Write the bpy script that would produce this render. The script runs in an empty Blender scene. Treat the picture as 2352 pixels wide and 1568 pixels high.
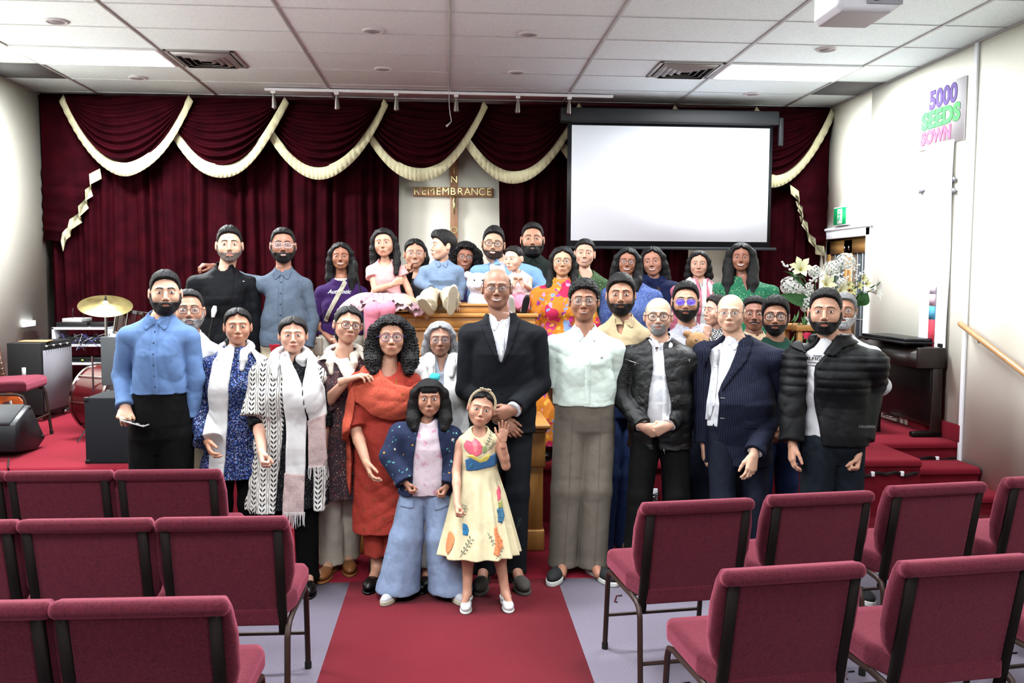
import bpy, bmesh, math, random
import numpy as np
from mathutils import Vector, Matrix
R = math.radians
SC = bpy.context.scene
COL = SC.collection
# ---------------- camera ----------------
CAM = Vector((0.0, 0.0, 1.76)); FPX = 2000.0
cd = bpy.data.cameras.new('camera'); cam = bpy.data.objects.new('camera', cd); COL.objects.link(cam)
cd.sensor_width = 36.0; cd.lens = 36.0 * FPX / 2352.0; cd.clip_start = 0.05; cd.clip_end = 60
CAMR = (Matrix.Rotation(R(-4.09), 3, 'Z') @ Matrix.Rotation(R(90 - 4.13), 3, 'X') @ Matrix.Rotation(R(0.33), 3, 'Z'))
cam.matrix_world = Matrix.Translation(CAM) @ CAMR.to_4x4()
SC.camera = cam
def W(px, py, Y):
    """world point on the plane y=Y that the photo pixel looks at"""
    d = CAMR @ Vector(((px - 1176) / FPX, (784 - py) / FPX, -1.0))
    return CAM + d * (Y / d.y)
def WZ(px, py, Z):
    d = CAMR @ Vector(((px - 1176) / FPX, (784 - py) / FPX, -1.0))
    return CAM + d * ((Z - CAM.z) / d.z)
def WX(px, py, X):
    d = CAMR @ Vector(((px - 1176) / FPX, (784 - py) / FPX, -1.0))
    return CAM + d * (X / d.x)
# ---------------- world, exposure ----------------
wd = bpy.data.worlds.new('world'); SC.world = wd; wd.use_nodes = True
wd.node_tree.nodes['Background'].inputs[0].default_value = (0.9, 0.95, 1, 1)
wd.node_tree.nodes['Background'].inputs[1].default_value = 0.3
SC.view_settings.view_transform = 'Standard'; SC.view_settings.look = 'None'
SC.view_settings.gamma = 1; SC.view_settings.exposure = 0.6; SC.view_settings.use_curve_mapping = False
cy_ = SC.cycles
cy_.use_denoising = True; cy_.max_bounces = 6; cy_.diffuse_bounces = 4; cy_.glossy_bounces = 2
cy_.transmission_bounces = 3; cy_.transparent_max_bounces = 8; cy_.sample_clamp_indirect = 6
cy_.caustics_reflective = False; cy_.caustics_refractive = False
cy_.use_adaptive_sampling = True; cy_.adaptive_threshold = 0.02
# added spot above the camera, aimed up to brighten ceiling and faces
fl_ = bpy.data.lights.new('added_bounce_spot', 'SPOT'); fl_.energy = 700; fl_.spot_size = R(125); fl_.spot_blend = .8; fl_.shadow_soft_size = .06; fl_.color = (.96, .98, 1)
fo_ = bpy.data.objects.new('added_bounce_spot', fl_); COL.objects.link(fo_); fo_.location = (0, -.25, 1.95); fo_.rotation_euler = (R(180 - 22), 0, 0)
# ---------------- materials ----------------
def lin(c, k=.64):
    return tuple(k * ((v / 255) / 12.92 if v / 255 <= .04045 else ((v / 255 + .055) / 1.055) ** 2.4) for v in c)
class NT:
    def __init__(s, m):
        m.use_nodes = True; s.nt = m.node_tree; s.n = s.nt.nodes; s.b = s.n['Principled BSDF']
        s.co = s.n.new('ShaderNodeTexCoord').outputs['Object']
    def node(s, t, **kw):
        n = s.n.new(t)
        for k, v in kw.items(): setattr(n, k, v)
        return n
    def l(s, a, b): s.nt.links.new(a, b)
    def mapping(s, sc=(1, 1, 1), rot=(0, 0, 0), src=None):
        m = s.node('ShaderNodeMapping'); m.inputs['Scale'].default_value = sc; m.inputs['Rotation'].default_value = rot
        s.l(src or s.co, m.inputs['Vector']); return m.outputs[0]
    def noise(s, scale, detail=2, vec=None, rough=.5, dist=0):
        n = s.node('ShaderNodeTexNoise'); n.inputs['Scale'].default_value = scale
        n.inputs['Detail'].default_value = detail; n.inputs['Roughness'].default_value = rough
        n.inputs['Distortion'].default_value = dist
        s.l(vec or s.co, n.inputs['Vector']); return n.outputs['Fac']
    def vor(s, scale, vec=None, feat='F1', out='Distance'):
        n = s.node('ShaderNodeTexVoronoi', feature=feat); n.inputs['Scale'].default_value = scale
        s.l(vec or s.co, n.inputs['Vector']); return n.outputs[out]
    def ramp(s, fac, stops, interp='LINEAR'):
        n = s.node('ShaderNodeValToRGB'); n.color_ramp.interpolation = interp
        e = n.color_ramp.elements
        while len(e) < len(stops): e.new(0.5)
        for i, (p, c) in enumerate(stops): e[i].position = p; e[i].color = (*c, 1)
        s.l(fac, n.inputs[0]); return n.outputs[0]
    def mix(s, fac, a, b, mode='MIX'):
        n = s.node('ShaderNodeMix', data_type='RGBA', blend_type=mode)
        for i, v in ((0, fac), (6, a), (7, b)):
            if isinstance(v, (int, float)): n.inputs[i].default_value = v
            elif isinstance(v, tuple): n.inputs[i].default_value = (*v, 1) if len(v) == 3 else v
            else: s.l(v, n.inputs[i])
        return n.outputs[2]
    def math(s, op, a, b=0.0):
        n = s.node('ShaderNodeMath', operation=op)
        for i, v in ((0, a), (1, b)):
            if isinstance(v, (int, float)): n.inputs[i].default_value = v
            else: s.l(v, n.inputs[i])
        return n.outputs[0]
    def bump(s, h, dist=.002, strength=1.0):
        n = s.node('ShaderNodeBump'); n.inputs['Distance'].default_value = dist; n.inputs['Strength'].default_value = strength
        s.l(h, n.inputs['Height']); s.l(n.outputs[0], s.b.inputs['Normal'])
    def color(s, c): s.l(c, s.b.inputs['Base Color'])
MATS = {}
def mat(name, col, rough=.6, metal=0.0, var=.0, vs=40, bump=0, bs=300, sheen=0, spec=.3, emit=0, coat=0, alpha=1, k=.64):
    """plain procedural surface: colour with slight noise variation and a noise bump"""
    if name in MATS: return MATS[name]
    m = bpy.data.materials.new(name); t = NT(m); b = t.b
    c = lin(col, k)
    b.inputs['Base Color'].default_value = (*c, 1); b.inputs['Roughness'].default_value = rough
    b.inputs['Metallic'].default_value = metal; b.inputs['Specular IOR Level'].default_value = spec
    if var:
        t.color(t.ramp(t.noise(vs, 3), [(.3, tuple(v * (1 - var) for v in c)), (.7, tuple(min(1, v * (1 + var)) for v in c))]))
    if bump: t.bump(t.noise(bs, 2), bump)
    if sheen: b.inputs['Sheen Weight'].default_value = sheen; b.inputs['Sheen Roughness'].default_value = .4
    if coat: b.inputs['Coat Weight'].default_value = coat
    if emit:
        b.inputs['Emission Color'].default_value = (*c, 1); b.inputs['Emission Strength'].default_value = emit
    if alpha < 1: b.inputs['Alpha'].default_value = alpha
    MATS[name] = m; return m
def wood(name, c1, c2, scale=(3, 3, 30), rough=.35, axis=None):
    if name in MATS: return MATS[name]
    m = bpy.data.materials.new(name); t = NT(m)
    v = t.mapping(scale)
    n = t.noise(2.0, 5, v, .65, .6)
    t.color(t.ramp(n, [(.3, lin(c1)), (.7, lin(c2))])); t.b.inputs['Roughness'].default_value = rough
    t.bump(n, .0006); MATS[name] = m; return m
# ---------------- mesh helpers ----------------
def link(o, parent=None):
    COL.objects.link(o)
    if parent is not None: o.parent = parent
    return o
def mkmesh(name, V, Fc, m=None, parent=None, smooth=False):
    me = bpy.data.meshes.new(name)
    V = np.asarray(V, np.float32); me.vertices.add(len(V)); me.vertices.foreach_set('co', V.ravel())
    if isinstance(Fc, np.ndarray):
        n, k = Fc.shape
        me.loops.add(n * k); me.loops.foreach_set('vertex_index', Fc.astype(np.int32).ravel())
        me.polygons.add(n); me.polygons.foreach_set('loop_start', np.arange(0, n * k, k, dtype=np.int32))
    else:
        L = [i for f in Fc for i in f]; st = np.cumsum([0] + [len(f) for f in Fc])[:-1]
        me.loops.add(len(L)); me.loops.foreach_set('vertex_index', np.array(L, np.int32))
        me.polygons.add(len(Fc)); me.polygons.foreach_set('loop_start', st.astype(np.int32))
    me.update(calc_edges=True); me.validate()
    if smooth: me.polygons.foreach_set('use_smooth', np.ones(len(me.polygons), bool))
    if m: me.materials.append(m)
    o = bpy.data.objects.new(name, me); return link(o, parent)
class MB:
    """collects boxes, tubes, lathes and prisms for one mesh object"""
    def __init__(s): s.v = []; s.f = []; s.mi = []; s.cur = 0
    def add(s, V, Fc):
        o = len(s.v); s.v += [tuple(p) for p in V]; s.f += [tuple(i + o for i in f) for f in Fc]; s.mi += [s.cur] * len(Fc)
        return s
    def box(s, lo, hi, bev=0.0, M=None):
        bm = bmesh.new(); bmesh.ops.create_cube(bm, size=1.0)
        c = [(a + b) / 2 for a, b in zip(lo, hi)]; d = [abs(b - a) for a, b in zip(lo, hi)]
        for v in bm.verts: v.co = Vector((v.co.x * d[0], v.co.y * d[1], v.co.z * d[2]))
        if bev > 0:
            bmesh.ops.bevel(bm, geom=list(bm.edges), offset=min(bev, min(d) * .45), segments=3 if bev > .008 else 2, profile=.5, affect='EDGES', clamp_overlap=True)
        for v in bm.verts: v.co += Vector(c)
        if M is not None:
            for v in bm.verts: v.co = M @ v.co
        bm.verts.index_update()
        s.add([v.co[:] for v in bm.verts], [[v.index for v in f.verts] for f in bm.faces]); bm.free(); return s
    def tube(s, pts, r, n=8, caps=True, flat=None):
        pts = [Vector(p) for p in pts]; rs = r if isinstance(r, (list, tuple)) else [r] * len(pts)
        up = Vector((0, 0, 1)); prev = None; V = []
        for i, p in enumerate(pts):
            t = (pts[min(i + 1, len(pts) - 1)] - pts[max(i - 1, 0)]).normalized()
            if prev is None:
                a = t.cross(up if abs(t.z) < .9 else Vector((1, 0, 0))).normalized()
            else: a = (prev - t * prev.dot(t)).normalized()
            prev = a; b = t.cross(a)
            for k in range(n):
                th = 2 * math.pi * k / n
                V.append(p + a * math.cos(th) * rs[i] + b * math.sin(th) * rs[i] * (flat or 1))
        Fc = []
        for i in range(len(pts) - 1):
            for k in range(n):
                k2 = (k + 1) % n; Fc.append((i * n + k, i * n + k2, (i + 1) * n + k2, (i + 1) * n + k))
        if caps: Fc.append(tuple(range(n - 1, -1, -1))); Fc.append(tuple((len(pts) - 1) * n + k for k in range(n)))
        return s.add(V, Fc)
    def lathe(s, prof, c=(0, 0, 0), n=24, M=None):
        V = []; Fc = []
        for r, z in prof:
            for k in range(n):
                th = 2 * math.pi * k / n; p = Vector((r * math.cos(th), r * math.sin(th), z))
                if M is not None: p = M @ p
                V.append(p + Vector(c))
        for i in range(len(prof) - 1):
            for k in range(n):
                k2 = (k + 1) % n; Fc.append((i * n + k, i * n + k2, (i + 1) * n + k2, (i + 1) * n + k))
        if prof[0][0] > 1e-6: Fc.append(tuple(range(n - 1, -1, -1)))
        if prof[-1][0] > 1e-6: Fc.append(tuple((len(prof) - 1) * n + k for k in range(n)))
        return s.add(V, Fc)
    def prism(s, poly, a, b, axis='y', M=None):
        """poly: 2D outline; extruded from a to b along axis (y: poly is x,z; x: poly is y,z; z: poly is x,y)"""
        def pt(u, v, w):
            q = {'y': (u, w, v), 'x': (w, u, v), 'z': (u, v, w)}[axis]
            return (M @ Vector(q))[:] if M is not None else q
        n = len(poly); V = [pt(u, v, a) for u, v in poly] + [pt(u, v, b) for u, v in poly]
        Fc = [tuple(range(n)), tuple(range(2 * n - 1, n - 1, -1))] + [(i, i + n, (i + 1) % n + n, (i + 1) % n) for i in range(n)]
        return s.add(V, Fc)
    def grid(s, fn, nu, nv, closed=False):
        V = [fn(i / (nu - 1), j / (nv - 1)) for j in range(nv) for i in range(nu)]
        Fc = [(j * nu + i, j * nu + i + 1, (j + 1) * nu + i + 1, (j + 1) * nu + i) for j in range(nv - 1) for i in range(nu - 1)]
        return s.add(V, Fc)
    def build(s, name, m, parent=None, smooth=False, loc=None, autos=True, fixn=True):
        o = mkmesh(name, s.v, s.f, None, parent)
        ms = m if isinstance(m, (list, tuple)) else [m]
        for x in ms: o.data.materials.append(x)
        if len(ms) > 1: o.data.polygons.foreach_set('material_index', np.array(s.mi, np.int32))
        if fixn:
            bm = bmesh.new(); bm.from_mesh(o.data); bmesh.ops.recalc_face_normals(bm, faces=bm.faces); bm.to_mesh(o.data); bm.free()
        if smooth:
            o.data.polygons.foreach_set('use_smooth', np.ones(len(o.data.polygons), bool))
            if autos: o.data.set_sharp_from_angle(angle=R(38))
        if loc is not None: o.location = loc
        return o
def tag(o, label=None, cat=None, group=None, kind=None):
    if label: o['label'] = label
    if cat: o['category'] = cat
    if group: o['group'] = group
    if kind: o['kind'] = kind
    return o
def empty(name, loc, label=None, cat=None, group=None, rz=0):
    o = bpy.data.objects.new(name, None); COL.objects.link(o); o.location = loc; o.rotation_euler = (0, 0, rz)
    o.empty_display_size = .1
    return tag(o, label, cat, group)
def struct(mb, name, m, **kw):
    o = mb.build(name, m, **kw); o['kind'] = 'structure'; return o
def copy_tree(o, parent=None):
    c = o.copy(); COL.objects.link(c)
    if parent is not None: c.parent = parent
    for ch in list(o.children): copy_tree(ch, c)
    return c
def text_mesh(name, txt, size, m, parent=None, M=None, ext=.001, align='CENTER', shear=0, bev=0):
    cu = bpy.data.curves.new(name, 'FONT'); cu.body = txt; cu.size = size; cu.extrude = ext; cu.align_x = align; cu.align_y = 'CENTER'
    cu.shear = shear; cu.resolution_u = 5; cu.offset = bev
    t = bpy.data.objects.new(name + '_tmp', cu); COL.objects.link(t)
    dg = bpy.context.evaluated_depsgraph_get(); me = bpy.data.meshes.new_from_object(t.evaluated_get(dg))
    bpy.data.objects.remove(t); bpy.data.curves.remove(cu)
    if M is not None: me.transform(M)
    me.materials.clear(); me.materials.append(m); me.name = name
    return link(bpy.data.objects.new(name, me), parent)
# ================= room =================
XL, XR, YB, YF, ZC, HS = -4.29, 4.19, 9.95, -5.0, 3.66, 0.44
SY, SY2 = 6.14, 6.81          # stage front edge, back of the stair recess
XS = W(2117, 1072, SY).x      # right end of the stage front
def m_carpet(name, c, c2):
    m = bpy.data.materials.new(name); t = NT(m)
    n = t.noise(700, 3); n2 = t.noise(3, 3); n3 = t.noise(160, 2)
    a = t.ramp(n, [(.3, lin(c2)), (.7, lin(c))])
    t.color(t.mix(t.ramp(n2, [(.35, (0, 0, 0)), (.7, (.22, .22, .22))]), a, lin(tuple(min(255, v * 1.12) for v in c))))
    t.b.inputs['Roughness'].default_value = .95; t.b.inputs['Specular IOR Level'].default_value = .1
    t.b.inputs['Sheen Weight'].default_value = .12; t.b.inputs['Sheen Tint'].default_value = (*lin((230, 130, 140)), 1)
    t.bump(n3, .003, .6); return m
CARP = m_carpet('red_carpet', (130, 28, 44), (104, 18, 32))
m = bpy.data.materials.new('grey_carpet'); t = NT(m); n = t.noise(260, 4, None, .8)
t.color(t.ramp(n, [(.3, lin((92, 84, 100))), (.5, lin((148, 140, 158))), (.72, lin((190, 182, 198)))])); t.b.inputs['Roughness'].default_value = .95
t.b.inputs['Specular IOR Level'].default_value = .1; t.bump(n, .003, .5); GCARP = m
WALLM = mat('cream_wall_paint', (234, 232, 218), .75, k=1, var=.02, vs=3, bump=.0004, bs=120, spec=.3)
WHITE = mat('white_trim', (226, 228, 234), .45, k=1)
# floor: grey carpet with the red runner and red apron in front of the stage, one mesh with two materials
ax0, ax1 = WZ(805, 1332, 0), WZ(1281, 1332, 0)
ya = (ax0.y + ax1.y) / 2
mb = MB(); mb.box((XL - .1, YF, -.1), (ax0.x, ya, 0)); mb.box((ax1.x, YF, -.1), (XR + .1, ya, 0))
struct(mb, 'floor', GCARP)
mb = MB(); mb.box((ax0.x, YF, -.1), (ax1.x, ya, .001)); mb.box((XL - .1, ya, -.1), (XR + .1, YB, .001))
tag(struct(mb, 'floor', CARP), 'red carpet')
# stage and stairs
def nosed(mb, x0, x1, y0, y1, z0, z1, r=.035):
    prof = [(y1, z0), (y1, z1)] + [(y0 + r * (1 - math.sin(a)), z1 - r + r * math.cos(a)) for a in [R(i * 18) for i in range(0, 6)]]
    prof += [(y0, z1 - r - .012), (y0 + .02, z1 - r - .03), (y0 + .02, z0)]
    mb.prism(prof, x0, x1, 'x')
mb = MB(); nosed(mb, XL - .1, XS, SY, YB, 0, HS); nosed(mb, XS - .01, XR + .1, SY2, YB, 0, HS)
struct(mb, 'floor', CARP, smooth=True)
mb = MB(); nosed(mb, XS - .005, XR - .02, SY2 - .32, SY2 + .05, 0, HS * 2 / 3); nosed(mb, XS - .005, XR + .1, SY2 - .64, SY2 + .05, 0, HS / 3)
struct(mb, 'trim_1', CARP, smooth=True)
mb = MB(); mb.box((XR - .025, SY2 - .02, HS), (XR, 7.6, HS + .14), .006)
struct(mb, 'baseboard_right', CARP)
# walls
mb = MB(); mb.box((XL - .1, YF, 0), (XL, YB, ZC + .05)); struct(mb, 'wall_left', WALLM)
dY0, dY1, dZ = WX(1992, 540, XR).y, 9.62, W(1940, 548, 9.2).z
mb = MB(); mb.box((XR, YF, 0), (XR + .1, dY0, ZC + .05)); mb.box((XR, dY0, dZ), (XR + .1, dY1, ZC + .05)); mb.box((XR, dY1, 0), (XR + .1, YB, ZC + .05))
mb.box((XR + .1, dY0 - .2, HS), (XR + .2, dY1 + .2, ZC))
struct(mb, 'wall_right', WALLM)
mb = MB(); mb.box((XL - .1, YB, 0), (XR + .2, YB + .1, ZC + .05)); struct(mb, 'wall_back', WALLM)
mb = MB(); mb.box((XL - .1, YF - .1, 0), (XR + .1, YF, ZC + .05)); struct(mb, 'wall_front', WALLM)
# ceiling: tiles drawn by T-bars
TILE = bpy.data.materials.new('ceiling_tile'); t = NT(TILE); n = t.noise(90, 4, None, .7)
t.color(t.ramp(n, [(.35, lin((216, 224, 230), 1)), (.6, lin((234, 243, 249), 1))])); t.b.inputs['Roughness'].default_value = .9; t.bump(t.noise(200, 3), .0015)
TBAR = mat('ceiling_grid_white', (180, 182, 184), .5, k=1)
mb = MB(); mb.box((XL - .1, YF - .1, ZC), (XR + .2, YB + .1, ZC + .1)); struct(mb, 'ceiling', TILE)
YG0 = 6.40 - .61 * 19
mb = MB()
for k in range(-3, 4): mb.box((k * 1.22 - .012, YF, ZC - .008), (k * 1.22 + .012, YB - .2, ZC + .001))
y = YG0
while y < YB - .3:
    if y > YF: mb.box((XL, y - .006, ZC - .0045), (XR, y + .006, ZC + .001))
    y += .61
mb.box((XL, YF, ZC - .012), (XL + .02, YB, ZC)); mb.box((XR - .02, YF, ZC - .012), (XR, YB, ZC))
tag(struct(mb, 'trim_2', TBAR), 'pale ceiling grid bars')
# ceiling light panels (these light the room), two in view and more behind and above the camera
LIT = bpy.data.materials.new('lit_diffuser'); t = NT(LIT); t.b.inputs['Base Color'].default_value = (.9, .9, .9, 1)
t.b.inputs['Emission Color'].default_value = (.93, .97, 1, 1); t.b.inputs['Emission Strength'].default_value = 3
def panel(x0, y0, lab, grp=None, lit=None):
    e = empty('ceiling_light', (x0 + .61, y0 + .305, ZC), lab, 'ceiling light', grp)
    mb = MB()
    for a, b in (((-.6, -.295, -.016), (.6, -.27, .0)), ((-.6, .27, -.016), (.6, .295, .0)), ((-.6, -.27, -.016), (-.575, .27, .0)), ((.575, -.27, -.016), (.6, .27, .0))): mb.box(a, b, .003)
    mb.build('frame', WHITE, e)
    MB().box((-.576, -.271, -.010), (.576, .271, -.002)).build('diffuser', LIT, e)
    L_ = bpy.data.lights.new('panel_glow', 'AREA'); L_.shape = 'RECTANGLE'; L_.size = 1.14; L_.size_y = .53; L_.energy = lit; L_.color = (.95, .98, 1)
    lo = bpy.data.objects.new('panel_glow', L_); COL.objects.link(lo); lo.parent = e; lo.location = (0, 0, -.013)
YP = 6.40 + .61 * 2
panel(-3.66, YP, 'glowing rectangular ceiling light above the left of the curtain', lit=280)
panel(2.44, YP, 'glowing rectangular ceiling light above the right end of the projector screen', lit=120)
for j, yy in enumerate((YP - .61 * 5, YP - .61 * 10, YP - .61 * 15)):
    for i, xx in enumerate((-3.66, -1.22 if j != 0 else -1.22, 2.44 if j else 1.22)):
        panel(xx, yy, 'rectangular ceiling light panel, %s of the %s row out over the seating' % (('left', 'middle', 'right')[i], ('first', 'second', 'rearmost')[j]), 'ceiling lights over the seating', (110, 75, 30)[j] * (.72 if i == 2 else 1))
# missing / dark tiles
DK = mat('dark_grey_tile', (120, 122, 124), .9, var=.1, vs=60)
for x0, x1, lab in ((XL + .02, -3.675, 'dark grey ceiling tile at the left wall'), (3.675, XR - .02, 'dark grey ceiling tile at the right wall')):
    tag(MB().box((x0, YP + .62, ZC - .006), (x1, YP + 1.21, ZC + .01)).build('ceiling_tile', DK), lab, 'ceiling tile')
# vents: nested square louvres
GREYM = mat('grey_metal', (186, 184, 184), .4, .2); DARKV = mat('vent_dark', (40, 38, 38), .8)
def vent(x0, y0, lab):
    e = empty('ceiling_vent', (x0 + .305, y0 + .305, ZC), lab, 'ceiling vent')
    MB().box((-.29, -.29, -.004), (.29, .29, .0)).build('backing', DARKV, e)
    fr = MB()
    for s, z in ((.29, -.012),):
        for a, b in (((-s, -s, z), (s, -s + .03, 0)), ((-s, s - .03, z), (s, s, 0)), ((-s, -s, z), (-s + .03, s, 0)), ((s - .03, -s, z), (s, s, 0))): fr.box(a, b, .002)
    fr.build('frame', GREYM, e)
    for i, s in enumerate((.245, .19, .135, .08)):
        l = MB(); q = s - .035
        V = [(-s, -s, -.01), (s, -s, -.01), (s, s, -.01), (-s, s, -.01), (-q, -q, -.035), (q, -q, -.035), (q, q, -.035), (-q, q, -.035)]
        V += [(x, y, z - .003) for x, y, z in V]
        F4 = [(j, (j + 1) % 4, (j + 1) % 4 + 4, j + 4) for j in range(4)] + [(j + 8, j + 12, (j + 1) % 4 + 12, (j + 1) % 4 + 8) for j in range(4)]
        F4 += [(j, j + 8, (j + 1) % 4 + 8, (j + 1) % 4) for j in range(4)] + [(j + 4, (j + 1) % 4 + 4, (j + 1) % 4 + 12, j + 12) for j in range(4)]
        l.add(V, F4); l.build('louvre', GREYM, e)
vent(-2.42, YP, 'square ceiling vent of nested louvres beside the left glowing ceiling light')
vent(1.82, YP, 'square ceiling vent of nested louvres beside the right glowing ceiling light')
# recessed speakers / downlights
RIM = mat('downlight_rim', (205, 202, 205), .4, k=.9); LENS = mat('downlight_lens', (170, 165, 172), .3)
for px, py, lab in ((130, 48, 'at the far left above the big glowing light'), (857, 70, 'left of centre, nearer one, above the curtain'), (1215, 78, 'right of centre, nearer one, before the track light'),
                    (1898, 112, 'over the right glowing light'), (317, 178, 'just behind the left glowing light'), (880, 158, 'left of centre, next to the track light'),
                    (1187, 166, 'right of centre, next to the track light'), (1727, 215, 'just behind the right glowing light')):
    p = WZ(px, py, ZC)
    e = empty('recessed_downlight', p, 'small round recessed ceiling downlight ' + lab, 'downlight')
    MB().lathe([(.085, 0), (.085, -.008), (.075, -.014), (.06, -.012), (.058, -.002)], n=28).build('rim', RIM, e, True)
    MB().lathe([(.059, 0), (.057, -.008), (.03, -.016), (.0, -.018)], n=24).build('lens', LENS, e, True)
# track light with six heads
a, b = W(608, 203, 9.05), W(1408, 218, 9.05); z = ZC - .03
e = empty('track_light', (a.x, 9.05, ZC), 'long white ceiling track light with six small spot heads before the curtain', 'track light')
MB().box((0, -.018, -.034), (b.x - a.x, .018, -.006), .004).build('rail', WHITE, e)
CHR = mat('chrome', (205, 203, 200), .18, 1.0); SPOT = mat('spot_grey', (120, 112, 108), .3, .7)
for px in (628, 773, 910, 1048, 1190, 1308):
    x = W(px, 215, 9.05).x - a.x
    h = MB().box((x - .022, -.02, -.06), (x + .022, .02, -.03), .004).build('spot_mount', WHITE, e)
    g = MB(); M = Matrix.Rotation(R(18), 3, 'X')
    g.lathe([(.012, .0), (.014, -.03), (.022, -.055), (.028, -.12), (.033, -.14), (.026, -.142), (.02, -.12)], (x, 0, -.055), 14, M)
    g.build('spot_head', SPOT, e, True)
    g = MB(); g.lathe([(.025, -.138), (.022, -.15), (.0, -.158)], (x, 0, -.055), 14, M).build('bulb', CHR, e, True)
# curtain wall: velvet drapes behind swags
VEL = bpy.data.materials.new('burgundy_velvet'); t = NT(VEL)
t.color(t.ramp(t.noise(6, 4), [(.3, lin((31, 2, 8))), (.7, lin((50, 5, 13)))])); t.b.inputs['Roughness'].default_value = .85
t.b.inputs['Specular IOR Level'].default_value = .03
t.b.inputs['Sheen Weight'].default_value = .05; t.b.inputs['Sheen Roughness'].default_value = .35; t.b.inputs['Sheen Tint'].default_value = (*lin((220, 10, 40)), 1)
t.bump(t.noise(500, 2), .0006)
FRG = bpy.data.materials.new('cream_fringe'); t = NT(FRG)
t.color(t.ramp(t.noise(30, 3, t.mapping((12, 1, .4))), [(.3, lin((186, 178, 134), .8)), (.7, lin((232, 226, 190), .8))])); t.b.inputs['Roughness'].default_value = .8
t.bump(t.noise(40, 2, t.mapping((14, 1, .6))), .006)
def drape(x0, x1, y, z0, z1, lab, seed, gather=0, folds=None):
    rnd = random.Random(seed); n = folds or int((x1 - x0) / .17) ; ph = [rnd.uniform(-.6, .6) for _ in range(n * 2 + 4)]
    am = [rnd.uniform(.6, 1.2) for _ in range(n * 2 + 4)]
    def fn(u, v):
        k = u * n; i = int(k); s = k - i
        w = math.sin(2 * math.pi * (k + .25 * math.sin(2 * math.pi * k * .37 + ph[0] * 3)))
        A = .05 * (am[i] * (1 - s) + am[i + 1] * s)
        w = math.copysign(abs(w) ** .75, w) + .2 * math.sin(2 * math.pi * k * 2.3 + ph[1] * 4)
        z = z0 + (z1 - z0) * v
        return (x0 + (x1 - x0) * u + .012 * math.sin(v * 5 + k), y - A * w * (1 - .25 * v), z)
    mb = MB(); mb.grid(fn, n * 16 + 1, 10)
    o = mb.build('curtain', VEL, None, True, autos=False)
    md = o.modifiers.new('t', 'SOLIDIFY'); md.thickness = .004
    return tag(o, lab, 'curtain')
YC = 9.67
zt = ZC - .03
cx = lambda px, Y=YC: W(px, 400, Y).x
drape(XL + .03, cx(917), YC, HS + .02, zt, 'wide burgundy velvet stage curtain left of the cross', 1)
drape(cx(1147), cx(1585), YC, HS + .02, zt, 'burgundy velvet stage curtain right of the cross, partly behind the screen', 2)
drape(cx(1715), XR - .02, YC, HS + .02, zt, 'narrow burgundy velvet curtain at the right wall beside the door', 3)
def swag(pxc, hw, drop, lab, k, Y):
    """crescent swag: nested sagging folds, cream fringe on its lower edge"""
    c = W(pxc, 250, Y).x; zt2 = ZC - .035
    e = empty('curtain_swag', (c, Y, zt2), lab, 'curtain swag')
    rnd = random.Random(k); nf = 8
    def shape(u, v):      # u across 0..1, v 0 top .. 1 bottom
        x = (u * 2 - 1); xs = x * (hw * (1 - .0 * v))
        sag = (1 - abs(x) ** 2.15)
        z = -drop * sag * v
        xx = xs * (1 - .06 * v * (1 - x * x))
        return xx, z
    def fn(u, v):
        xx, z = shape(u, v); x = u * 2 - 1
        e_ = max(0, 1 - x * x) ** .7
        q = v * nf + .5 * math.sin(x * 2 + k)
        s = math.sin(2 * math.pi * q); s = s * (1 if s > 0 else .55)
        return (xx, -.03 - .12 * u - .07 * e_ * (.25 + v) * .5 - .058 * e_ * s * (.3 + .7 * v) - .03 * math.sin(math.pi * v) * e_, z)
    mb = MB(); mb.grid(fn, 50, 90); o = mb.build('swag_cloth', VEL, e, True, autos=False)
    o.modifiers.new('t', 'SOLIDIFY').thickness = .003
    mb = MB()
    def fr(u, v):
        x = u * 2 - 1
        xx, yy, z = fn(u, 1.0)
        nx = x * .9; wv = .14 - .05 * abs(x) ** 2; d = math.hypot(nx, 1.0)
        return (xx + math.copysign(wv * v * abs(nx) ** 1.6 / d, x) * .8, yy - .012 - .008 * math.sin(u * 190) * v, z - wv * v / d + .015)
    mb.grid(fr, 120, 3); o = mb.build('fringe', FRG, e, True, autos=False)
    o.modifiers.new('t', 'SOLIDIFY').thickness = .008
SW = [(298, 'first velvet swag with cream fringe, at the far left'), (514, 'second velvet swag with cream fringe from the left wall'), (738, 'third velvet swag with cream fringe, left of the cross'),
      (963, 'fourth velvet swag with cream fringe, its right edge above the cross'), (1178, 'fifth velvet swag with cream fringe, between cross and screen'),
      (1395, 'velvet swag with cream fringe mostly behind the left part of the projector screen'), (1580, 'velvet swag with cream fringe behind the right part of the projector screen'), (1762, 'last velvet swag with cream fringe, at the right wall')]
for i, (px, lab) in enumerate(SW):
    Y = 9.56
    p0 = ZC - .035; bot = W(px, 381 + (px - 300) * .019, Y).z
    hw = W(px + (146 if i < 7 else 133), 300, Y).x - W(px, 300, Y).x
    swag(px, hw, p0 - bot, lab, i, Y)
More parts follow.
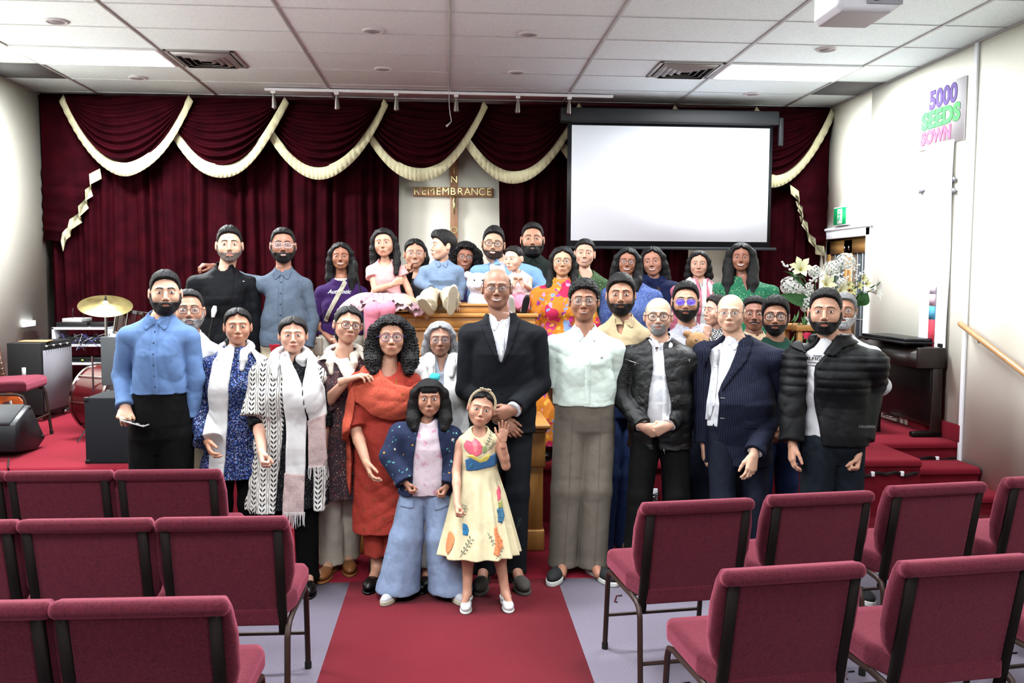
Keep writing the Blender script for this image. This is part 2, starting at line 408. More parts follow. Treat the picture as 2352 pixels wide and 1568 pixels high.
def jabot(pts, Y, lab):
    w = [W(x, y, Y) for x, y in pts]
    e = empty('curtain_tail', w[0], lab, 'curtain tail')
    mb = MB(); V = []
    for i, p in enumerate(w):
        q = p - w[0]; s = (i % 2) * .05
        V += [(q.x, -.03 - s, q.z), (q.x + .015, -.03 - s, q.z - .105)]
    mb.add(V, [(2 * i, 2 * i + 1, 2 * i + 3, 2 * i + 2) for i in range(len(w) - 1)])
    o = mb.build('fringe', FRG, e); o.modifiers.new('t', 'SOLIDIFY').thickness = .012
    mb = MB(); xs = (XL + .02 if w[0].x < 0 else XR - .02) - w[0].x
    V = []
    for i, p in enumerate(w):
        q = p - w[0]; s = (i % 2) * .05
        V += [(q.x, -.025 - s, q.z), (xs, -.02 - s * .5, q.z + .02)]
    V0 = [(.05, -.03, .9), (xs, -.03, .9)]
    mb.add(V0 + V, [(2 * i, 2 * i + 1, 2 * i + 3, 2 * i + 2) for i in range(len(w))])
    o = mb.build('tail_cloth', VEL, e); o.modifiers.new('t', 'SOLIDIFY').thickness = .004
jabot([(232, 388), (212, 402), (212, 428), (202, 438), (203, 455), (187, 475), (188, 488), (168, 505), (160, 520), (157, 528), (148, 535), (147, 555)], 9.6, 'zigzag fringed velvet tail below the first swag at the left wall')
jabot([(1812, 424), (1828, 440), (1827, 462), (1836, 476), (1836, 496), (1848, 512), (1852, 532), (1866, 548), (1868, 562), (1886, 566), (1888, 585)], 9.5, 'zigzag fringed velvet tail at the right wall above the door')
# projector screen
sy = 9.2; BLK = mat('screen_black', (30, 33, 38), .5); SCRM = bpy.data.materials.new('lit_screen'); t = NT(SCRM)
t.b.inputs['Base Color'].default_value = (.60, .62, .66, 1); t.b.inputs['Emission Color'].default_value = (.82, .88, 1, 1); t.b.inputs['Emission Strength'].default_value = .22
P = lambda x, y: W(x, y, sy)
a, b = P(1304, 262), P(1768, 571)
e = empty('projector_screen', ((a.x + b.x) / 2, sy, a.z), 'large pull-down projector screen, blank white with black border', 'projector screen')
ox = (a.x + b.x) / 2; w2 = (b.x - a.x) / 2; zt_ = a.z; h = a.z - b.z
MB().box((-w2, 0, -h), (w2, .006, .0)).build('border', BLK, e)
c0, c1 = P(1313, 287), P(1761, 556)
MB().box((-w2 + .045, -.003, c1.z - zt_), (w2 - .035, .002, c0.z - zt_)).build('screen_surface', SCRM, e)
d0, d1 = P(1287, 256), P(1785, 284)
MB().box((d0.x - ox, -.07, P(1500, 285).z - zt_), (d1.x - ox, .07, P(1500, 252).z - zt_), .015).build('housing', BLK, e)
MB().box((-w2 - .04, -.012, -h - .02), (w2 + .07, .014, -h + .012), .005).build('bottom_bar', BLK, e)
MB().box((w2 + .05, -.05, -.30), (w2 + .1, 0, .0), .01).build('pull_switch', BLK, e)
# hanging cable
p = W(1031, 200, 8.6)
pts = [W(x, y, 8.6) for x, y in ((1031, 215), (1032, 245), (1034, 262), (1037, 278), (1032, 284), (1025, 290))]
pts[0].z = ZC
tag(MB().tube([q - pts[0] for q in pts], [.004, .004, .004, .004, .006, .012], 6).build('hanging_cable', GREYM, None, True, pts[0]), 'thin cable hanging from the ceiling in front of the fourth swag', 'cable')
# cross with lettering
CW = wood('cross_wood', (168, 116, 76), (206, 150, 104), (10, 10, 3), .3)
GOLD = mat('gold_letters', (212, 196, 140), .25, .9)
yk = YB - .03; q0, q1 = W(1043, 366, yk), W(1037, 565, yk); hl, hr = W(948, 437, yk), W(1132, 445, yk)
e = empty('wooden_cross', (q0.x, yk, q0.z), 'wooden cross with gold letters hanging between the curtains', 'cross')
Lz = q0.z - q1.z + .5; wv = .085
MB().box((-wv / 2 - .0, -.02, -Lz), (wv / 2, .02, 0), .003).build('upright_beam', CW, e)
zc = (hl.z + hr.z) / 2 - q0.z
MB().box((hl.x - q0.x, -.03, zc - .05), (hr.x - q0.x, .012, zc + .05), .003).build('cross_beam', CW, e)
MX = lambda x, y, z: Matrix.Translation((x, y, z)) @ Matrix.Rotation(R(90), 4, 'X')
word = 'REMEMBRANCE'
for i, ch in enumerate(word):
    x = hl.x - q0.x + .045 + i * (hr.x - hl.x - .09) / 10
    text_mesh('letter', ch, .115, GOLD, e, MX(x, -.036, zc), .004)
for ch, py in (('I', 393), ('N', 413), ('O', 529), ('F', 552)):
    text_mesh('letter', ch, .105, GOLD, e, MX(0, -.026, W(1040, py, yk).z - q0.z), .004)
fg = MB()
zf = zc - .06
fg.tube([(-.055, -.045, zf + .035), (-.02, -.05, zf - .005), (0, -.05, zf - .012), (.02, -.05, zf - .005), (.055, -.045, zf + .035)], [.006, .008, .011, .008, .006], 8)
fg.tube([(0, -.05, zf + .022), (0, -.052, zf + .006), (0, -.05, zf - .01), (0, -.052, zf - .05), (.004, -.055, zf - .085), (-.003, -.06, zf - .13), (0, -.052, zf - .17), (0, -.05, zf - .19)], [.004, .014, .01, .018, .02, .014, .009, .006], 10)
fg.build('crucifix_figure', GOLD, e, True)
# door on the right wall
DW = wood('door_oak', (176, 126, 66), (206, 158, 94), (30, 3, 3), .4)
GL = bpy.data.materials.new('leaded_glass'); t = NT(GL); t.b.inputs['Base Color'].default_value = (*lin((70, 78, 84)), 1); t.b.inputs['Roughness'].default_value = .12
dm = (dY0 + dY1) / 2
mb = MB(); mb.box((XR + .075, dY0, HS), (XR + .12, dY1, dZ)); tag(struct(mb, 'trim_6', DW), 'oak door frame')
for i, (y0, y1) in enumerate(((dY0 + .01, dm - .003), (dm + .003, dY1 - .01))):
    mb = MB(); x0, x1 = XR + .055, XR + .095
    mb.box((x0, y0, HS), (x1, y0 + .09, dZ - .02)); mb.box((x0, y1 - .09, HS), (x1, y1, dZ - .02))
    mb.box((x0, y0, HS), (x1, y1, HS + .22)); mb.box((x0, y0, dZ - .16), (x1, y1, dZ - .02))
    dr = struct(mb, 'door_%d' % (i + 1), DW)
    MB().box((x0 + .012, y0 + .08, HS + .2), (x1 - .012, y1 - .08, dZ - .15)).build('door_glass', GL, dr)
    ld = MB()
    for f in (.33, .66):
        yy = y0 + .09 + (y1 - y0 - .18) * f; ld.box((x0 + .006, yy - .004, HS + .22), (x0 + .014, yy + .004, dZ - .16))
    for f in (.25, .5, .75):
        zz = HS + .22 + (dZ - .38 - HS) * f; ld.box((x0 + .006, y0 + .09, zz - .004), (x0 + .014, y1 - .09, zz + .004))
    ld.build('leading', GREYM, dr)
    MB().tube([(x0 - .012, dm + (-.05 if i == 0 else .05), dZ - .08), (x0 - .012, dm + (-.05 if i == 0 else .05), dZ - .13)], .012).build('door_latch', CHR, dr)
mb = MB(); mb.box((XR - .02, dY0 - .09, HS), (XR + .1, dY0, dZ + .09), .008); mb.box((XR - .02, dY0 - .09, dZ), (XR + .1, dY1 + .04, dZ + .1), .008); mb.box((XR - .035, dY0 - .12, dZ + .09), (XR + .02, dY1 + .05, dZ + .12), .006)
tag(struct(mb, 'trim_3', WHITE), 'white door casing')
mb = MB(); mb.box((XR - .02, SY2 - .04, HS - .16), (XR, SY2 + .005, ZC - .01), .004); tag(struct(mb, 'trim_4', WHITE), 'tall white vertical strip on the right wall')
a = WX(48, 745, XL); b = WX(150, 742, XL)
mb = MB(); mb.box((XL, a.y, a.z - .03), (XL + .03, 9.3, a.z + .03), .004); tag(struct(mb, 'trim_5', WHITE), 'white cable duct on the left wall')
# ================= implicit-surface modelling =================
A3 = lambda *v: np.array(v, np.float64)
def poly2d(P, X, Z):
    """signed distance to a 2D polygon on the X,Z grids (negative inside)"""
    P = np.asarray(P, np.float64); d = np.full(np.broadcast(X, Z).shape, 1e9); s = np.ones(d.shape)
    n = len(P)
    for i in range(n):
        a, b = P[i], P[i - 1]; ex, ez = b - a; wx, wz = X - a[0], Z - a[1]
        t = np.clip((wx * ex + wz * ez) / (ex * ex + ez * ez + 1e-12), 0, 1)
        d = np.minimum(d, (wx - ex * t) ** 2 + (wz - ez * t) ** 2)
        c1 = Z >= a[1]; c2 = Z < b[1]; c3 = ex * wz > ez * wx
        fl = (c1 & c2 & c3) | (~c1 & ~c2 & ~c3); s = np.where(fl, -s, s)
    return s * np.sqrt(d)
class F:
    def __init__(s, lo, hi, h):
        s.h = h; s.lo = np.array(lo, float)
        s.ax = [np.arange(lo[i], hi[i] + h, h) for i in range(3)]
        s.A = np.full([len(a) for a in s.ax], .5, np.float32)
    def win(s, lo, hi):
        r = []
        for i in range(3):
            a = int(max(0, math.floor((lo[i] - s.lo[i]) / s.h))); b = int(min(len(s.ax[i]), math.ceil((hi[i] - s.lo[i]) / s.h) + 1))
            if b <= a: return None
            r.append(slice(a, b))
        return tuple(r)
    def put(s, fn, lo, hi, k=.0, op='u'):
        m = k + 3 * s.h
        w = s.win([v - m for v in lo], [v + m for v in hi])
        if w is None: return s
        X = s.ax[0][w[0]][:, None, None]; Y = s.ax[1][w[1]][None, :, None]; Z = s.ax[2][w[2]][None, None, :]
        d = fn(X, Y, Z).astype(np.float32); a = s.A[w]
        if op == 'u':
            r = np.minimum(a, d)
            if k > 0: q = np.maximum(k - np.abs(a - d), 0) / k; r = r - q * q * k * .25
        else:
            d = -d; r = np.maximum(a, d)
            if k > 0: q = np.maximum(k - np.abs(a - d), 0) / k; r = r + q * q * k * .25
        s.A[w] = r; return s
    def rc(s, a, b, r1, r2, k=.02, op='u'):
        a = np.asarray(a, float); b = np.asarray(b, float); ba = b - a; L = max(ba @ ba, 1e-9)
        def fn(X, Y, Z):
            px, py, pz = X - a[0], Y - a[1], Z - a[2]
            t = np.clip((px * ba[0] + py * ba[1] + pz * ba[2]) / L, 0, 1)
            return np.sqrt((px - ba[0] * t) ** 2 + (py - ba[1] * t) ** 2 + (pz - ba[2] * t) ** 2) - (r1 + (r2 - r1) * t)
        m = max(r1, r2)
        return s.put(fn, np.minimum(a, b) - m, np.maximum(a, b) + m, k, op)
    def chain(s, pts, rs, k=.02, kj=None):
        for i in range(len(pts) - 1): s.rc(pts[i], pts[i + 1], rs[i], rs[i + 1], k)
        return s
    def ell(s, c, r, k=.02, op='u', rot=None):
        c = np.asarray(c, float); r = np.asarray(r, float)
        def fn(X, Y, Z):
            p = [X - c[0], Y - c[1], Z - c[2]]
            if rot is not None:
                M = rot; p = [M[i][0] * p[0] + M[i][1] * p[1] + M[i][2] * p[2] for i in range(3)]
            k0 = np.sqrt(sum((p[i] / r[i]) ** 2 for i in range(3))); k1 = np.sqrt(sum((p[i] / r[i] ** 2) ** 2 for i in range(3)))
            return k0 * (k0 - 1) / np.maximum(k1, 1e-6)
        m = max(r) if rot is not None else r
        return s.put(fn, c - m, c + m, k, op)
    def limb(s, pts, rs, k=.02, cut=None, cut0=None):
        """chain of round cones cut off flat at its end"""
        pts = [np.asarray(p, float) for p in pts]
        def fn(X, Y, Z):
            D = None
            for i in range(len(pts) - 1):
                a, b = pts[i], pts[i + 1]; ba = b - a; L = max(ba @ ba, 1e-9)
                px, py, pz = X - a[0], Y - a[1], Z - a[2]
                t = np.clip((px * ba[0] + py * ba[1] + pz * ba[2]) / L, 0, 1)
                d = np.sqrt((px - ba[0] * t) ** 2 + (py - ba[1] * t) ** 2 + (pz - ba[2] * t) ** 2) - (rs[i] + (rs[i + 1] - rs[i]) * t)
                if D is None: D = d
                else:
                    q = np.maximum(.02 - np.abs(D - d), 0) / .02; D = np.minimum(D, d) - q * q * .005
            if cut is not None:
                n = pts[-1] - pts[-2]; n = n / np.linalg.norm(n)
                D = np.maximum(D, (X - cut[0]) * n[0] + (Y - cut[1]) * n[1] + (Z - cut[2]) * n[2])
            return D
        m = max(rs)
        return s.put(fn, np.min(pts, 0) - m, np.max(pts, 0) + m, k)
    def loft(s, lev, k=.02, yaw=0.0, pw=2.3, pleat=None, op='u'):
        """stack of ovals; lev rows: z, cx, cy, half width, half depth"""
        L = np.array(sorted(lev), float); cs, sn = math.cos(yaw), math.sin(yaw)
        def fn(X, Y, Z):
            z = Z.ravel(); g = [np.interp(z, L[:, 0], L[:, j])[None, None, :] for j in range(1, 5)]
            x, y = X - g[0], Y - g[1]; x, y = cs * x + sn * y, -sn * x + cs * y
            q = ((np.abs(x) / g[2]) ** pw + (np.abs(y) / g[3]) ** pw) ** (1 / pw)
            if pleat:
                n, am, z0, z1 = pleat[:4]; th = np.arctan2(y / g[3], x / g[2])
                w = np.clip((z0 - Z) / (z0 - z1), 0, 1)
                q = q - am * w * (np.sin(n * th + 2.2 * np.sin(2 * th + 1) + (pleat[4] if len(pleat) > 4 else 0)))
            d = (q - 1) * np.minimum(g[2], g[3])
            return np.maximum(d, np.maximum(Z - L[-1, 0], L[0, 0] - Z))
        e = .12 if pleat else .03
        return s.put(fn, (min(L[:, 1] - np.maximum(L[:, 3], L[:, 4])) - e, min(L[:, 2] - np.maximum(L[:, 3], L[:, 4])) - e, L[0, 0]),
                     (max(L[:, 1] + np.maximum(L[:, 3], L[:, 4])) + e, max(L[:, 2] + np.maximum(L[:, 3], L[:, 4])) + e, L[-1, 0]), k, op)
    def XYZ(s): return s.ax[0][:, None, None], s.ax[1][None, :, None], s.ax[2][None, None, :]
    def clip(s, fn, k=0):
        """keep only where fn < 0"""
        d = fn(*s.XYZ()).astype(np.float32)
        r = np.maximum(s.A, d)
        if k: q = np.maximum(k - np.abs(s.A - d), 0) / k; r = r + q * q * k * .25
        s.A = r.astype(np.float32); return s
    def carve(s, poly, ymax, k=0, ymin=-9):
        X, Y, Z = s.XYZ(); p = poly2d(poly, s.ax[0][:, None], s.ax[2][None, :])[:, None, :]
        d = np.maximum(np.maximum(p, Y - ymax), ymin - Y).astype(np.float32)
        s.A = np.maximum(s.A, -d); return s
    def wrinkle(s, amp, sc=1.0, seed=0, st=(1, 1, 1)):
        rnd = np.random.RandomState(seed); X, Y, Z = s.XYZ(); D = 0
        for i in range(4):
            v = rnd.normal(size=3); v /= np.linalg.norm(v); v = v * np.array(st)
            f = rnd.uniform(30, 75) * sc; ph = rnd.uniform(0, 6.3)
            w = rnd.normal(size=3); w = w / np.linalg.norm(w) * 14 * sc
            q = (X * v[0] + Y * v[1] + Z * v[2]) * f + ph + 2.0 * np.sin(X * w[0] + Y * w[1] + Z * w[2] + ph * 2)
            D = D + (1 - 2 * np.abs(np.sin(q * .5)) ** .8) * (.5 + .5 * np.sin(X * w[1] * .7 + Z * w[0] * .7 + ph))
        D = D * 1.4 / 2.2
        s.A = (s.A + amp * D).astype(np.float32); return s
    def shellof(s, src, off, t, poly, front=True, yc=0.0, k=.0):
        """patch of thickness 2t lying off above the surface of src inside a front-view outline"""
        p = poly2d(poly, s.ax[0][:, None], s.ax[2][None, :])[:, None, :]; Y = s.ax[1][None, :, None]
        b = np.abs(src.A - off) - t
        d = np.maximum(b, p)
        if front: d = np.maximum(d, Y - yc)
        s.A = np.minimum(s.A, d.astype(np.float32)); return s
    def like(s): g = F.__new__(F); g.h = s.h; g.lo = s.lo; g.ax = s.ax; g.A = np.full(s.A.shape, .5, np.float32); return g
    def front(s):
        ins = s.A < 0; j = np.argmax(ins, 1); any_ = ins.any(1); j1 = np.clip(j, 1, None)
        I, K = np.indices(j.shape); a = s.A[I, j1 - 1, K]; b = s.A[I, j1, K]
        t = np.clip(a / (a - b + 1e-9), 0, 1); y = s.ax[1][0] + (j1 - 1 + t) * s.h
        y = np.where(any_, y, np.nan); s.fy = y; return s
    def fyat(s, x, z, default=0.0):
        if not hasattr(s, 'fy'): s.front()
        u = (np.asarray(x) - s.lo[0]) / s.h; v = (np.asarray(z) - s.lo[2]) / s.h
        i = np.clip(u.astype(int), 0, s.fy.shape[0] - 2); k = np.clip(v.astype(int), 0, s.fy.shape[1] - 2)
        a = np.clip(u - i, 0, 1); b = np.clip(v - k, 0, 1); f = s.fy
        r = f[i, k] * (1 - a) * (1 - b) + f[i + 1, k] * a * (1 - b) + f[i, k + 1] * (1 - a) * b + f[i + 1, k + 1] * a * b
        r2 = f[np.clip((u + .5).astype(int), 0, f.shape[0] - 1), np.clip((v + .5).astype(int), 0, f.shape[1] - 1)]
        r = np.where(np.isnan(r), r2, r); return np.where(np.isnan(r), default, r)
    def verts(s):
        A = s.A; A[0], A[-1], A[:, 0], A[:, -1], A[:, :, 0], A[:, :, -1] = [np.maximum(q, 1e-4) for q in (A[0], A[-1], A[:, 0], A[:, -1], A[:, :, 0], A[:, :, -1])]
        I = A < 0; n = I[:-1, :-1, :-1].astype(np.int8)
        cs = [(a, b, c) for a in (0, 1) for b in (0, 1) for c in (0, 1)]
        sl = lambda o, N: slice(o, N - 1 + o)
        n = sum(I[sl(a, I.shape[0]), sl(b, I.shape[1]), sl(c, I.shape[2])].astype(np.int8) for a, b, c in cs)
        act = np.argwhere((n > 0) & (n < 8))
        if len(act) == 0: return np.zeros((0, 3)), np.zeros((0, 4), int)
        idx = -np.ones(n.shape, np.int32); idx[act[:, 0], act[:, 1], act[:, 2]] = np.arange(len(act))
        val = {c: A[act[:, 0] + c[0], act[:, 1] + c[1], act[:, 2] + c[2]] for c in cs}
        acc = np.zeros((len(act), 3)); cnt = np.zeros(len(act))
        for c in cs:
            for d in range(3):
                if c[d] == 0:
                    e = list(c); e[d] = 1; e = tuple(e); a, b = val[c], val[e]; m = (a < 0) != (b < 0)
                    t = np.where(m, a / np.where(m, a - b, 1), 0); p = np.tile(np.array(c, float), (len(act), 1)); p[:, d] += t
                    acc[m] += p[m]; cnt[m] += 1
        V = (act + acc / cnt[:, None]) * s.h + s.lo
        Q = []
        for d in range(3):
            e1, e2 = [(1, 2), (2, 0), (0, 1)][d]
            sh = [slice(None)] * 3; sh2 = [slice(None)] * 3; sh[d] = slice(0, -1); sh2[d] = slice(1, None)
            x = I[tuple(sh)] != I[tuple(sh2)]; c = np.argwhere(x); c = c[(c[:, e1] > 0) & (c[:, e2] > 0)]
            c = c[(c[:, e1] < A.shape[e1] - 1) & (c[:, e2] < A.shape[e2] - 1)]
            if len(c) == 0: continue
            def g(o1, o2): q = c.copy(); q[:, e1] -= o1; q[:, e2] -= o2; return idx[q[:, 0], q[:, 1], q[:, 2]]
            q = np.stack([g(1, 1), g(0, 1), g(0, 0), g(1, 0)], 1)
            ins = I[c[:, 0], c[:, 1], c[:, 2]]; q[~ins] = q[~ins][:, ::-1]
            Q.append(q)
        return V, np.concatenate(Q)
    def build(s, name, m, parent, M=None, off=None, sm=0):
        V, Q = s.verts()
        if len(V) == 0: return None
        for _ in range(sm):
            W_ = np.zeros_like(V); C_ = np.zeros(len(V))
            for i in range(4):
                np.add.at(W_, Q[:, i], V[Q[:, (i + 1) % 4]]); np.add.at(C_, Q[:, i], 1)
                np.add.at(W_, Q[:, (i + 1) % 4], V[Q[:, i]]); np.add.at(C_, Q[:, (i + 1) % 4], 1)
            V = V * .5 + .5 * W_ / np.maximum(C_, 1)[:, None]
        if M is not None: V = V @ np.array(M)[:3, :3].T + np.array(M)[:3, 3]
        if off is not None: V = V - np.array(off)
        return mkmesh(name, V, Q, m, parent, True)
# ---------------- hands ----------------
HCACHE = {}
def hand_mesh(pose):
    if pose in HCACHE: return HCACHE[pose]
    P = {'relax': ((18, 28, 18), 3, (28, 12)), 'fist': ((72, 88, 55), 0, (50, 40)), 'open': ((-4, 6, 4), 9, (-5, 0)), 'flat': ((12, 14, 8), 1, (20, 6)),
         'wave': ((4, 12, 10), 12, (-14, 4)), 'hold': ((50, 60, 30), 1, (42, 20)), 'point': ((72, 88, 55), 0, (50, 40)), 'cup': ((38, 42, 24), 1, (30, 15))}[pose]
    f = F((-.075, -.085, -.055), (.1, .05, .215), .003)
    f.rc((0, 0, -.06), (0, 0, .0), .026, .024, .02)
    K = [(.028, .0, .088, .07), (.0095, .002, .094, .079), (-.0095, .001, .09, .073), (-.028, -.002, .081, .057)]
    for x, y, z, L in K: f.rc((x * .55, 0, .008), (x, y, z - .004), .0155, .0125, .014)
    f.ell((.016, -.006, .04), (.018, .014, .03), .015)
    def rot(v, a, axis='x'):
        c, s_ = math.cos(a), math.sin(a)
        return A3(v[0], v[1] * c - v[2] * s_, v[1] * s_ + v[2] * c)
    for i, (x, y, z, L) in enumerate(K):
        cu = P[0]
        if pose == 'point' and i == 0: cu = (0, 4, 2)
        if pose in ('relax', 'cup'): cu = tuple(c * (1 + .18 * i) for c in cu)
        sp = P[1] * (1.5 - i) / 1.5
        p = A3(x, y, z); a = 0; r = .0092 - (.0012 if i == 3 else 0); seg = (L * .45, L * .31, L * .24)
        for j in range(3):
            a += R(cu[j]); d = A3(math.sin(R(sp)), -math.sin(a) * math.cos(R(sp)), math.cos(a) * math.cos(R(sp)))
            q = p + d * seg[j]; f.rc(p, q, r, r * .9, .004 if j else .006); p = q; r *= .9
    b = A3(.026, -.008, .022); a1, a2 = P[2]
    sp = 42 if pose in ('wave', 'open') else (24 if pose in ('fist', 'point', 'hold') else 30)
    d1 = A3(math.sin(R(sp)), -math.sin(R(a1)) * .6, math.cos(R(sp))); d1 /= np.linalg.norm(d1); q = b + d1 * .04
    f.rc(b, q, .0135, .0115, .012)
    t2 = sp - 22 if pose not in ('fist', 'point', 'hold') else -40
    d2 = A3(math.sin(R(t2)), -math.sin(R(a1 + a2)) * .7, math.cos(R(t2))); d2 /= np.linalg.norm(d2); q2 = q + d2 * .03
    f.rc(q, q2, .0105, .0095, .005); f.rc(q2, q2 + (d2 + A3(0, 0, .2)) * .022, .0095, .0075, .005)
    HCACHE[pose] = f.verts(); return HCACHE[pose]
def hand_verts(pose, wr, D, N, right, s):
    V, Q = hand_mesh(pose); D = np.array(D, float); D /= np.linalg.norm(D); N = np.array(N, float); N -= D * (N @ D); N /= np.linalg.norm(N)
    y = -N; x = np.cross(y, D); V = V.copy() * s
    if right: V[:, 0] *= -1; Q = Q[:, ::-1]
    return V @ np.stack([x, y, D]) + np.array(wr), Q
# ---------------- people materials ----------------
def skinmat(c):
    n = 'skin_%d_%d_%d' % tuple(c)
    if n in MATS: return MATS[n]
    m = bpy.data.materials.new(n); t = NT(m); l = lin(c, .64)
    a = t.ramp(t.noise(22, 3), [(.3, tuple(v * .93 for v in l)), (.7, tuple(v * 1.06 for v in l))]); t.color(a)
    t.b.inputs['Roughness'].default_value = .48; t.b.inputs['Specular IOR Level'].default_value = .35
    t.bump(t.noise(260, 2), .0004); MATS[n] = m; return m
def hairmat(c, curly=False, key=None):
    n = 'hair_%d_%d_%d_%d' % (*c, curly)
    if n in MATS: return MATS[n]
    m = bpy.data.materials.new(n); t = NT(m); l = lin(c, .64 if max(c) > 90 else .36)
    v = t.mapping((1, 1, .16 if not curly else 1)); nz = t.noise(330 if not curly else 150, 3, v, .7)
    g = max(c) > 90
    t.color(t.ramp(nz, [(.35, tuple(x * (.35 if g else .5) for x in l)), (.62, tuple(min(1, x * 1.25 + (.1 if g else .003)) for x in l))]))
    t.b.inputs['Roughness'].default_value = .45; t.b.inputs['Specular IOR Level'].default_value = .2; t.bump(nz, .004, 1); MATS[n] = m; return m
EYEW = mat('eye_white', (206, 200, 196), .25); IRIS = mat('iris_brown', (52, 32, 22), .15); PUP = mat('pupil', (10, 8, 8), .1)
LASH = mat('lashes', (28, 20, 18), .6); TEETH = mat('teeth', (236, 232, 224), .25); MOUTH = mat('mouth_dark', (70, 30, 30), .5)
LENSM = bpy.data.materials.new('spectacle_lens'); _t = NT(LENSM); _t.b.inputs['Base Color'].default_value = (.5, .55, .6, 1); _t.b.inputs['Alpha'].default_value = .05; _t.b.inputs['Roughness'].default_value = .05
LENSB = bpy.data.materials.new('blue_coated_lens'); _t = NT(LENSB); _t.b.inputs['Base Color'].default_value = (.12, .08, .75, 1); _t.b.inputs['Alpha'].default_value = .5; _t.b.inputs['Roughness'].default_value = .05
def patch(f, top, bot, n, off, s, mats=0, nv=5, bulge=0, name='patch', m=None, par=None, M=None, o=None):
    """thin strip following the face between two curves given as functions of u in -1..1 -> (x,z)"""
    V = []
    for j in range(nv):
        v = j / (nv - 1)
        for i in range(n):
            u = -1 + 2 * i / (n - 1); a, b = top(u), bot(u)
            V.append((a[0] * (1 - v) + b[0] * v, a[1] * (1 - v) + b[1] * v, math.sin(math.pi * v) * max(0, 1 - u * u) ** .5))
    V = np.array(V); y = f.fyat(V[:, 0], V[:, 1]) - off * s * .35 - (bulge + off * .65) * s * V[:, 2]
    P = np.stack([V[:, 0], y, V[:, 1]], 1); B = P.copy(); B[:, 1] += .004 * s; N_ = len(P)
    Fc = [(j * n + i, j * n + i + 1, (j + 1) * n + i + 1, (j + 1) * n + i) for j in range(nv - 1) for i in range(n - 1)]
    ring = list(range(n)) + [j * n + n - 1 for j in range(1, nv)] + [(nv - 1) * n + i for i in range(n - 2, -1, -1)] + [j * n for j in range(nv - 2, 0, -1)]
    Fb = [tuple(N_ + q for q in reversed(fc)) for fc in Fc] + [(ring[(k + 1) % len(ring)], ring[k], N_ + ring[k], N_ + ring[(k + 1) % len(ring)]) for k in range(len(ring))]
    return np.concatenate([P, B]), [tuple(reversed(q)) for q in Fc] + Fb
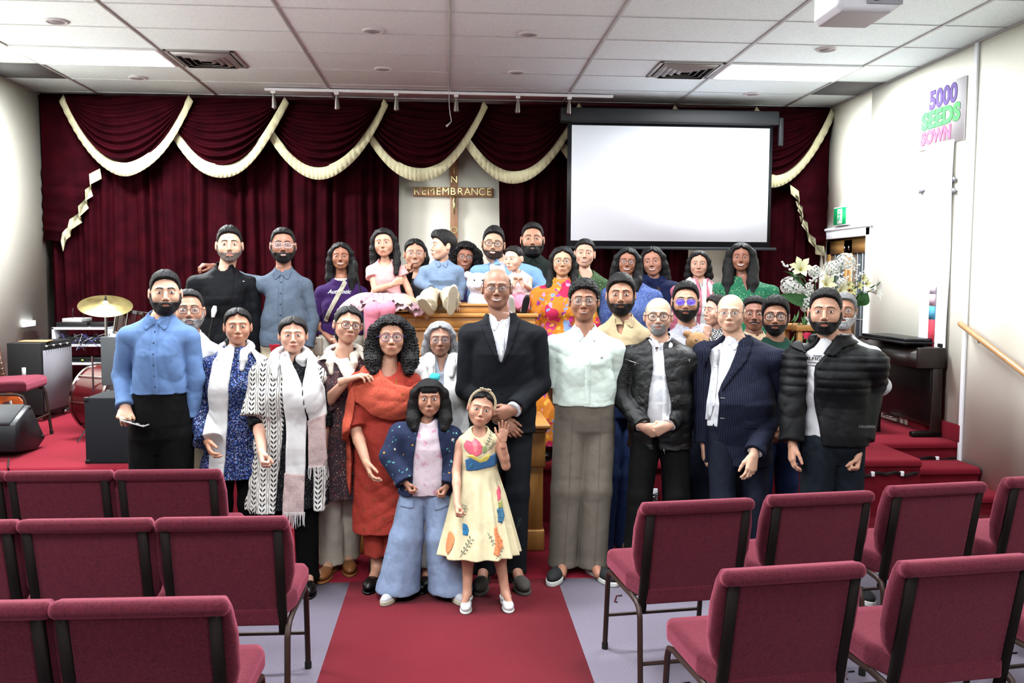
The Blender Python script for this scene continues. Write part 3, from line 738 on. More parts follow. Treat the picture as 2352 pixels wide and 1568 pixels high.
# ================= people =================
def npM(M): return np.array(M)
class Person:
    def __init__(s, label, head, Y, base=0.0, sh=None, yaw=0, pitch=0, tilt=0, skin=(168, 120, 92), sex='m', hair='short', hc=(26, 24, 26), brow=1.0,
                 smile=.3, teeth=0, fw=1.07, beard=None, bc=None, glasses=None, look=(0, 0), el=None, er=None, wl=None, wr=None, body=0, ww=None, hw=None, belly=0,
                 hands=('relax', 'relax'), hl=None, hr=None, seat=None, kid=0, nose=1.0, ears=1, hairkw=None, hipx=None, lean=0, group='people in the group photo', sd=0, crotch=None):
        cxp, yt, yc = head; s.Y = Y; s.base = base
        hp = (yc - yt); s.hs = hp * Y / FPX / (.236 if hair not in ('bald', 'none') else .226)
        C = W(cxp, (yt + yc) / 2, Y); top = W(cxp, yt, Y).z
        s.o = A3(C.x, Y, base); s.H = max(.5, top - base) if not seat else None
        s.root = empty('person', s.o, label, 'person', group); s.seed = int(cxp) + sd; s.sex = sex; ca = math.atan2(-C.x, Y); s.yawb = R(body) + ca * .7; yaw = yaw + math.degrees(ca); s.pxc = cxp
        skin = tuple(min(250, int(v * 1.09 + 4)) for v in skin); s.skin = skinmat(skin); s.sc = skin; s.kw = dict(hair=hair, hc=hc, smile=smile, teeth=teeth, fw=fw, beard=beard, bc=bc or hc, glasses=glasses, look=look, brow=brow, kid=kid, nose=nose, ears=ears, hairkw=hairkw or {})
        s.C = A3(*C) - s.o + A3(0, 0, -.0); s.zc_head = s.C[2]
        s.M = Matrix.Translation(Vector(s.C)) @ Matrix.Rotation(R(yaw), 4, 'Z') @ Matrix.Rotation(R(pitch), 4, 'X') @ Matrix.Rotation(R(tilt), 4, 'Y') @ Matrix.Scale(s.hs, 4)
        xl, yl, xr, yr = sh
        s.g = g = (s.hs if kid else (s.H / 1.74 if s.H else 1.0) * .5 + .5)
        if kid: s.g = g = kid
        a, b = s.J(xl, yl), s.J(xr, yr)
        s.sw = (b[0] - a[0]) / 2; ins = .052 * g
        s.mx = (a[0] + b[0]) / 2; s.zs = (a[2] + b[2]) / 2
        cb, sb = math.cos(s.yawb), math.sin(s.yawb)
        s.SL = A3(a[0] + ins, -sb * s.sw, a[2] - ins * .95); s.SR = A3(b[0] - ins, sb * s.sw, b[2] - ins * .95)
        H = s.H or 1.5
        s.El = s.J(*el) if el else s.SL + A3(-.035, .02, -.168 * H); s.Er = s.J(*er) if er else s.SR + A3(.035, .02, -.168 * H)
        s.Wl = s.J(*wl) if wl else s.El + A3(.0, -.04, -.145 * H); s.Wr = s.J(*wr) if wr else s.Er + A3(.0, -.04, -.145 * H)
        s.zcr = (.475 * H if s.H else 0) if crotch is None else crotch
        s.hx = s.J(hipx, 900)[0] if hipx else s.mx
        s.ww = ww or (.155 if sex == 'm' else .145) * g; s.hw = hw or (.172 if sex == 'm' else .178) * g; s.belly = belly
        s.zN = s.zs + .068 * g; s.N = A3(s.mx * .7 + s.C[0] * .3, .01, s.zN)
        s.hands = hands; s.hlr = (hl, hr); s.legs = None; s.covered = True; s.fields = {}; s.armskin = True; s.seat = seat; s.skirt_lev = []
    def J(s, px, py, dy=0.0): return A3(*W(px, py, s.Y + dy)) - s.o
    def xz(s, pts, dy=-.12): return [(q[0], q[2]) for q in (s.J(x, y, dy) for x, y in pts)]
    # ---- torso section stack
    def lev(s, inf=0, z0=None, hem=None, hemd=None, mid=None, top=.0, waistz=None):
        g = s.g; sw = s.sw; zs = s.zs; d = .115 * g; w = s.zcr + (zs - s.zcr) * .45; hz = s.zcr + .1 * g
        wm = lambda z: s.mx + (s.hx - s.mx) * np.clip((zs - z) / max(zs - hz, .01), 0, 1)
        L = [(s.zN + .01 + top, s.N[0], .012, .060 * g + inf, .062 * g + inf), (zs + .022 * g, s.mx, .012, .10 * g + inf, .078 * g + inf), (zs - .008 * g, s.mx, .01, sw - .055 * g + inf, .092 * g + inf),
             (zs - .05 * g, s.mx, .005, sw - .062 * g + inf, .106 * g + inf), (zs - .14 * g, s.mx, .0, sw - .074 * g + inf, d + (.012 * g if s.sex == 'm' else .0) + inf),
             (w, wm(w), -s.belly * .6, s.ww + inf, .100 * g + s.belly + inf), (hz, wm(hz), 0, s.hw + inf, .118 * g + s.belly * .5 + inf), (s.zcr, s.hx, 0, s.hw * .98 + inf, .115 * g + inf)]
        if z0 is None: z0 = s.zcr
        if z0 > s.zcr:
            z = np.array([l[0] for l in L])[::-1]; row = [z0] + [float(np.interp(z0, z, np.array([l[j] for l in L])[::-1])) for j in range(1, 5)]
            L = [l for l in L if l[0] > z0 + .005] + [tuple(row)]
            if hem: L[-1] = (z0, L[-1][1], L[-1][2], hem, hemd or L[-1][4])
        else:
            if waistz is not None:
                L = [l for l in L if l[0] > waistz + .01] + [(waistz, s.hx, -s.belly * .5, s.ww + inf, .10 * g + inf)]
            L += [(z0, s.hx, 0, hem or s.hw + inf, hemd or (hem or s.hw + inf) * .72)]
            if s.legs and hem and z0 < .5: L[-1] = (z0, L[-1][1], min(0, (s.legs[0][2][1] + s.legs[1][2][1]) / 2 * .6), L[-1][3], L[-1][4])
        return L
    def field(s, z0, z1, h, wide=.1):
        xs = [s.SL[0], s.SR[0], s.El[0], s.Er[0], s.Wl[0], s.Wr[0], s.mx - s.hw, s.mx + s.hw]; ys = [s.SL[1], s.El[1], s.Er[1], s.Wl[1], s.Wr[1]]
        return F((min(xs) - wide, min(-.2, min(ys) - .1), z0 - .03), (max(xs) + wide, max(.2, max(ys) + .09), z1 + .03), h)
    def bust(s, f, inf):
        if s.sex == 'f' and not s.kw['kid']:
            for sx in (-1, 1): f.ell((s.mx + sx * .068 * s.g, -.082 * s.g + 0, s.zs - .165 * s.g), (.062 + inf, .052 + inf, .066 + inf), .05)
    def arm(s, f, side, inf, t, k=.012, flare=0, rr=(.050, .042, .034)):
        S, E, W_ = (s.SL, s.El, s.Wl) if side == 0 else (s.SR, s.Er, s.Wr); g = s.g; r = [x * g + inf for x in rr]
        if t <= 1:
            c = S + (E - S) * t; e = c + (E - S) / np.linalg.norm(E - S) * .1
            rt = r[0] + (r[1] - r[0]) * t + flare
            f.limb([S, c, e], [r[0], rt, rt], k, cut=c)
        else:
            c = E + (W_ - E) * (t - 1); u = (W_ - E) / np.linalg.norm(W_ - E)
            rt = r[1] + (r[2] - r[1]) * (t - 1) + flare
            f.limb([S, E, c, c + u * .08], [r[0], r[1] + flare * .3, rt, rt], k, cut=c)
    def top(s, name, m, hem, sleeve=1.95, inf=.008, h=.006, neck='crew', wr=.0035, flare=0, hemw=None, hemd=None, mid=None, waistz=None, pleat=None, open_=None, shoulder=.0, nocarve=False, sl=(True, True), openy=.0, ncut=1.0, topz=0, armrr=(.050, .042, .034), wrsc=1.0, cuts=None, extra=None):
        z0 = s.J(s.pxc, hem, -.1)[2] if hem > 10 else hem
        sv = sleeve; sleeve = max(sv) if isinstance(sv, tuple) else sv
        f = s.field(min(z0, s.Wl[2] if sleeve > 1 and sl[0] else z0, s.Wr[2] if sleeve > 1 and sl[1] else z0, s.El[2], s.Er[2]) - .02, max(s.zN + .05, s.Wl[2] if sleeve > 1 else 0, s.Wr[2] if sleeve > 1 else 0, s.El[2], s.Er[2]) + .05, h, wide=.13 if not hemw else max(.13, hemw))
        f.loft(s.lev(inf, z0, hemw, hemd, mid, topz, waistz), 0, s.yawb, pleat=pleat)
        s.bust(f, inf)
        # shoulder caps
        for k_, S in ((0, s.SL), (1, s.SR)):
            if not sleeve and inf < .02:
                q_ = A3(s.mx + (S[0] - s.mx) * .80, S[1] * .8, S[2] + .022 * s.g); f.rc(q_, (s.mx + (S[0] - s.mx) * .42, .012, s.zs - .022 * s.g), .030 * s.g + inf, .052 * s.g + inf, .03); continue
            f.rc(S, (s.mx + (S[0] - s.mx) * .42, .012, s.zs - .022 * s.g), .050 * s.g + inf, .055 * s.g + inf, .04)
        if sleeve:
            for i in (0, 1):
                if sl[i]: s.arm(f, i, inf, sv if not isinstance(sv, tuple) else sv[i], flare=flare, rr=armrr)
        if extra: extra(f)
        if wr: f.wrinkle(wr, wrsc, s.seed, (1, 1, 1.3))
        if z0 is not None: f.clip(lambda X, Y, Z: (z0 - Z) + X * 0 + Y * 0) if False else None
        if not nocarve:
            n = s.N; g = s.g
            if neck == 'crew': f.ell((n[0], n[1] - .03 * g, n[2] + .025 * g), (.062 * g * ncut, .085 * g * ncut, .045 * g * ncut), .0, 's')
            elif neck == 'v': f.carve([(n[0] - .05 * g * ncut, n[2] + .06 * g), (n[0] + .05 * g * ncut, n[2] + .06 * g), (n[0] + .008, n[2] - .10 * g * ncut), (n[0] - .008, n[2] - .10 * g * ncut)], n[1]); f.ell((n[0], n[1] - .02 * g, n[2] + .03 * g), (.062 * g, .07 * g, .04 * g), .0, 's')
            elif neck == 'scoop': f.ell((n[0], n[1] - .06 * g, n[2] + .02 * g), (.078 * g * ncut, .11 * g, .095 * g * ncut), .0, 's')
        if open_: f.carve(s.xz(open_), openy)
        if cuts: cuts(f)
        s.fields[name] = f; s.f = f; s.topm = m; s.topname = name
        s.topobj = f.build(name, m, s.root); return f
    def collar(s, m, kind='shirt', name='collar', open_w=.012, hgt=.036, drop=.055, par=None, spread=.05):
        n = s.N; g = s.g; z0 = n[2] - .012 * g
        f = F((n[0] - .12 * g, n[1] - .19, n[2] - .13 * g), (n[0] + .12 * g, n[1] + .12, n[2] + .07 * g), .0032)
        rn = .064 * g
        def band(X, Y, Z):
            zz = (Z - z0) / (hgt * g); r = rn + .006 - .010 * zz; q = np.sqrt((X - n[0]) ** 2 + ((Y - n[1] + .006)) ** 2)
            tilt = Z - (Y - n[1]) * .35
            d = np.abs(q - r) - .0042
            return np.maximum(d, np.maximum(tilt - (z0 + hgt * g), z0 - .03 * g - Z))
        f.put(band, (n[0] - .08, n[1] - .09, z0 - .05), (n[0] + .08, n[1] + .09, z0 + hgt * g + .04))
        w = open_w
        f.carve([(n[0] - w * 2.2 * g, z0 + .09 * g), (n[0] + w * 2.2 * g, z0 + .09 * g), (n[0] + .002, z0 - .035 * g * (1 + w * 18)), (n[0] - .002, z0 - .035 * g * (1 + w * 18))], n[1] - .0)
        if kind == 'shirt':
            src = s.f; fr = src.front() if not hasattr(src, 'fy') else src
            for sx in (-1, 1):
                pl = [(n[0] + sx * (w * .6) * g, z0 - .022 * g - w * .35), (n[0] + sx * .05 * g, z0 + .022 * g), (n[0] + sx * .068 * g, z0 + .004 * g), (n[0] + sx * spread * g, z0 - drop * g), (n[0] + sx * (spread - .012) * g, z0 - (drop + .004) * g)]
                pts = np.array(pl)
                X, Y, Z = f.XYZ(); p = poly2d(pts, f.ax[0][:, None], f.ax[2][None, :])[:, None, :]
                fy = src.fyat(f.ax[0][:, None] * np.ones((1, len(f.ax[2]))), f.ax[2][None, :] * np.ones((len(f.ax[0]), 1)), n[1] - .05)
                # flap rises from the chest to the band
                lift = np.clip((f.ax[2][None, :] - (z0 - drop * g)) / (drop * g), 0, 1) * .006
                yb = np.minimum(fy - .004 - lift, n[1] - .0 - np.sqrt(np.maximum((rn + .013) ** 2 - (f.ax[0][:, None] - n[0]) ** 2, 0)) * (f.ax[2][None, :] > z0 - .02 * g))[:, None, :]
                d = np.maximum(np.maximum(np.abs(Y - yb) - .0048, p), Y - n[1] - .02)
                f.A = np.minimum(f.A, d.astype(np.float32))
        return f.build(name, m, par or s.root, sm=2)
    def placket(s, m, bm=None, x0=None, zt=None, zb=None, n=6, w=.016, strip=True, dx=0):
        """button strip and buttons down the front of the last garment"""
        f = s.f; x0 = s.N[0] if x0 is None else x0; zt = s.N[2] - .05 if zt is None else zt
        if strip:
            mb = MB(); K = 24; V = []
            for i in range(K):
                z = zt + (zb - zt) * i / (K - 1); x = x0 + dx * i / (K - 1)
                for u in (-1, 1): V.append((x + u * w, float(f.fyat(x + u * w, z)) - .0022, z))
            Q = [(2 * i, 2 * i + 1, 2 * i + 3, 2 * i + 2) for i in range(K - 1)]
            V2 = [(a, b + .004, c) for a, b, c in V]
            mb.add(V + V2, [tuple(reversed(q)) for q in Q] + [(2 * i, 2 * i + 2, 2 * K + 2 * i + 2, 2 * K + 2 * i) for i in range(K - 1)] + [(2 * i + 1, 2 * K + 2 * i + 1, 2 * K + 2 * i + 3, 2 * i + 3) for i in range(K - 1)])
            mb.build('placket', m, s.root, False)
        for i in range(n):
            t = (i + .5) / n; z = zt + (zb - zt) * t; x = x0 + dx * t
            y = float(f.fyat(x, z)) - .004
            b = MB(); b.lathe([(0, -.0018), (.0036, -.0016), (.0042, 0), (.0036, .002)], n=10, M=Matrix.Rotation(R(90), 3, 'X'))
            b.lathe([(.0, -.0), (.0, .001)], n=3); o = b.build('button', bm or m, s.root, True, (x, y, z))
    def drape(s, name, m, polys, off=.006, t=.004, dy=-.12, h=.005, src=None, yc=.02, sm=1, wr=0, front=True, par=None, local=False, wrst=(1, 1, .2)):
        src = src or s.f; f = src.like()
        for p in polys: f.shellof(src, off, t, p if local else s.xz(p, dy), front, yc)
        if wr: f.wrinkle(wr, 1.6, s.seed + 5, wrst)
        return f.build(name, m, par or s.root, sm=sm)
    # ---- legs
    def setlegs(s, spread=.09, foot=None, splay=8, dy=(0, 0), kl=None, kr=None):
        g = s.g; hx = s.hx; s.splay = splay
        a = s.zcr + .03
        if foot: fl, fr_ = [WZ(x, y, s.base + .04) for x, y in foot]; fl = A3(*fl) - s.o; fr_ = A3(*fr_) - s.o
        else: fl, fr_ = A3(hx - spread * g * 1.1, dy[0], .06), A3(hx + spread * g * 1.1, dy[1], .06)
        fl[2] = fr_[2] = .085 * min(1, g)
        s.legs = []
        for i, q in enumerate((fl, fr_)):
            hip = A3(hx + (-1, 1)[i] * s.hw * .47, 0, a); kn = (hip + q) / 2 + A3(0, -.02, .02)
            s.legs.append((hip, kn, q))
    def trousers(s, m, r=(.092, .068, .055), inf=.004, cutz=.05, ends=False, name='trousers', wr=.004, topz=None, pel=True, h=.007, pelinf=.002, k=.012, st=(1, 1, .5), wsc=.8):
        if not s.legs: s.setlegs()
        g = s.g; xs = [p[0] for l in s.legs for p in l]; ys = [p[1] for l in s.legs for p in l]; tz = (s.J(s.pxc, topz, -.1)[2] if topz and topz > 10 else topz) or s.zcr + .2 * g
        f = F((min(xs) - .2, min(ys) - .22, min(-.02, min(p[2] for l in s.legs for p in l) - .06)), (max(xs) + .2, max(ys) + .22, tz + .03), h)
        if pel:
            L = [l for l in s.lev(pelinf, s.zcr + .02) if l[0] < tz] + [(s.zcr - .07, s.hx, 0, s.hw * .66, .07 * g)]
            z = np.array([l[0] for l in s.lev(pelinf)])[::-1]; row = [tz] + [float(np.interp(tz, z, np.array([l[j] for l in s.lev(pelinf)])[::-1])) for j in range(1, 5)]
            f.loft(L + [tuple(row)], .02, s.yawb)
        for hip, kn, an in s.legs:
            u = (an - kn) / np.linalg.norm(an - kn); c = an.copy(); c[2] = cutz
            if ends: f.limb([hip, kn, an, an + u * .08], [x * g + inf for x in (r[0], r[1], r[2], r[2])], k, cut=an)
            else: f.limb([hip, kn, c + u * .0, c + A3(0, 0, -.1)], [x * g + inf for x in (r[0], r[1], r[2], r[2])], k, cut=c)
        if wr: f.wrinkle(wr, wsc, s.seed + 3, st)
        s.ft = f
        return f.build(name, m, s.root)
    def shoes(s, m, sole=None, kind='shoe', name='shoe', L=.27, tip=0):
        g = s.g if not s.kw['kid'] else s.g * 1.05; sole = sole or m
        for i, (hip, kn, an) in enumerate(s.legs):
            L_ = L * g; a = R(s.splay) * (-1, 1)[i]
            M = Matrix.Translation((an[0], an[1] + .03 * g, 0)) @ Matrix.Rotation(a, 4, 'Z') @ (Matrix.Rotation(R(tip * (-1, 1)[i]), 4, 'Y') if tip else Matrix.Identity(4))
            f = F((-.07, -L_ - .03, -.01), (.07, .1, .22), .0042)
            w = .044 * g
            f.ell((0, -L_ * .68, .038 * g), (w, L_ * .34, .036 * g), .02); f.ell((0, -L_ * .12, .045 * g), (w * .82, L_ * .3, .045 * g), .03); f.rc((0, -.0, .05 * g), (0, .0, .09 * g), .038 * g, .036 * g, .03)
            if kind == 'boot': f.rc((0, .0, .05), (0, .0, .2), .045 * g, .05 * g, .03); f.clip(lambda X, Y, Z: Z - .195 + 0 * X + 0 * Y)
            elif kind == 'flat':
                f.ell((0, -L_ * .28, .075 * g), (w * .62, L_ * .34, .045 * g), .0, 's'); f.clip(lambda X, Y, Z: Z - .058 * g + 0 * X + 0 * Y)
                f.rc((-w * .8, -L_ * .2, .05 * g), (0, -L_ * .3, .078 * g), .006, .006, .004); f.rc((w * .8, -L_ * .2, .05 * g), (0, -L_ * .3, .078 * g), .006, .006, .004)
            else: f.clip(lambda X, Y, Z: Z - .10 * g + 0 * X + 0 * Y)
            f.clip(lambda X, Y, Z: .012 - Z + 0 * X + 0 * Y)
            o = f.build(name, m, s.root, M)
            f = F((-.08, -L_ - .05, -.01), (.08, .1, .05), .0042); so = .028 if kind == 'sneaker' else .014
            f.ell((0, -L_ * .68, .0), (w * 1.08, L_ * .36, .2), .02); f.ell((0, -L_ * .1, .0), (w * .9, L_ * .3, .2), .03); f.clip(lambda X, Y, Z: np.maximum(Z - so, .002 - Z) + 0 * X + 0 * Y)
            f.build('sole', sole, o, M)
    # ---- head
    def head(s):
        k = s.kw; fw = k['fw']; kid = k['kid']; Mi = np.array(s.M.inverted()); nl = Mi[:3, :3] @ (s.N + A3(0, .005, -.03)) + Mi[:3, 3]
        f = F((-.108, -.135, -.20), (.108, .125, .132), .003)
        ck = 1.0 if not kid else 1.06
        f.ell((0, .012, .028), (.0735 * fw, .093, .084), 0); f.ell((0, -.022, -.028), (.0605 * fw * ck, .061, .078), .035)
        jw = .047 * fw * (1 if s.sex == 'm' else .93)
        for sx in (-1, 1):
            f.rc((sx * jw, .0, -.048), (sx * .019, -.052, -.088), .021, .0175, .03)
            f.ell((sx * .037 * fw, -.058, -.03), (.024 * ck, .021, .023 * ck), .025)
            f.rc((sx * .012, -.083, .025), (sx * .045, -.068, .022), .008, .007, .014)
        f.ell((0, -.064, -.094), (.023 if s.sex == 'm' else .018, .018, .017), .02)
        f.ell((0, -.078, -.064), (.027, .014, .02), .018)
        for sx in (-1, 1): f.ell((sx * .0315, -.096, .001), (.018, .0145, .0115), .012, 's')
        for sx in (-1, 1): f.ell((sx * .0315, -.0765, .0005), (.0155, .0105, .0105), .006)
        n = k['nose'] * (1 if not kid else .8)
        f.rc((0, -.083, .012), (0, -.083 - .024 * n, -.029), .0075, .0112 * (.5 + .5 * n), .011)
        for sx in (-1, 1): f.ell((sx * .0125 * n, -.092, -.036), (.0078 * n, .010, .0072), .007); f.ell((sx * .0065, -.1, -.0445), (.004, .005, .003), .003, 's')
        f.rc((-.02, -.088, -.0615), (0, -.0945, -.0595), .004, .0048, .005); f.rc((0, -.0945, -.0595), (.02, -.088, -.0615), .0048, .004, .005)
        f.rc((-.014, -.0905, -.0705), (.014, -.0905, -.0705), .0052, .0052, .006)
        if k['ears']:
            for sx in (-1, 1):
                f.ell((sx * .0775 * fw, .012, -.008), (.0105, .019, .031), .006); f.ell((sx * .088 * fw, .004, -.006), (.008, .010, .017), .006, 's')
        nr = (.053 if s.sex == 'm' else .043) * (1 if not kid else .8) / max(s.hs, .5) * s.g
        f.rc((0, .018, -.05), nl, nr, nr * 1.06, .02)
        f.front()
        bf = f.like(); bf.A = f.A.copy()
        s.hf = f; V, Q = f.verts(); Ma = np.array(s.M)
        V = V @ Ma[:3, :3].T + Ma[:3, 3]
        # ---- face features
        def add(name, m, VF, mi=None):
            Vp, Fp = VF; Vp = Vp @ Ma[:3, :3].T + Ma[:3, 3]
            o = mkmesh(name, Vp, Fp, None, s.root, True)
            for x in (m if isinstance(m, list) else [m]): o.data.materials.append(x)
            if mi is not None: o.data.polygons.foreach_set('material_index', np.array(mi, np.int32))
            return o
        lx, lz = k['look']; oh = .0060 if not kid else .0072; sq = k['smile'] > .75
        if sq: oh *= .68
        for sx in (-1, 1):
            cx0 = sx * .0315; a = .0142; tiltz = .0012
            upz = lambda u: .0008 + oh * (1 - abs(u) ** 2.2) ** .8; loz = lambda u: .0008 - oh * .72 * (1 - abs(u) ** 2.4)
            parts = [patch(f, lambda u: (cx0 + a * u, upz(u) + tiltz * u * sx), lambda u: (cx0 + a * u, loz(u) + tiltz * u * sx), 17, .0009, 1, nv=7, bulge=.0016)]
            def disc(r, off):
                c0, c1 = cx0 + lx, lz + .0010
                lim = lambda x, z: (x, min(max(z, loz((x - cx0) / a * .98) + .0002), upz(min(1, max(-1, (x - cx0) / a)))))
                return patch(f, lambda u: lim(c0 + r * u, c1 + r * math.sqrt(max(0, 1 - u * u))), lambda u: lim(c0 + r * u, c1 - r * math.sqrt(max(0, 1 - u * u))), 11, off, 1, nv=5, bulge=.0016 * .9)
            parts.append(disc(.0066, .0022)); parts.append(disc(.0030, .0030))
            parts.append(patch(f, lambda u: (cx0 + a * 1.08 * u, upz(u) + .0017 + tiltz * u * sx), lambda u: (cx0 + a * 1.05 * u, upz(u) - .0005 + tiltz * u * sx), 15, .0026, 1, nv=3))
            AV = []; AF = []; mi = []
            for j, (vv, ff) in enumerate(parts): AF += [tuple(q + sum(len(x) for x in AV) for q in fc) for fc in ff]; AV.append(vv); mi += [j] * len(ff)
            add('eye', [EYEW, IRIS, PUP, LASH], (np.concatenate(AV), AF), mi)
            if k['brow']:
                b = k['brow']; th = .0042 * b * (.8 if s.sex != 'm' else 1.1)
                def bt(u): return (sx * (.031 + .020 * u), .0215 + .0045 * (1 - u * u) - .0004 * u + th * (1 - max(0, u) ** 2) ** .5 * .8)
                def bb(u): return (sx * (.031 + .020 * u), .0215 + .0045 * (1 - u * u) - .0004 * u - th * .35)
                pt = patch(f, bt if sx > 0 else (lambda u: bt(-u)), bb if sx > 0 else (lambda u: bb(-u)), 13, .0016, 1, nv=4)
                add('eyebrow', hairmat(k['hc'] if max(k['hc']) < 110 else (90, 86, 84)), pt)
        sm_ = k['smile']; w = .0205 + .0100 * sm_; lift = .0012 + .0065 * sm_; op = .0048 * k['teeth']; zc = -.0645 - .0005
        mc = lambda u: zc - .001 + lift * u * u
        lipc = tuple(int(x * y) for x, y in zip(s.sc, (.86, .66, .66))); lm = skinmat(lipc)
        ut = lambda u: (w * u, mc(u) + op * (1 - u * u) + (.0052 - .0012 * math.exp(-(u / .18) ** 2)) * (1 - u * u) ** .8 + .0003)
        l1 = patch(f, ut, lambda u: (w * u, mc(u) + op * (1 - u * u)), 17, .0016, 1, nv=5)
        l2 = patch(f, lambda u: (w * u, mc(u) - op * 1.1 * (1 - u * u)), lambda u: (w * u, mc(u) - op * 1.1 * (1 - u * u) - .0068 * (1 - u * u) ** .7 - .0003), 17, .0018, 1, nv=5)
        add('lips', lm, (np.concatenate([l1[0], l2[0]]), l1[1] + [tuple(q + len(l1[0]) for q in fc) for fc in l2[1]]))
        add('mouth', MOUTH if k['teeth'] < .3 else TEETH, patch(f, lambda u: (w * .96 * u, mc(u) + (op + .0006) * (1 - u * u) + .0003), lambda u: (w * .96 * u, mc(u) - (op * .9 + .0006) * (1 - u * u) - .0003), 15, .0008, 1, nv=3)).name = 'teeth' if k['teeth'] >= .3 else 'mouth'
        if k['beard']: s.do_beard(f, k['beard'])
        s.do_hair(f)
        if k['glasses']: s.do_glasses(f, add)
        return V, Q
    def do_beard(s, f, bd):
        th, full = bd[0], bd[1]; g = f.like()
        X, Y, Z = f.XYZ()
        cy = Y.ravel(); zc = np.interp(cy, [-.12, -.085, -.06, -.035, -.02, -.01, .01], [-.050, -.051, -.053, -.042, -.024, -.002, .01])[None, :, None]
        grow = th * (1.0 + (.9 if th > .008 else .5) * np.clip((-Z - .06) / .05, 0, 1) * (Y < -.02))
        if full >= 1: d = np.maximum(np.maximum(Z - zc, Y - .002 + .35 * np.clip(-.06 - Z, 0, .05)), (np.abs(X) - .0775 * s.kw['fw']))
        elif full >= .5: d = np.maximum(np.maximum(Z + .05, Y + .02), np.abs(X) - .045)
        else: d = np.maximum(np.maximum(Z + .050 + .25 * np.abs(X), -.0605 - .22 * np.abs(X) - Z), np.abs(X) - .036) + Y * 0
        zlo = np.interp(cy, [-.13, -.05, -.03, -.01, .01], [-.136, -.126, -.098, -.07, -.05])[None, :, None]; d = np.maximum(d, (zlo - Z) * .8)
        mo = np.sqrt((X / (.021)) ** 2 + ((Z + .067) / .0078) ** 2) - 1
        sk = f.A - grow
        d = np.maximum(sk, d + .0015 * np.sin(X * 420) * np.sin(Z * 380 + 2 * np.sin(X * 90)))
        if full >= .5: d = np.maximum(d, -np.maximum(mo * .008, Y + .04)); nz = np.maximum(np.abs(X) - .013, -.048 - Z); d = np.maximum(d, -np.maximum(nz, Y + .03))
        g.A = (d + .0009 * np.sin(X * 900 + 3 * np.sin(Z * 200)) * np.sin(Z * 500)).astype(np.float32)
        g.build('beard', hairmat(s.kw['bc'], True, 1), s.root, s.M)
    def do_hair(s, f):
        k = s.kw; h = k['hair']; q = dict(t=.004, top=.012, front=.078, L=.18, r=.028, curl=0, frontal=(1, 1), rec=0, side=-.02, vol=0, part=None, bun=0, temple=0, tail=None, fl=0)
        q.update(k['hairkw']); m = hairmat(k['hc'], q['curl'] > .3)
        if h == 'none': return
        if h == 'bald':
            g = f.like(); X, Y, Z = f.XYZ()
            d = np.maximum(f.A - .003, np.maximum(Z - .052, -.018 - Y)); zl = np.interp(Y.ravel(), [-.05, .0, .02, .06, .12], [-.0, -.0, -.035, -.06, -.06])[None, :, None]
            d = np.maximum(d, zl - Z); d = np.maximum(d, -(np.sqrt(((np.abs(X) - .082) / .016) ** 2 + ((Y - .008) / .02) ** 2 + ((Z + .006) / .033) ** 2) - 1) * .02)
            g.A = d.astype(np.float32); g.build('hair', m, s.root, s.M); return
        long_ = h in ('long', 'bob'); L = q['L']
        ex = max(.03, q['vol'] + .03) + (.06 if long_ else 0)
        lo = (-.115 - ex, -.14 - (.06 if long_ else 0), -.12 - (L + .12 if long_ or q['tail'] else 0)); hi = (.115 + ex, .14 + ex, .155 + ex)
        g = F(lo, hi, .0036 if long_ or q['tail'] else .0032); t = q['t'] + q['vol']; X, Y, Z = g.XYZ()
        fw = k['fw']
        g.ell((0, .014, .03), (.0735 * fw + t, .095 + t, .084 + t * .8), 0)
        if q['top']: g.ell((0, -.006, .056), (.068 * fw + t * .6, .084 + t * .6, .056 + q['top']), .02)
        if q['fl']: g.ell((-.012, -.055, .088), (.05, .035, .018 + q['fl']), .02)
        # hairline
        fr = q['front'] + (.010 if s.sex == 'm' else .006); ysl = np.array([-.13, -.085, -.07, -.05, -.034, -.02, -.006, .004, .025, .04, .09, .14]) + 0
        zsl = np.array([fr + .006, fr, fr - .006, fr - .028 + q['rec'], .018 + q['temple'], -.004, -.012 if s.sex == 'm' else .0, .012, .012, -.045, -.075, -.075])
        if h in ('long', 'bob'): zsl[5:9] = [.012, .0, -.005, -.01]
        if h == 'tied': zsl[3:9] = [fr - .022, .026, .004, -.004, -.010, .0]; zsl[9:] = [-.05, -.085, -.085]
        zl = np.interp(Y.ravel(), ysl, zsl)[None, :, None]
        d = zl - Z + (0 if q['part'] is None else .0)
        if q['part'] is not None: d = d + .018 * np.exp(-((X - q['part']) / .012) ** 2) * (Y < -.03)
        d = d * .75
        a = np.maximum(g.A, d); qq = np.maximum(.008 - np.abs(g.A - d), 0) / .008; g.A = (a + qq * qq * .002).astype(np.float32)
        if q['part'] is not None:
            w = np.exp(-((X - q['part']) / .004) ** 2) * (Z > .05); g.A = (g.A + .004 * w).astype(np.float32)
        if long_:
            r = q['r']; pp = q.get('pts')
            for i, sx in enumerate((-1, 1)):
                fro = q['frontal'][i]; yf = -.075 if fro else .04
                x1 = .085 + q['vol'] * .7
                pts = [(sx * .05, -.025, .085), (sx * x1, -.012, .03), (sx * (x1 + .006), .004, -.04), (sx * (x1 + .010), .002 if fro else .02, -.10), (sx * (x1 + .012), yf * .6, -.10 - L * .45), (sx * (x1 + .004), yf, -.10 - L)]
                rs = [.016 + q['vol'] * .5, r * .72 + q['vol'] * .4, r + q['vol'] * .3, r * 1.1 + q['vol'] * .3, r * 1.15, r * .8]
                g.chain(pts, rs, .025)
            g.ell((0, .055, -.05), (.078 + q['vol'] * .6, .05 + q['vol'] * .3, .12), .03); g.rc((0, .07, -.06), (0, .075, -.10 - L * .8), .06, .05, .04)
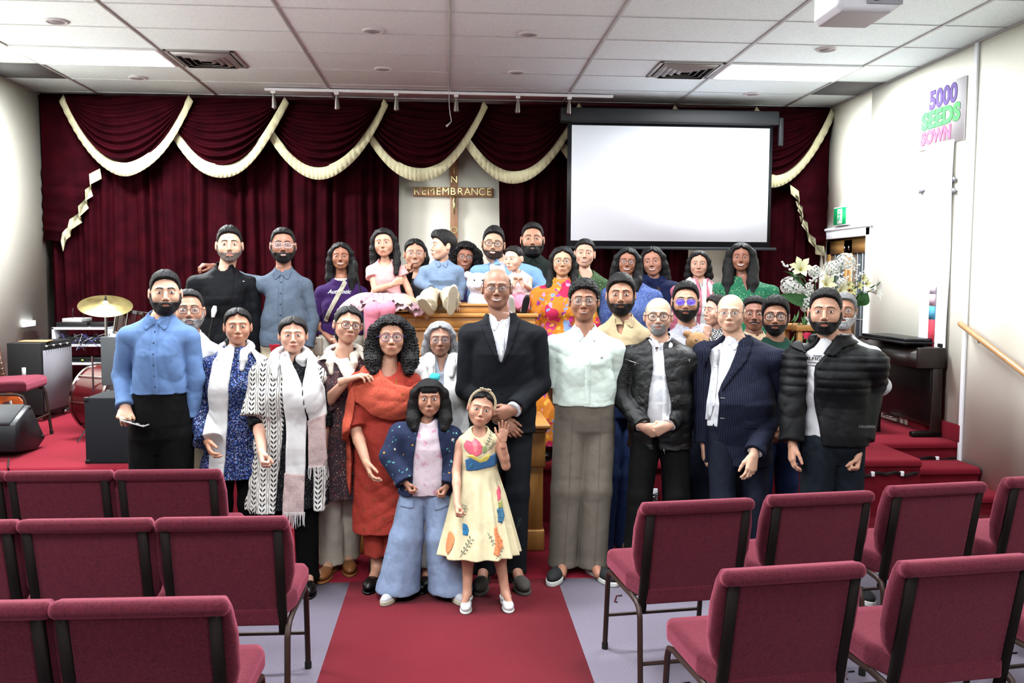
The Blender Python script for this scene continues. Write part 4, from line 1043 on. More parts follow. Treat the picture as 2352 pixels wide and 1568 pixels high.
            # keep the face clear
            g.ell((0, -.09, -.035), (.0565 * fw, .075, .092), .008, 's')
            if h == 'bob' and q.get('fringe'): g.ell((0, -.062, .058), (.055, .024, .034), .012)
        if h == 'tied' and s.sex == 'f': g.ell((0, .062, -.055), (.066, .042, .085), .02)
        if q['bun']: g.ell((0, .115, .05), (.04, .035, .04), .01)
        if q['tail']:
            g.chain([A3(*p[:3]) for p in q['tail']], [p[3] for p in q['tail']], .015)
        c = q['curl']
        if c: 
            w = np.sin(X * 260 + 2.2 * np.sin(Z * 120 + Y * 60)) * np.sin(Z * 230 + 2 * np.sin(X * 130)) + .6 * np.sin(Y * 240 + 2 * np.sin(Z * 140)) * np.sin(Z * 150 + X * 170)
            g.A = (g.A + c * .0048 * w).astype(np.float32)
        else:
            if h == 'short': g.A = (g.A + .0022 * np.sin(X * 330 + 2.5 * np.sin(Y * 150)) * np.sin(Y * 290 + 2 * np.sin(X * 170)) * (Z > .05)).astype(np.float32)
            ang = np.arctan2(X, Y + .02); w = np.sin(ang * 34 + 1.5 * np.sin(Z * 22 + 3 * ang)) * .6 + .5 * np.sin(ang * 61 + Z * 30)
            g.A = (g.A + .0016 * w + .0012 * np.sin(X * 210 + Z * 40) * np.sin(Y * 160)).astype(np.float32)
        g.build('hair', m, s.root, s.M, sm=0)
    def do_glasses(s, f, add):
        k = s.kw['glasses']; col, shape, w, hgt = k[0], k[1], k[2], k[3]; th = k[4] if len(k) > 4 else .0016; lens = k[5] if len(k) > 5 else LENSM
        y0 = float(f.fyat(0, .004)) - .004; m = mat('frame_%d_%d_%d' % tuple(col), col, .3, .5 if max(col) > 100 and len(k) > 6 else .1)
        mb = MB(); zc = -.002; lens_parts = []
        for sx in (-1, 1):
            pts = []
            for i in range(28):
                a = 2 * math.pi * i / 28; c, s_ = math.cos(a), math.sin(a); e = 2 / shape
                x = sx * .0325 + w * math.copysign(abs(c) ** e, c); z = zc + hgt * math.copysign(abs(s_) ** e, s_) * (1.0 if s_ > 0 else 1.0)
                pts.append((x, y0 + 4.2 * (abs(x) - .0) ** 2 * 1.0, z))
            mb.tube(pts + [pts[0], pts[1]], [th] * 30, 6, False)
            n = len(pts); lv = [(sx * .0325, y0 + 4.2 * .0325 ** 2, zc)] + pts + [(sx * .0325, y0 + 4.2 * .0325 ** 2 + .0012, zc)] + [(p[0], p[1] + .0012, p[2]) for p in pts]
            lens_parts.append((lv, [(0, 1 + (i + 1) % n, 1 + i) for i in range(n)] + [(n + 1, n + 2 + i, n + 2 + (i + 1) % n) for i in range(n)] + [(1 + i, 1 + (i + 1) % n, n + 2 + (i + 1) % n, n + 2 + i) for i in range(n)]))
            xo = sx * (.0325 + w); fw = s.kw['fw']
            mb.tube([(xo, y0 + 4.2 * xo * xo, zc + hgt * .5), (sx * (.0775 * fw), y0 + .028, zc + .005), (sx * .081 * fw, .0, .006), (sx * .080 * fw, .02, -.004)], th * 1.1, 6)
        mb.tube([(-.0325 + w, y0 + 4.2 * (.0325 - w) ** 2, zc + .004), (0, y0 - .001, zc + .007), (.0325 - w, y0 + 4.2 * (.0325 - w) ** 2, zc + .004)], th, 6)
        fo = add('glasses', m, (np.array(mb.v), mb.f))
        for lv, lf in lens_parts:
            o = add('lens', lens, (np.array(lv), lf)); o.parent = fo
    def finish(s, h=.0095):
        V, Q = s.head(); VS = [V]; QS = [Q]; n = len(V)
        for i, (pose, W_, E, ov) in enumerate(((s.hands[0], s.Wl, s.El, s.hlr[0]), (s.hands[1], s.Wr, s.Er, s.hlr[1]))):
            if pose is None: continue
            D = W_ - E; N = A3((1, -1)[i], 0, 0)
            if ov: D = A3(*ov[0]) if ov[0] else D; N = A3(*ov[1])
            v, q = hand_verts(pose, W_, D, N, i == 1 if not ov or len(ov) < 3 else ov[2], s.g * .98 if not s.kw['kid'] else s.g * 1.0)
            VS.append(v); QS.append(q + n); n += len(v)
        g = s.g; ib = -.012
        pts = [s.SL, s.SR, s.El, s.Er, s.Wl, s.Wr, s.N] + ([p for l in s.legs for p in l] if s.legs else [])
        lo = np.min(pts, 0) - .16; hi = np.max(pts, 0) + .12; lo[2] = min(lo[2], 0.0) if s.legs else lo[2]
        f = F(lo, hi, h); f.loft(s.lev(ib - .006, s.zcr + .05 * s.g), 0, s.yawb); s.bust(f, ib)
        nr = (.053 if s.sex == 'm' else .043) * (1 if not s.kw['kid'] else .8) * g
        hc = np.array(s.M)[:3, :3] @ A3(0, .018, -.09) + s.C
        f.rc(s.N + A3(0, .005, -.04), hc, nr * 1.06, nr * .97, .04)
        for S, E, W_ in ((s.SL, s.El, s.Wl), (s.SR, s.Er, s.Wr)):
            f.rc(S, (s.mx + (S[0] - s.mx) * .42, .012, s.zs - .022 * g), .050 * g + ib * .4, .05 * g + ib * .4, .03)
            r = [.046 * g, .036 * g, .025 * g] if not s.kw['kid'] else [.042 * g, .036 * g, .026 * g]
            f.rc(S, E, r[0], r[1], .03); f.rc(E, E + (W_ - E) * .35, r[1], r[1] * 1.02, .01); f.rc(E + (W_ - E) * .35, W_, r[1] * 1.02, r[2], .01)
        if s.legs:
            for i, (hip, kn, an) in enumerate(s.legs):
                f.rc(hip, kn, .078 * g, .052 * g, .03); f.rc(kn, kn + (an - kn) * .35, .05 * g, .052 * g, .02); f.rc(kn + (an - kn) * .35, an, .052 * g, .035 * g, .02)
                if not s.seat: f.rc(an, an + A3((-1, 1)[i] * .02, -.12 * g, -.05 * g), .033 * g, .028 * g, .02)
        v, q = f.verts(); VS.append(v); QS.append(q + n)
        o = mkmesh('body', np.concatenate(VS), np.concatenate(QS), s.skin, s.root, True)
        s.fields = {}; s.f = None; s.ft = None; s.hf = None
        return s.root
    def text(s, txt, px, py, size, m, name='print', rot=0, src=None, dy=-.12, align='CENTER', shear=0, bold=0):
        """lettering that follows the garment's front surface"""
        c = s.J(px, py, dy); f = src or s.f; f.front()
        o = text_mesh(name, txt, size, m, s.root, Matrix.Rotation(R(90), 4, 'X') @ Matrix.Rotation(R(rot), 4, 'Z'), .0012, align, shear, bold)
        for v in o.data.vertices:
            x, z = v.co.x + c[0], v.co.z + c[2]; v.co = (x, float(f.fyat(x, z)) - .0016 + v.co.y, z)
        return o
# ================= clothes materials =================
def cloth(name, col, rough=.8, var=.05, fold=.006, sc=9, weave=700, sheen=0, pat=None, spec=.09, coat=0):
    """woven cloth: base colour, soft crease bump, fine weave bump; pat(t) may return a colour socket"""
    if name in MATS: return MATS[name]
    m = bpy.data.materials.new(name); t = NT(m); c = lin(col)
    base = t.ramp(t.noise(26, 3), [(.3, tuple(v * (1 - var) for v in c)), (.7, tuple(min(1, v * (1 + var)) for v in c))])
    t.color(pat(t, base) if pat else base)
    t.b.inputs['Roughness'].default_value = rough; t.b.inputs['Specular IOR Level'].default_value = spec
    t.b.inputs['Sheen Weight'].default_value = sheen
    if coat: t.b.inputs['Coat Weight'].default_value = coat
    n1 = t.noise(sc, 2, None, .5, .5); n2 = t.noise(weave, 1)
    fold *= 1.8
    t.bump(t.math('ADD', n1, t.math('MULTIPLY', n2, .06)), fold); MATS[name] = m; return m
def spots(layers, warp=None):
    """scattered irregular motifs: layers of (voronoi scale, radius, colours)"""
    def fn(t, base):
        for i, (sc, r, cols) in enumerate(layers):
            v = t.node('ShaderNodeTexVoronoi', feature='F1'); v.inputs['Scale'].default_value = sc
            mp = t.node('ShaderNodeMapping'); mp.inputs['Location'].default_value = (i * 1.7, i * .6, i * 2.3)
            nz = t.node('ShaderNodeTexNoise'); nz.inputs['Scale'].default_value = sc * 1.3; t.l(t.co, nz.inputs['Vector'])
            mx = t.node('ShaderNodeMix', data_type='VECTOR'); mx.inputs[0].default_value = .5 / sc if warp is None else warp / sc
            t.l(t.co, mx.inputs[4]); t.l(nz.outputs['Color'], mx.inputs[5]); t.l(mx.outputs[1], mp.inputs['Vector']); t.l(mp.outputs[0], v.inputs['Vector'])
            sep = t.node('ShaderNodeSeparateColor'); t.l(v.outputs['Color'], sep.inputs[0])
            pal = t.ramp(sep.outputs[0], [(k / len(cols), lin(c)) for k, c in enumerate(cols)], 'CONSTANT')
            msk = t.ramp(v.outputs['Distance'], [(r, (1, 1, 1)), (min(1, r + .06), (0, 0, 0))])
            base = t.mix(msk, base, pal)
        return base
    return fn
def stripes(col, sc, axis=0, w=.5, rot=(0, 0, 0)):
    def fn(t, base):
        wv = t.node('ShaderNodeTexWave', bands_direction='XYZ'[axis]); wv.inputs['Scale'].default_value = sc
        mp = t.mapping((1, 1, 1), rot); t.l(mp, wv.inputs['Vector'])
        return t.mix(t.ramp(wv.outputs['Fac'], [(w, (0, 0, 0)), (w + .1, (1, 1, 1))]), base, lin(col))
    return fn
def herring(t, base):
    """cream shawl with dark leaf-branch stripes running down"""
    sp = t.node('ShaderNodeSeparateXYZ'); t.l(t.co, sp.inputs[0])
    X = t.math('MULTIPLY', sp.outputs[0], 17.0); fx = t.math('ABSOLUTE', t.math('SUBTRACT', t.math('FRACT', X), .5))
    zz = t.math('FRACT', t.math('SUBTRACT', t.math('MULTIPLY', sp.outputs[2], 38.0), t.math('MULTIPLY', fx, 2.4)))
    a = t.math('LESS_THAN', zz, .42); b = t.math('LESS_THAN', fx, .26); c = t.math('GREATER_THAN', fx, .03)
    leaf = t.math('MULTIPLY', t.math('MULTIPLY', a, b), c)
    l2 = t.math('LESS_THAN', t.math('ABSOLUTE', t.math('SUBTRACT', fx, t.math('ADD', .40, t.math('MULTIPLY', t.math('SINE', t.math('MULTIPLY', sp.outputs[2], 130.0)), .03)))), .022)
    return t.mix(t.math('MAXIMUM', leaf, l2), base, lin((38, 40, 48)))
def gingham(t, base):
    ck = t.node('ShaderNodeTexChecker'); ck.inputs['Scale'].default_value = 110; t.l(t.co, ck.inputs['Vector'])
    return t.mix(ck.outputs['Fac'], base, lin((40, 40, 46)))
def pinst(t, base):
    sp = t.node('ShaderNodeSeparateXYZ'); t.l(t.co, sp.inputs[0])
    return t.mix(t.math('LESS_THAN', t.math('FRACT', t.math('MULTIPLY', sp.outputs[0], 85.0)), .12), base, lin((52, 58, 80)))
BLUSH = cloth('light_blue_cotton', (104, 134, 182)); WHT = cloth('white_cotton', (222, 224, 230)); BLKT = cloth('black_trouser_cloth', (9, 9, 10), .85)
CHAR = cloth('charcoal_suiting', (25, 27, 32), .8, fold=.004); NAVY = cloth('navy_pinstripe', (24, 27, 44), .75, fold=.004, pat=pinst); NAVYT = cloth('navy_trouser_cloth', (22, 26, 40))
BLKJ = cloth('black_softshell', (15, 16, 20), .7); GSH = cloth('grey_blue_cotton', (88, 100, 116), pat=spots([(260, .3, [(66, 78, 96), (104, 116, 132)])]))
BEIG = cloth('beige_chino', (196, 184, 160)); MINT = cloth('mint_cotton', (234, 250, 240), fold=.008); TAUPE = cloth('taupe_suiting', (116, 108, 98), fold=.005)
POLO = cloth('tan_polo', (200, 180, 144)); LGREY = cloth('lilac_grey_cotton', (188, 188, 202)); LEATH = cloth('black_leather', (10, 11, 13), .36, fold=.010, sc=14, sheen=0, spec=.3)
GRNS = cloth('dark_green_shirt', (34, 42, 39)); PURP = cloth('purple_cotton', (62, 36, 92)); PLACE = cloth('purple_lace', (52, 40, 84), pat=spots([(120, .35, [(96, 84, 140), (40, 30, 64)])]))
CORAL = cloth('coral_kurta', (180, 68, 56), .7, fold=.007, pat=spots([(95, .22, [(160, 40, 40), (176, 48, 44)])], .1))
CORALD = cloth('coral_dupatta', (196, 88, 68), .75, fold=.009, pat=spots([(110, .22, [(164, 52, 44), (150, 60, 40)]), (13, .12, [(150, 84, 40), (130, 66, 40)])], .2)); CORALT = cloth('coral_plain', (178, 68, 56), .7, fold=.008)
BFLOR = cloth('blue_floral_print', (32, 38, 80), pat=spots([(75, .36, [(66, 98, 176), (94, 120, 196), (40, 56, 130), (120, 140, 200)]), (110, .26, [(206, 210, 226), (120, 170, 170), (52, 70, 150), (170, 150, 200)]), (190, .2, [(20, 90, 80), (230, 226, 220), (24, 26, 60)])]))
WSCARF = cloth('white_scarf_wool', (230, 228, 228), .9, fold=.010, sc=7); SHAWL = cloth('leaf_stripe_shawl', (222, 218, 212), .9, fold=.008, pat=herring); PINKSC = cloth('pinkish_woven_end', (190, 166, 164), .9, pat=spots([(180, .3, [(160, 130, 128), (214, 196, 192)])]))
BLKP = cloth('black_white_print', (22, 22, 26), pat=spots([(130, .16, [(190, 190, 190), (150, 150, 150)])])); LEAFP = cloth('brown_paisley_print', (74, 58, 64), pat=spots([(52, .34, [(120, 66, 66), (60, 52, 60), (104, 80, 78)]), (52, .16, [(206, 168, 148), (176, 90, 84), (190, 150, 140)]), (120, .16, [(50, 44, 52), (196, 176, 168)])]))
DUPAT = cloth('cream_dupatta', (224, 214, 200), .85, fold=.012, sc=8); CREAMT = cloth('cream_linen', (206, 196, 180), .85, fold=.008)
GKURT = cloth('green_kurta_print', (66, 92, 60), pat=spots([(60, .16, [(170, 184, 150), (150, 170, 130)])])); BKURT = cloth('blue_kurta_print', (84, 104, 164), pat=spots([(90, .3, [(130, 150, 200), (60, 78, 140)]), (120, .16, [(176, 190, 222), (100, 120, 180)])]))
NSHAWL = cloth('navy_shawl', (26, 34, 70)); PKURT = cloth('pink_kurta_print', (222, 128, 150), pat=spots([(46, .2, [(240, 200, 210), (206, 96, 124)])]))
GKUR2 = cloth('emerald_print', (40, 108, 80), pat=spots([(60, .3, [(92, 150, 110), (40, 100, 76), (120, 170, 120)]), (90, .14, [(190, 206, 150), (60, 130, 100)])])); TANP = cloth('tan_print_shirt', (196, 170, 140), pat=spots([(60, .16, [(160, 120, 90), (214, 196, 170)])]))
DGRN = cloth('forest_green_sweatshirt', (36, 70, 58)); PUFF = cloth('black_puffer_nylon', (12, 13, 16), .5, sheen=0, spec=.15); DJEAN = cloth('black_washed_denim', (26, 32, 40), .9, var=.25); BJEAN = cloth('dark_blue_denim', (34, 48, 84), .9, var=.2); LJEAN = cloth('light_blue_denim', (146, 164, 196), .9, var=.12, fold=.008)
PINKD = cloth('pink_dress_cotton', (240, 172, 172)); PINKL = cloth('pink_leggings', (232, 140, 164)); PALEP = cloth('pale_pink_cotton', (234, 214, 212)); CHAMB = cloth('chambray', (124, 144, 172), var=.1)
MULTI = cloth('bright_floral_silk', (206, 124, 40), .6, pat=spots([(9, .46, [(200, 60, 120), (206, 124, 40), (140, 166, 206), (186, 40, 80), (214, 130, 50)]), (24, .34, [(240, 150, 200), (150, 60, 150), (236, 180, 80), (120, 150, 210), (230, 120, 50)])], 1.2))
GJACK = cloth('navy_print_fleece', (44, 52, 80), pat=spots([(26, .15, [(220, 160, 60), (130, 200, 196), (226, 216, 200), (60, 130, 150)]), (34, .12, [(36, 50, 84), (110, 180, 180)])], .8))
TIED = cloth('pink_tie_dye', (236, 218, 228), pat=spots([(24, .3, [(230, 170, 196), (240, 226, 234), (226, 180, 204)]), (70, .12, [(250, 246, 250), (206, 130, 164)])], 1.0))
CRDR = cloth('cream_dress_cotton', (228, 214, 176), fold=.006); GREYTEE = cloth('grey_tee', (190, 190, 194)); WSKIRT = cloth('white_skirt', (216, 214, 204), fold=.012); DARKB = cloth('dark_blouse', (32, 32, 38), pat=spots([(70, .12, [(120, 110, 120), (60, 80, 70)])])); GING = cloth('gingham_cotton', (224, 222, 222), pat=gingham)
TULLE = cloth('pastel_tulle', (232, 200, 206), .9, fold=.02, sc=22, pat=spots([(7, .4, [(238, 224, 176), (234, 186, 198), (220, 204, 226), (240, 214, 186)])], 1.5))
BLEA = mat('black_shoe_leather', (10, 10, 11), .3, bump=.0006, bs=200); BRL = mat('tan_shoe_leather', (140, 88, 48), .4); SUED = mat('grey_suede', (76, 72, 68), .9, var=.1); WSOL = mat('white_rubber', (224, 224, 220), .6); WPAT = mat('white_patent', (236, 236, 240), .25); BSN = mat('black_canvas', (26, 28, 30), .8); CSOL = mat('cream_sole', (200, 190, 170), .8, var=.1, vs=100)
DKG = (26, 24, 26)
# ================= the people, left to right in rows =================
# --- 1 man in blue shirt
p = Person('bearded young man in light blue button shirt and black trousers holding a phone', (380, 625, 719), 4.95, 0, (280, 752, 448, 756), skin=(196, 152, 128), beard=(.008, 1), brow=1.4, smile=.1,
           el=(280, 862, .02), wl=(287, 936, -.10), er=(447, 868, .05), wr=(438, 960, .05), hands=('hold', 'relax'), hl=((.25, -.35, -.6), (0, -.4, .6), False), hairkw=dict(top=.02, front=.078, t=.003), ww=.138, hw=.165)
p.setlegs(spread=.1); p.trousers(BLKT, topz=900)
p.top('shirt', BLUSH, 906, 1.95, wr=.004); p.collar(BLUSH, spread=.055); p.placket(BLUSH, mat('navy_button', (40, 50, 80), .4), zt=p.N[2] - .05, zb=p.J(380, 900, -.1)[2], n=6)
p.shoes(BLEA); p.finish()
HAND1 = p.J(302, 968, -.2) + p.o
# --- 2 grey bearded man behind
p = Person('grey-bearded man in white shirt and glasses behind the blue-shirted man', (434, 667, 759), 5.35, 0, (370, 795, 506, 795), skin=(176, 124, 100), beard=(.006, 1), bc=(128, 124, 122), hc=(58, 56, 58), glasses=((60, 62, 56), 3.2, .025, .017),
           smile=.4, teeth=.35, pitch=-4, hairkw=dict(top=.012, front=.082, t=.002, rec=.012), belly=.05, hands=('relax', 'relax'))
p.setlegs(); p.trousers(BEIG); p.top('shirt', WHT, 1010, 1.95); p.collar(WHT, open_w=.02); p.placket(WHT, zt=p.N[2] - .08, zb=p.J(434, 1000, -.1)[2]); p.shoes(BRL); p.finish()
# --- 3 black jacket man on stage
p = Person('tall man in black zip jacket on stage with a hand on his shoulder', (527, 523, 602), 6.35, HS, (437, 640, 586, 640), skin=(204, 158, 134), beard=(.002, 1), bc=(92, 70, 60), brow=1.3, smile=.35, hairkw=dict(top=.022, front=.078, t=.002),
           el=(437, 740, .03), wl=(455, 815, -.02), er=(585, 740, .05), wr=(580, 815, .05))
p.setlegs(); p.trousers(BLKT); p.top('jacket', BLKJ, 800, 1.97, inf=.016, wr=.004, open_=[(513, 575), (548, 575), (533, 632)])
p.collar(BLKJ, 'band', hgt=.06, open_w=.03, name='jacket_collar'); p.collar(cloth('maroon_collar', (70, 24, 40)), 'band', hgt=.034, open_w=.02)
p.placket(BLKJ, CHR, x0=p.J(534, 640, -.1)[0], zt=p.J(534, 634, -.1)[2], zb=p.J(534, 796, -.1)[2], n=1, w=.005)
c = p.J(556, 646, -.1); MB().box((c[0] - .006, p.f.fyat(c[0], c[2]) - .004, c[2] - .003), (c[0] + .006, p.f.fyat(c[0], c[2]) + .002, c[2] + .003)).build('logo_tag', WHT, p.root)
p.shoes(BLEA); p.finish()
# --- 4 grey-blue shirt man, arm over the neighbour
p = Person('man in grey-blue button shirt with clear glasses, arm around his neighbour', (650, 525, 602), 6.42, HS, (590, 640, 714, 642), skin=(150, 100, 80), beard=(.006, 1), glasses=((200, 200, 206), 3, .026, .018, .002), smile=.9, teeth=.8, hairkw=dict(top=.012, front=.08, t=.002, rec=.01), brow=1.2,
           el=(548, 640, .16), wl=(492, 612, .14), er=(717, 735, .03), wr=(706, 800, -.02), hands=('cup', 'relax'), hl=((-.7, -.55, .1), (0, .1, -1), False), belly=.02)
p.setlegs(); p.trousers(BEIG); p.top('shirt', GSH, 795, 1.95, wr=.004); p.collar(GSH); p.placket(GSH, PUP, zt=p.N[2] - .05, zb=p.J(650, 785, -.1)[2], n=6); p.shoes(BRL); p.finish()
# --- 5 purple tee woman
p = Person('young woman in purple printed t-shirt with a patterned crossbody strap', (783, 558, 619), 6.85, HS, (727, 660, 842, 662), skin=(150, 98, 74), sex='f', hair='long', smile=1, teeth=1, yaw=-3, hairkw=dict(L=.2, front=.074, part=0, frontal=(0, 1), r=.032),
           el=(733, 748, .0), wl=(764, 783, -.14), er=(838, 745, .02), wr=(790, 792, -.14), hands=('fist', 'fist'), hw=.18)
p.setlegs(); p.top('skirt', WSKIRT, .12, 0, inf=.006, hemw=.26, hemd=.2, nocarve=True, pleat=(14, .06, .8, .2), wr=0); p.top('t_shirt', PURP, 768, 1.05, inf=.014, flare=.018)
p.text('Authentic', 778, 670, .043, WHT, shear=.35, bold=.001)
p.drape('bag_strap', cloth('strap_weave', (206, 200, 180), pat=spots([(160, .3, [(70, 66, 60), (206, 200, 180)])])), [[(788, 640), (797, 650), (752, 740), (742, 737)]], off=.006)
p.shoes(BLEA); p.finish()
BAG5 = p.J(722, 786, -.16) + p.o
# --- 6 girl in pink on the pulpit
p = Person('little girl in pink tutu dress and pink tights sitting on the pulpit', (882, 526, 590), 6.42, W(880, 712, 6.5).z, (842, 612, 930, 612), skin=(190, 142, 116), sex='f', hair='long', hc=(24, 20, 22), kid=.68, smile=.1, yaw=-8, tilt=-4, seat=1, crotch=.02, fw=1.08,
           hairkw=dict(L=.16, frontal=(0, 1), r=.026, curl=.5, vol=.004, front=.076), el=(862, 666, -.08), wl=(905, 652, -.15), er=(934, 655, .0), wr=(948, 688, -.03), hands=('fist', 'flat'), hl=((.7, -.2, .35), (0, 1, 0)), hr=((.3, -.6, -.2), (0, 0, -1)), ww=.098, hw=.115)
hp, k1, a1 = p.J(868, 700, -.02), p.J(855, 712, -.34), p.J(853, 790, -.30); hq, k2, a2 = p.J(893, 700, -.02), p.J(889, 708, -.34), p.J(884, 785, -.30)
p.legs = [(hp, k1, a1), (hq, k2, a2)]
p.trousers(PINKL, r=(.085, .072, .05), ends=True, name='leggings', wr=.001, pel=False, inf=.005)
p.top('dress', PINKD, .0, .35, inf=.006, neck='scoop', wr=.002, h=.005, flare=.008)
TULLE.node_tree.nodes['Principled BSDF'].inputs['Alpha'].default_value = .8
for k_ in range(3):
    ph = k_ * 2.1; mb = MB()
    def tf(u, v):
        a = u * 2 * math.pi; r = .07 + (.24 - .02 * k_) * v; fy_ = .86 if math.sin(a) < 0 else .55
        ruf = v * (.022 * math.sin(17 * a + ph + 1.5 * math.sin(3 * a)) + .010 * math.sin(41 * a + ph))
        x = r * math.cos(a) * 1.12; y = -.05 + r * math.sin(a) * fy_; dr = max(0, -y - .30)
        return (x + ruf * .5 * math.cos(a), y + ruf * math.sin(a) * .6, .10 + .015 * k_ - .07 * v * v - .2 * dr - .35 * max(0, abs(x) - .13) * v + ruf)
    mb.grid(tf, 150, 10); o_ = mb.build('tutu', TULLE, p.root, True, autos=False); o_.modifiers.new('t', 'SOLIDIFY').thickness = .003
p.finish()
# --- 7 pointing woman behind the pulpit
p = Person('woman with round glasses behind the pulpit pointing at the camera', (953, 549, 616), 7.05, HS, (905, 655, 1000, 655), skin=(190, 138, 112), sex='f', hair='tied', glasses=((170, 150, 140), 2.2, .027, .023, .0012), smile=1, teeth=1, hairkw=dict(part=0, front=.07, t=.006, top=.006, tail=[(.07, .03, .03, .03), (.085, .03, -.04, .03), (.08, .03, -.12, .025), (.07, .02, -.16, .015)]),
           el=(925, 665, -.16), wl=(935, 618, -.30), er=(1005, 740), wr=(1000, 800), hands=('point', 'relax'), hl=((.12, -.75, .25), (0, 0, -1)))
p.setlegs(); p.trousers(BLKT); p.top('blouse', DARKB, 800, 1.9, inf=.012); p.shoes(BLEA); p.finish()
# --- 8 boy on the pulpit
p = Person('little boy in chambray shirt sitting on the pulpit looking sideways', (1017, 531, 597), 6.45, W(1017, 697, 6.45).z, (966, 614, 1063, 614), skin=(206, 160, 136), kid=.66, smile=.1, yaw=-66, seat=1, crotch=.02, hair='short', hc=(30, 24, 24), fw=1.08, brow=.9,
           hairkw=dict(t=.012, top=.022, front=.058, fl=.02), el=(963, 648, -.02), wl=(992, 665, -.16), er=(1062, 655, .02), wr=(1052, 690, .02), hands=('relax', 'flat'), hl=((.55, -.3, -.1), (0, 0, -1)), hr=((0, -.5, -.3), (0, 0, -1)), ww=.105, hw=.118)
k1, a1 = p.J(985, 684, -.30), p.J(985, 702, -.42); k2, a2 = p.J(1032, 680, -.30), p.J(1036, 696, -.44)
p.legs = [(A3(-.055, 0, .05), k1, a1), (A3(.06, 0, .05), k2, a2)]
p.trousers(BEIG, r=(.10, .085, .072), ends=True, wr=.004, topz=.15)
p.top('shirt', CHAMB, .03, 1.9, inf=.010, wr=.004, h=.005); p.collar(CHAMB, open_w=.02)
def loose_shoe(p, x, y, dy, a, b, m, sole, name='shoe', L=.18):
    c = p.J(x, y, dy); M = Matrix.Translation(Vector(c)) @ Matrix.Rotation(R(a), 4, 'Y') @ Matrix.Rotation(R(b), 4, 'X'); g = L / .27
    f = F((-.07, -L, -.03), (.07, .08, .14), .004); w = .046 * g
    f.ell((0, -L * .55, .035 * g), (w, L * .36, .034 * g), .02); f.ell((0, -L * .02, .045 * g), (w * .85, L * .3, .045 * g), .03); f.rc((0, .02, .05 * g), (0, .03, .1 * g), .036 * g, .034 * g, .03)
    o = f.build(name, m, p.root, M)
    f = F((-.07, -L, -.04), (.07, .08, .05), .004); f.ell((0, -L * .55, 0), (w * 1.1, L * .4, .2), .02); f.ell((0, .0, 0), (w * .95, L * .33, .2), .03); f.clip(lambda X, Y, Z: np.maximum(Z - .014, -.012 - Z) + 0 * X + 0 * Y)
    f.build('sole', sole, o, M)
loose_shoe(p, 985, 712, -.44, -38, -38, WSOL, CSOL); loose_shoe(p, 1036, 706, -.46, 8, -66, WSOL, CSOL); p.finish()
# --- 9 curly woman in purple
p = Person('curly-haired woman in purple lace top and glasses behind the seated boy', (1068, 560, 621), 7.1, HS, (1022, 660, 1118, 665), skin=(158, 104, 82), sex='f', hair='long', yaw=3, tilt=6, glasses=((70, 56, 54), 2.6, .027, .021), smile=.7, teeth=.3,
           hairkw=dict(L=.06, curl=1.4, vol=.03, r=.04, front=.074, frontal=(0, 0)), el=(1035, 745, .0), wl=(1040, 668, -.3), er=(1118, 745), wr=(1110, 800), hands=('cup', 'relax'), hl=((-.5, -.2, .1), (0, .2, 1)))
p.setlegs(); p.trousers(BLKT); p.top('blouse', PLACE, 800, 1.9, neck='scoop', inf=.012); p.shoes(BLEA); p.finish()
# --- 10 light-blue shirt man
p = Person('smiling man in open light blue shirt and glasses holding a toddler', (1133, 524, 596), 6.95, HS, (1083, 614, 1241, 618), skin=(196, 150, 124), beard=(.002, 1), bc=(84, 62, 54), glasses=((40, 40, 44), 3.4, .025, .017, .0022), smile=1, teeth=1, tilt=5, hairkw=dict(top=.028, front=.078, t=.003),
           el=(1246, 668, -.08), er=(1246, 668, -.1), wr=(1208, 684, -.36), wl=(1090, 800, -.0), hands=('relax', 'cup'), hr=((-.75, -.1, -.05), (0, .9, .2)))
p.El = p.J(1085, 720, -.02); p.setlegs(); p.trousers(BJEAN); p.top('t_shirt', GREYTEE, 800, 1, inf=.004, sl=(False, False)); p.top('shirt', cloth('sky_blue_cotton', (134, 174, 222)), 790, 1.93, inf=.014, open_=[(1121, 585), (1158, 585), (1163, 640), (1158, 700), (1140, 700), (1128, 640)], wr=.005)
p.collar(cloth('sky_blue_cotton', (0, 0, 0)), open_w=.035); c = p.J(1212, 682, -.35)
p.shoes(BLEA); p.finish()
WATCH = (p.Wr + p.o, p.Wr - p.Er)
tag(MB().tube([p.Wr - (p.Wr - p.Er) * .10, p.Wr - (p.Wr - p.Er) * .02], [.034, .033], 16).build('wrist_watch', PUP, p.root, True))
# --- 11 toddler
p = Person('toddler girl in pale pink sleeveless top held on the pulpit', (1180, 565, 622), 6.55, W(1190, 697, 6.5).z, (1163, 634, 1223, 634), skin=(214, 172, 150), sex='f', kid=.5, smile=0, yaw=-32, pitch=6, seat=1, crotch=.02, hair='short', hc=(40, 32, 30), brow=.7, fw=1.12, hairkw=dict(t=.002, top=.008, front=.082),
           el=(1168, 655, -.05), wl=(1182, 649, -.15), er=(1217, 662, -.05), wr=(1198, 650, -.15), hands=('fist', 'fist'), hl=((.1, -.1, .6), (0, -.1, 0)), hr=((-.2, -.1, .6), (0, -.1, 0)), ww=.08, hw=.09)
p.legs = [(A3(-.035, 0, .04), p.J(1172, 695, -.16), p.J(1175, 712, -.2)), (A3(.04, 0, .04), p.J(1202, 695, -.16), p.J(1203, 712, -.2))]
p.trousers(PINKL, r=(.1, .085, .07), ends=True, name='leggings', wr=.002, topz=.08); p.top('top', PALEP, .03, 0, inf=.008, h=.004, neck='scoop', ncut=.6, wr=.002)
loose_shoe(p, 1204, 712, -.24, 10, -62, WPAT, BSN, L=.13); loose_shoe(p, 1177, 712, -.24, -10, -60, WPAT, WSOL, L=.13); p.finish()
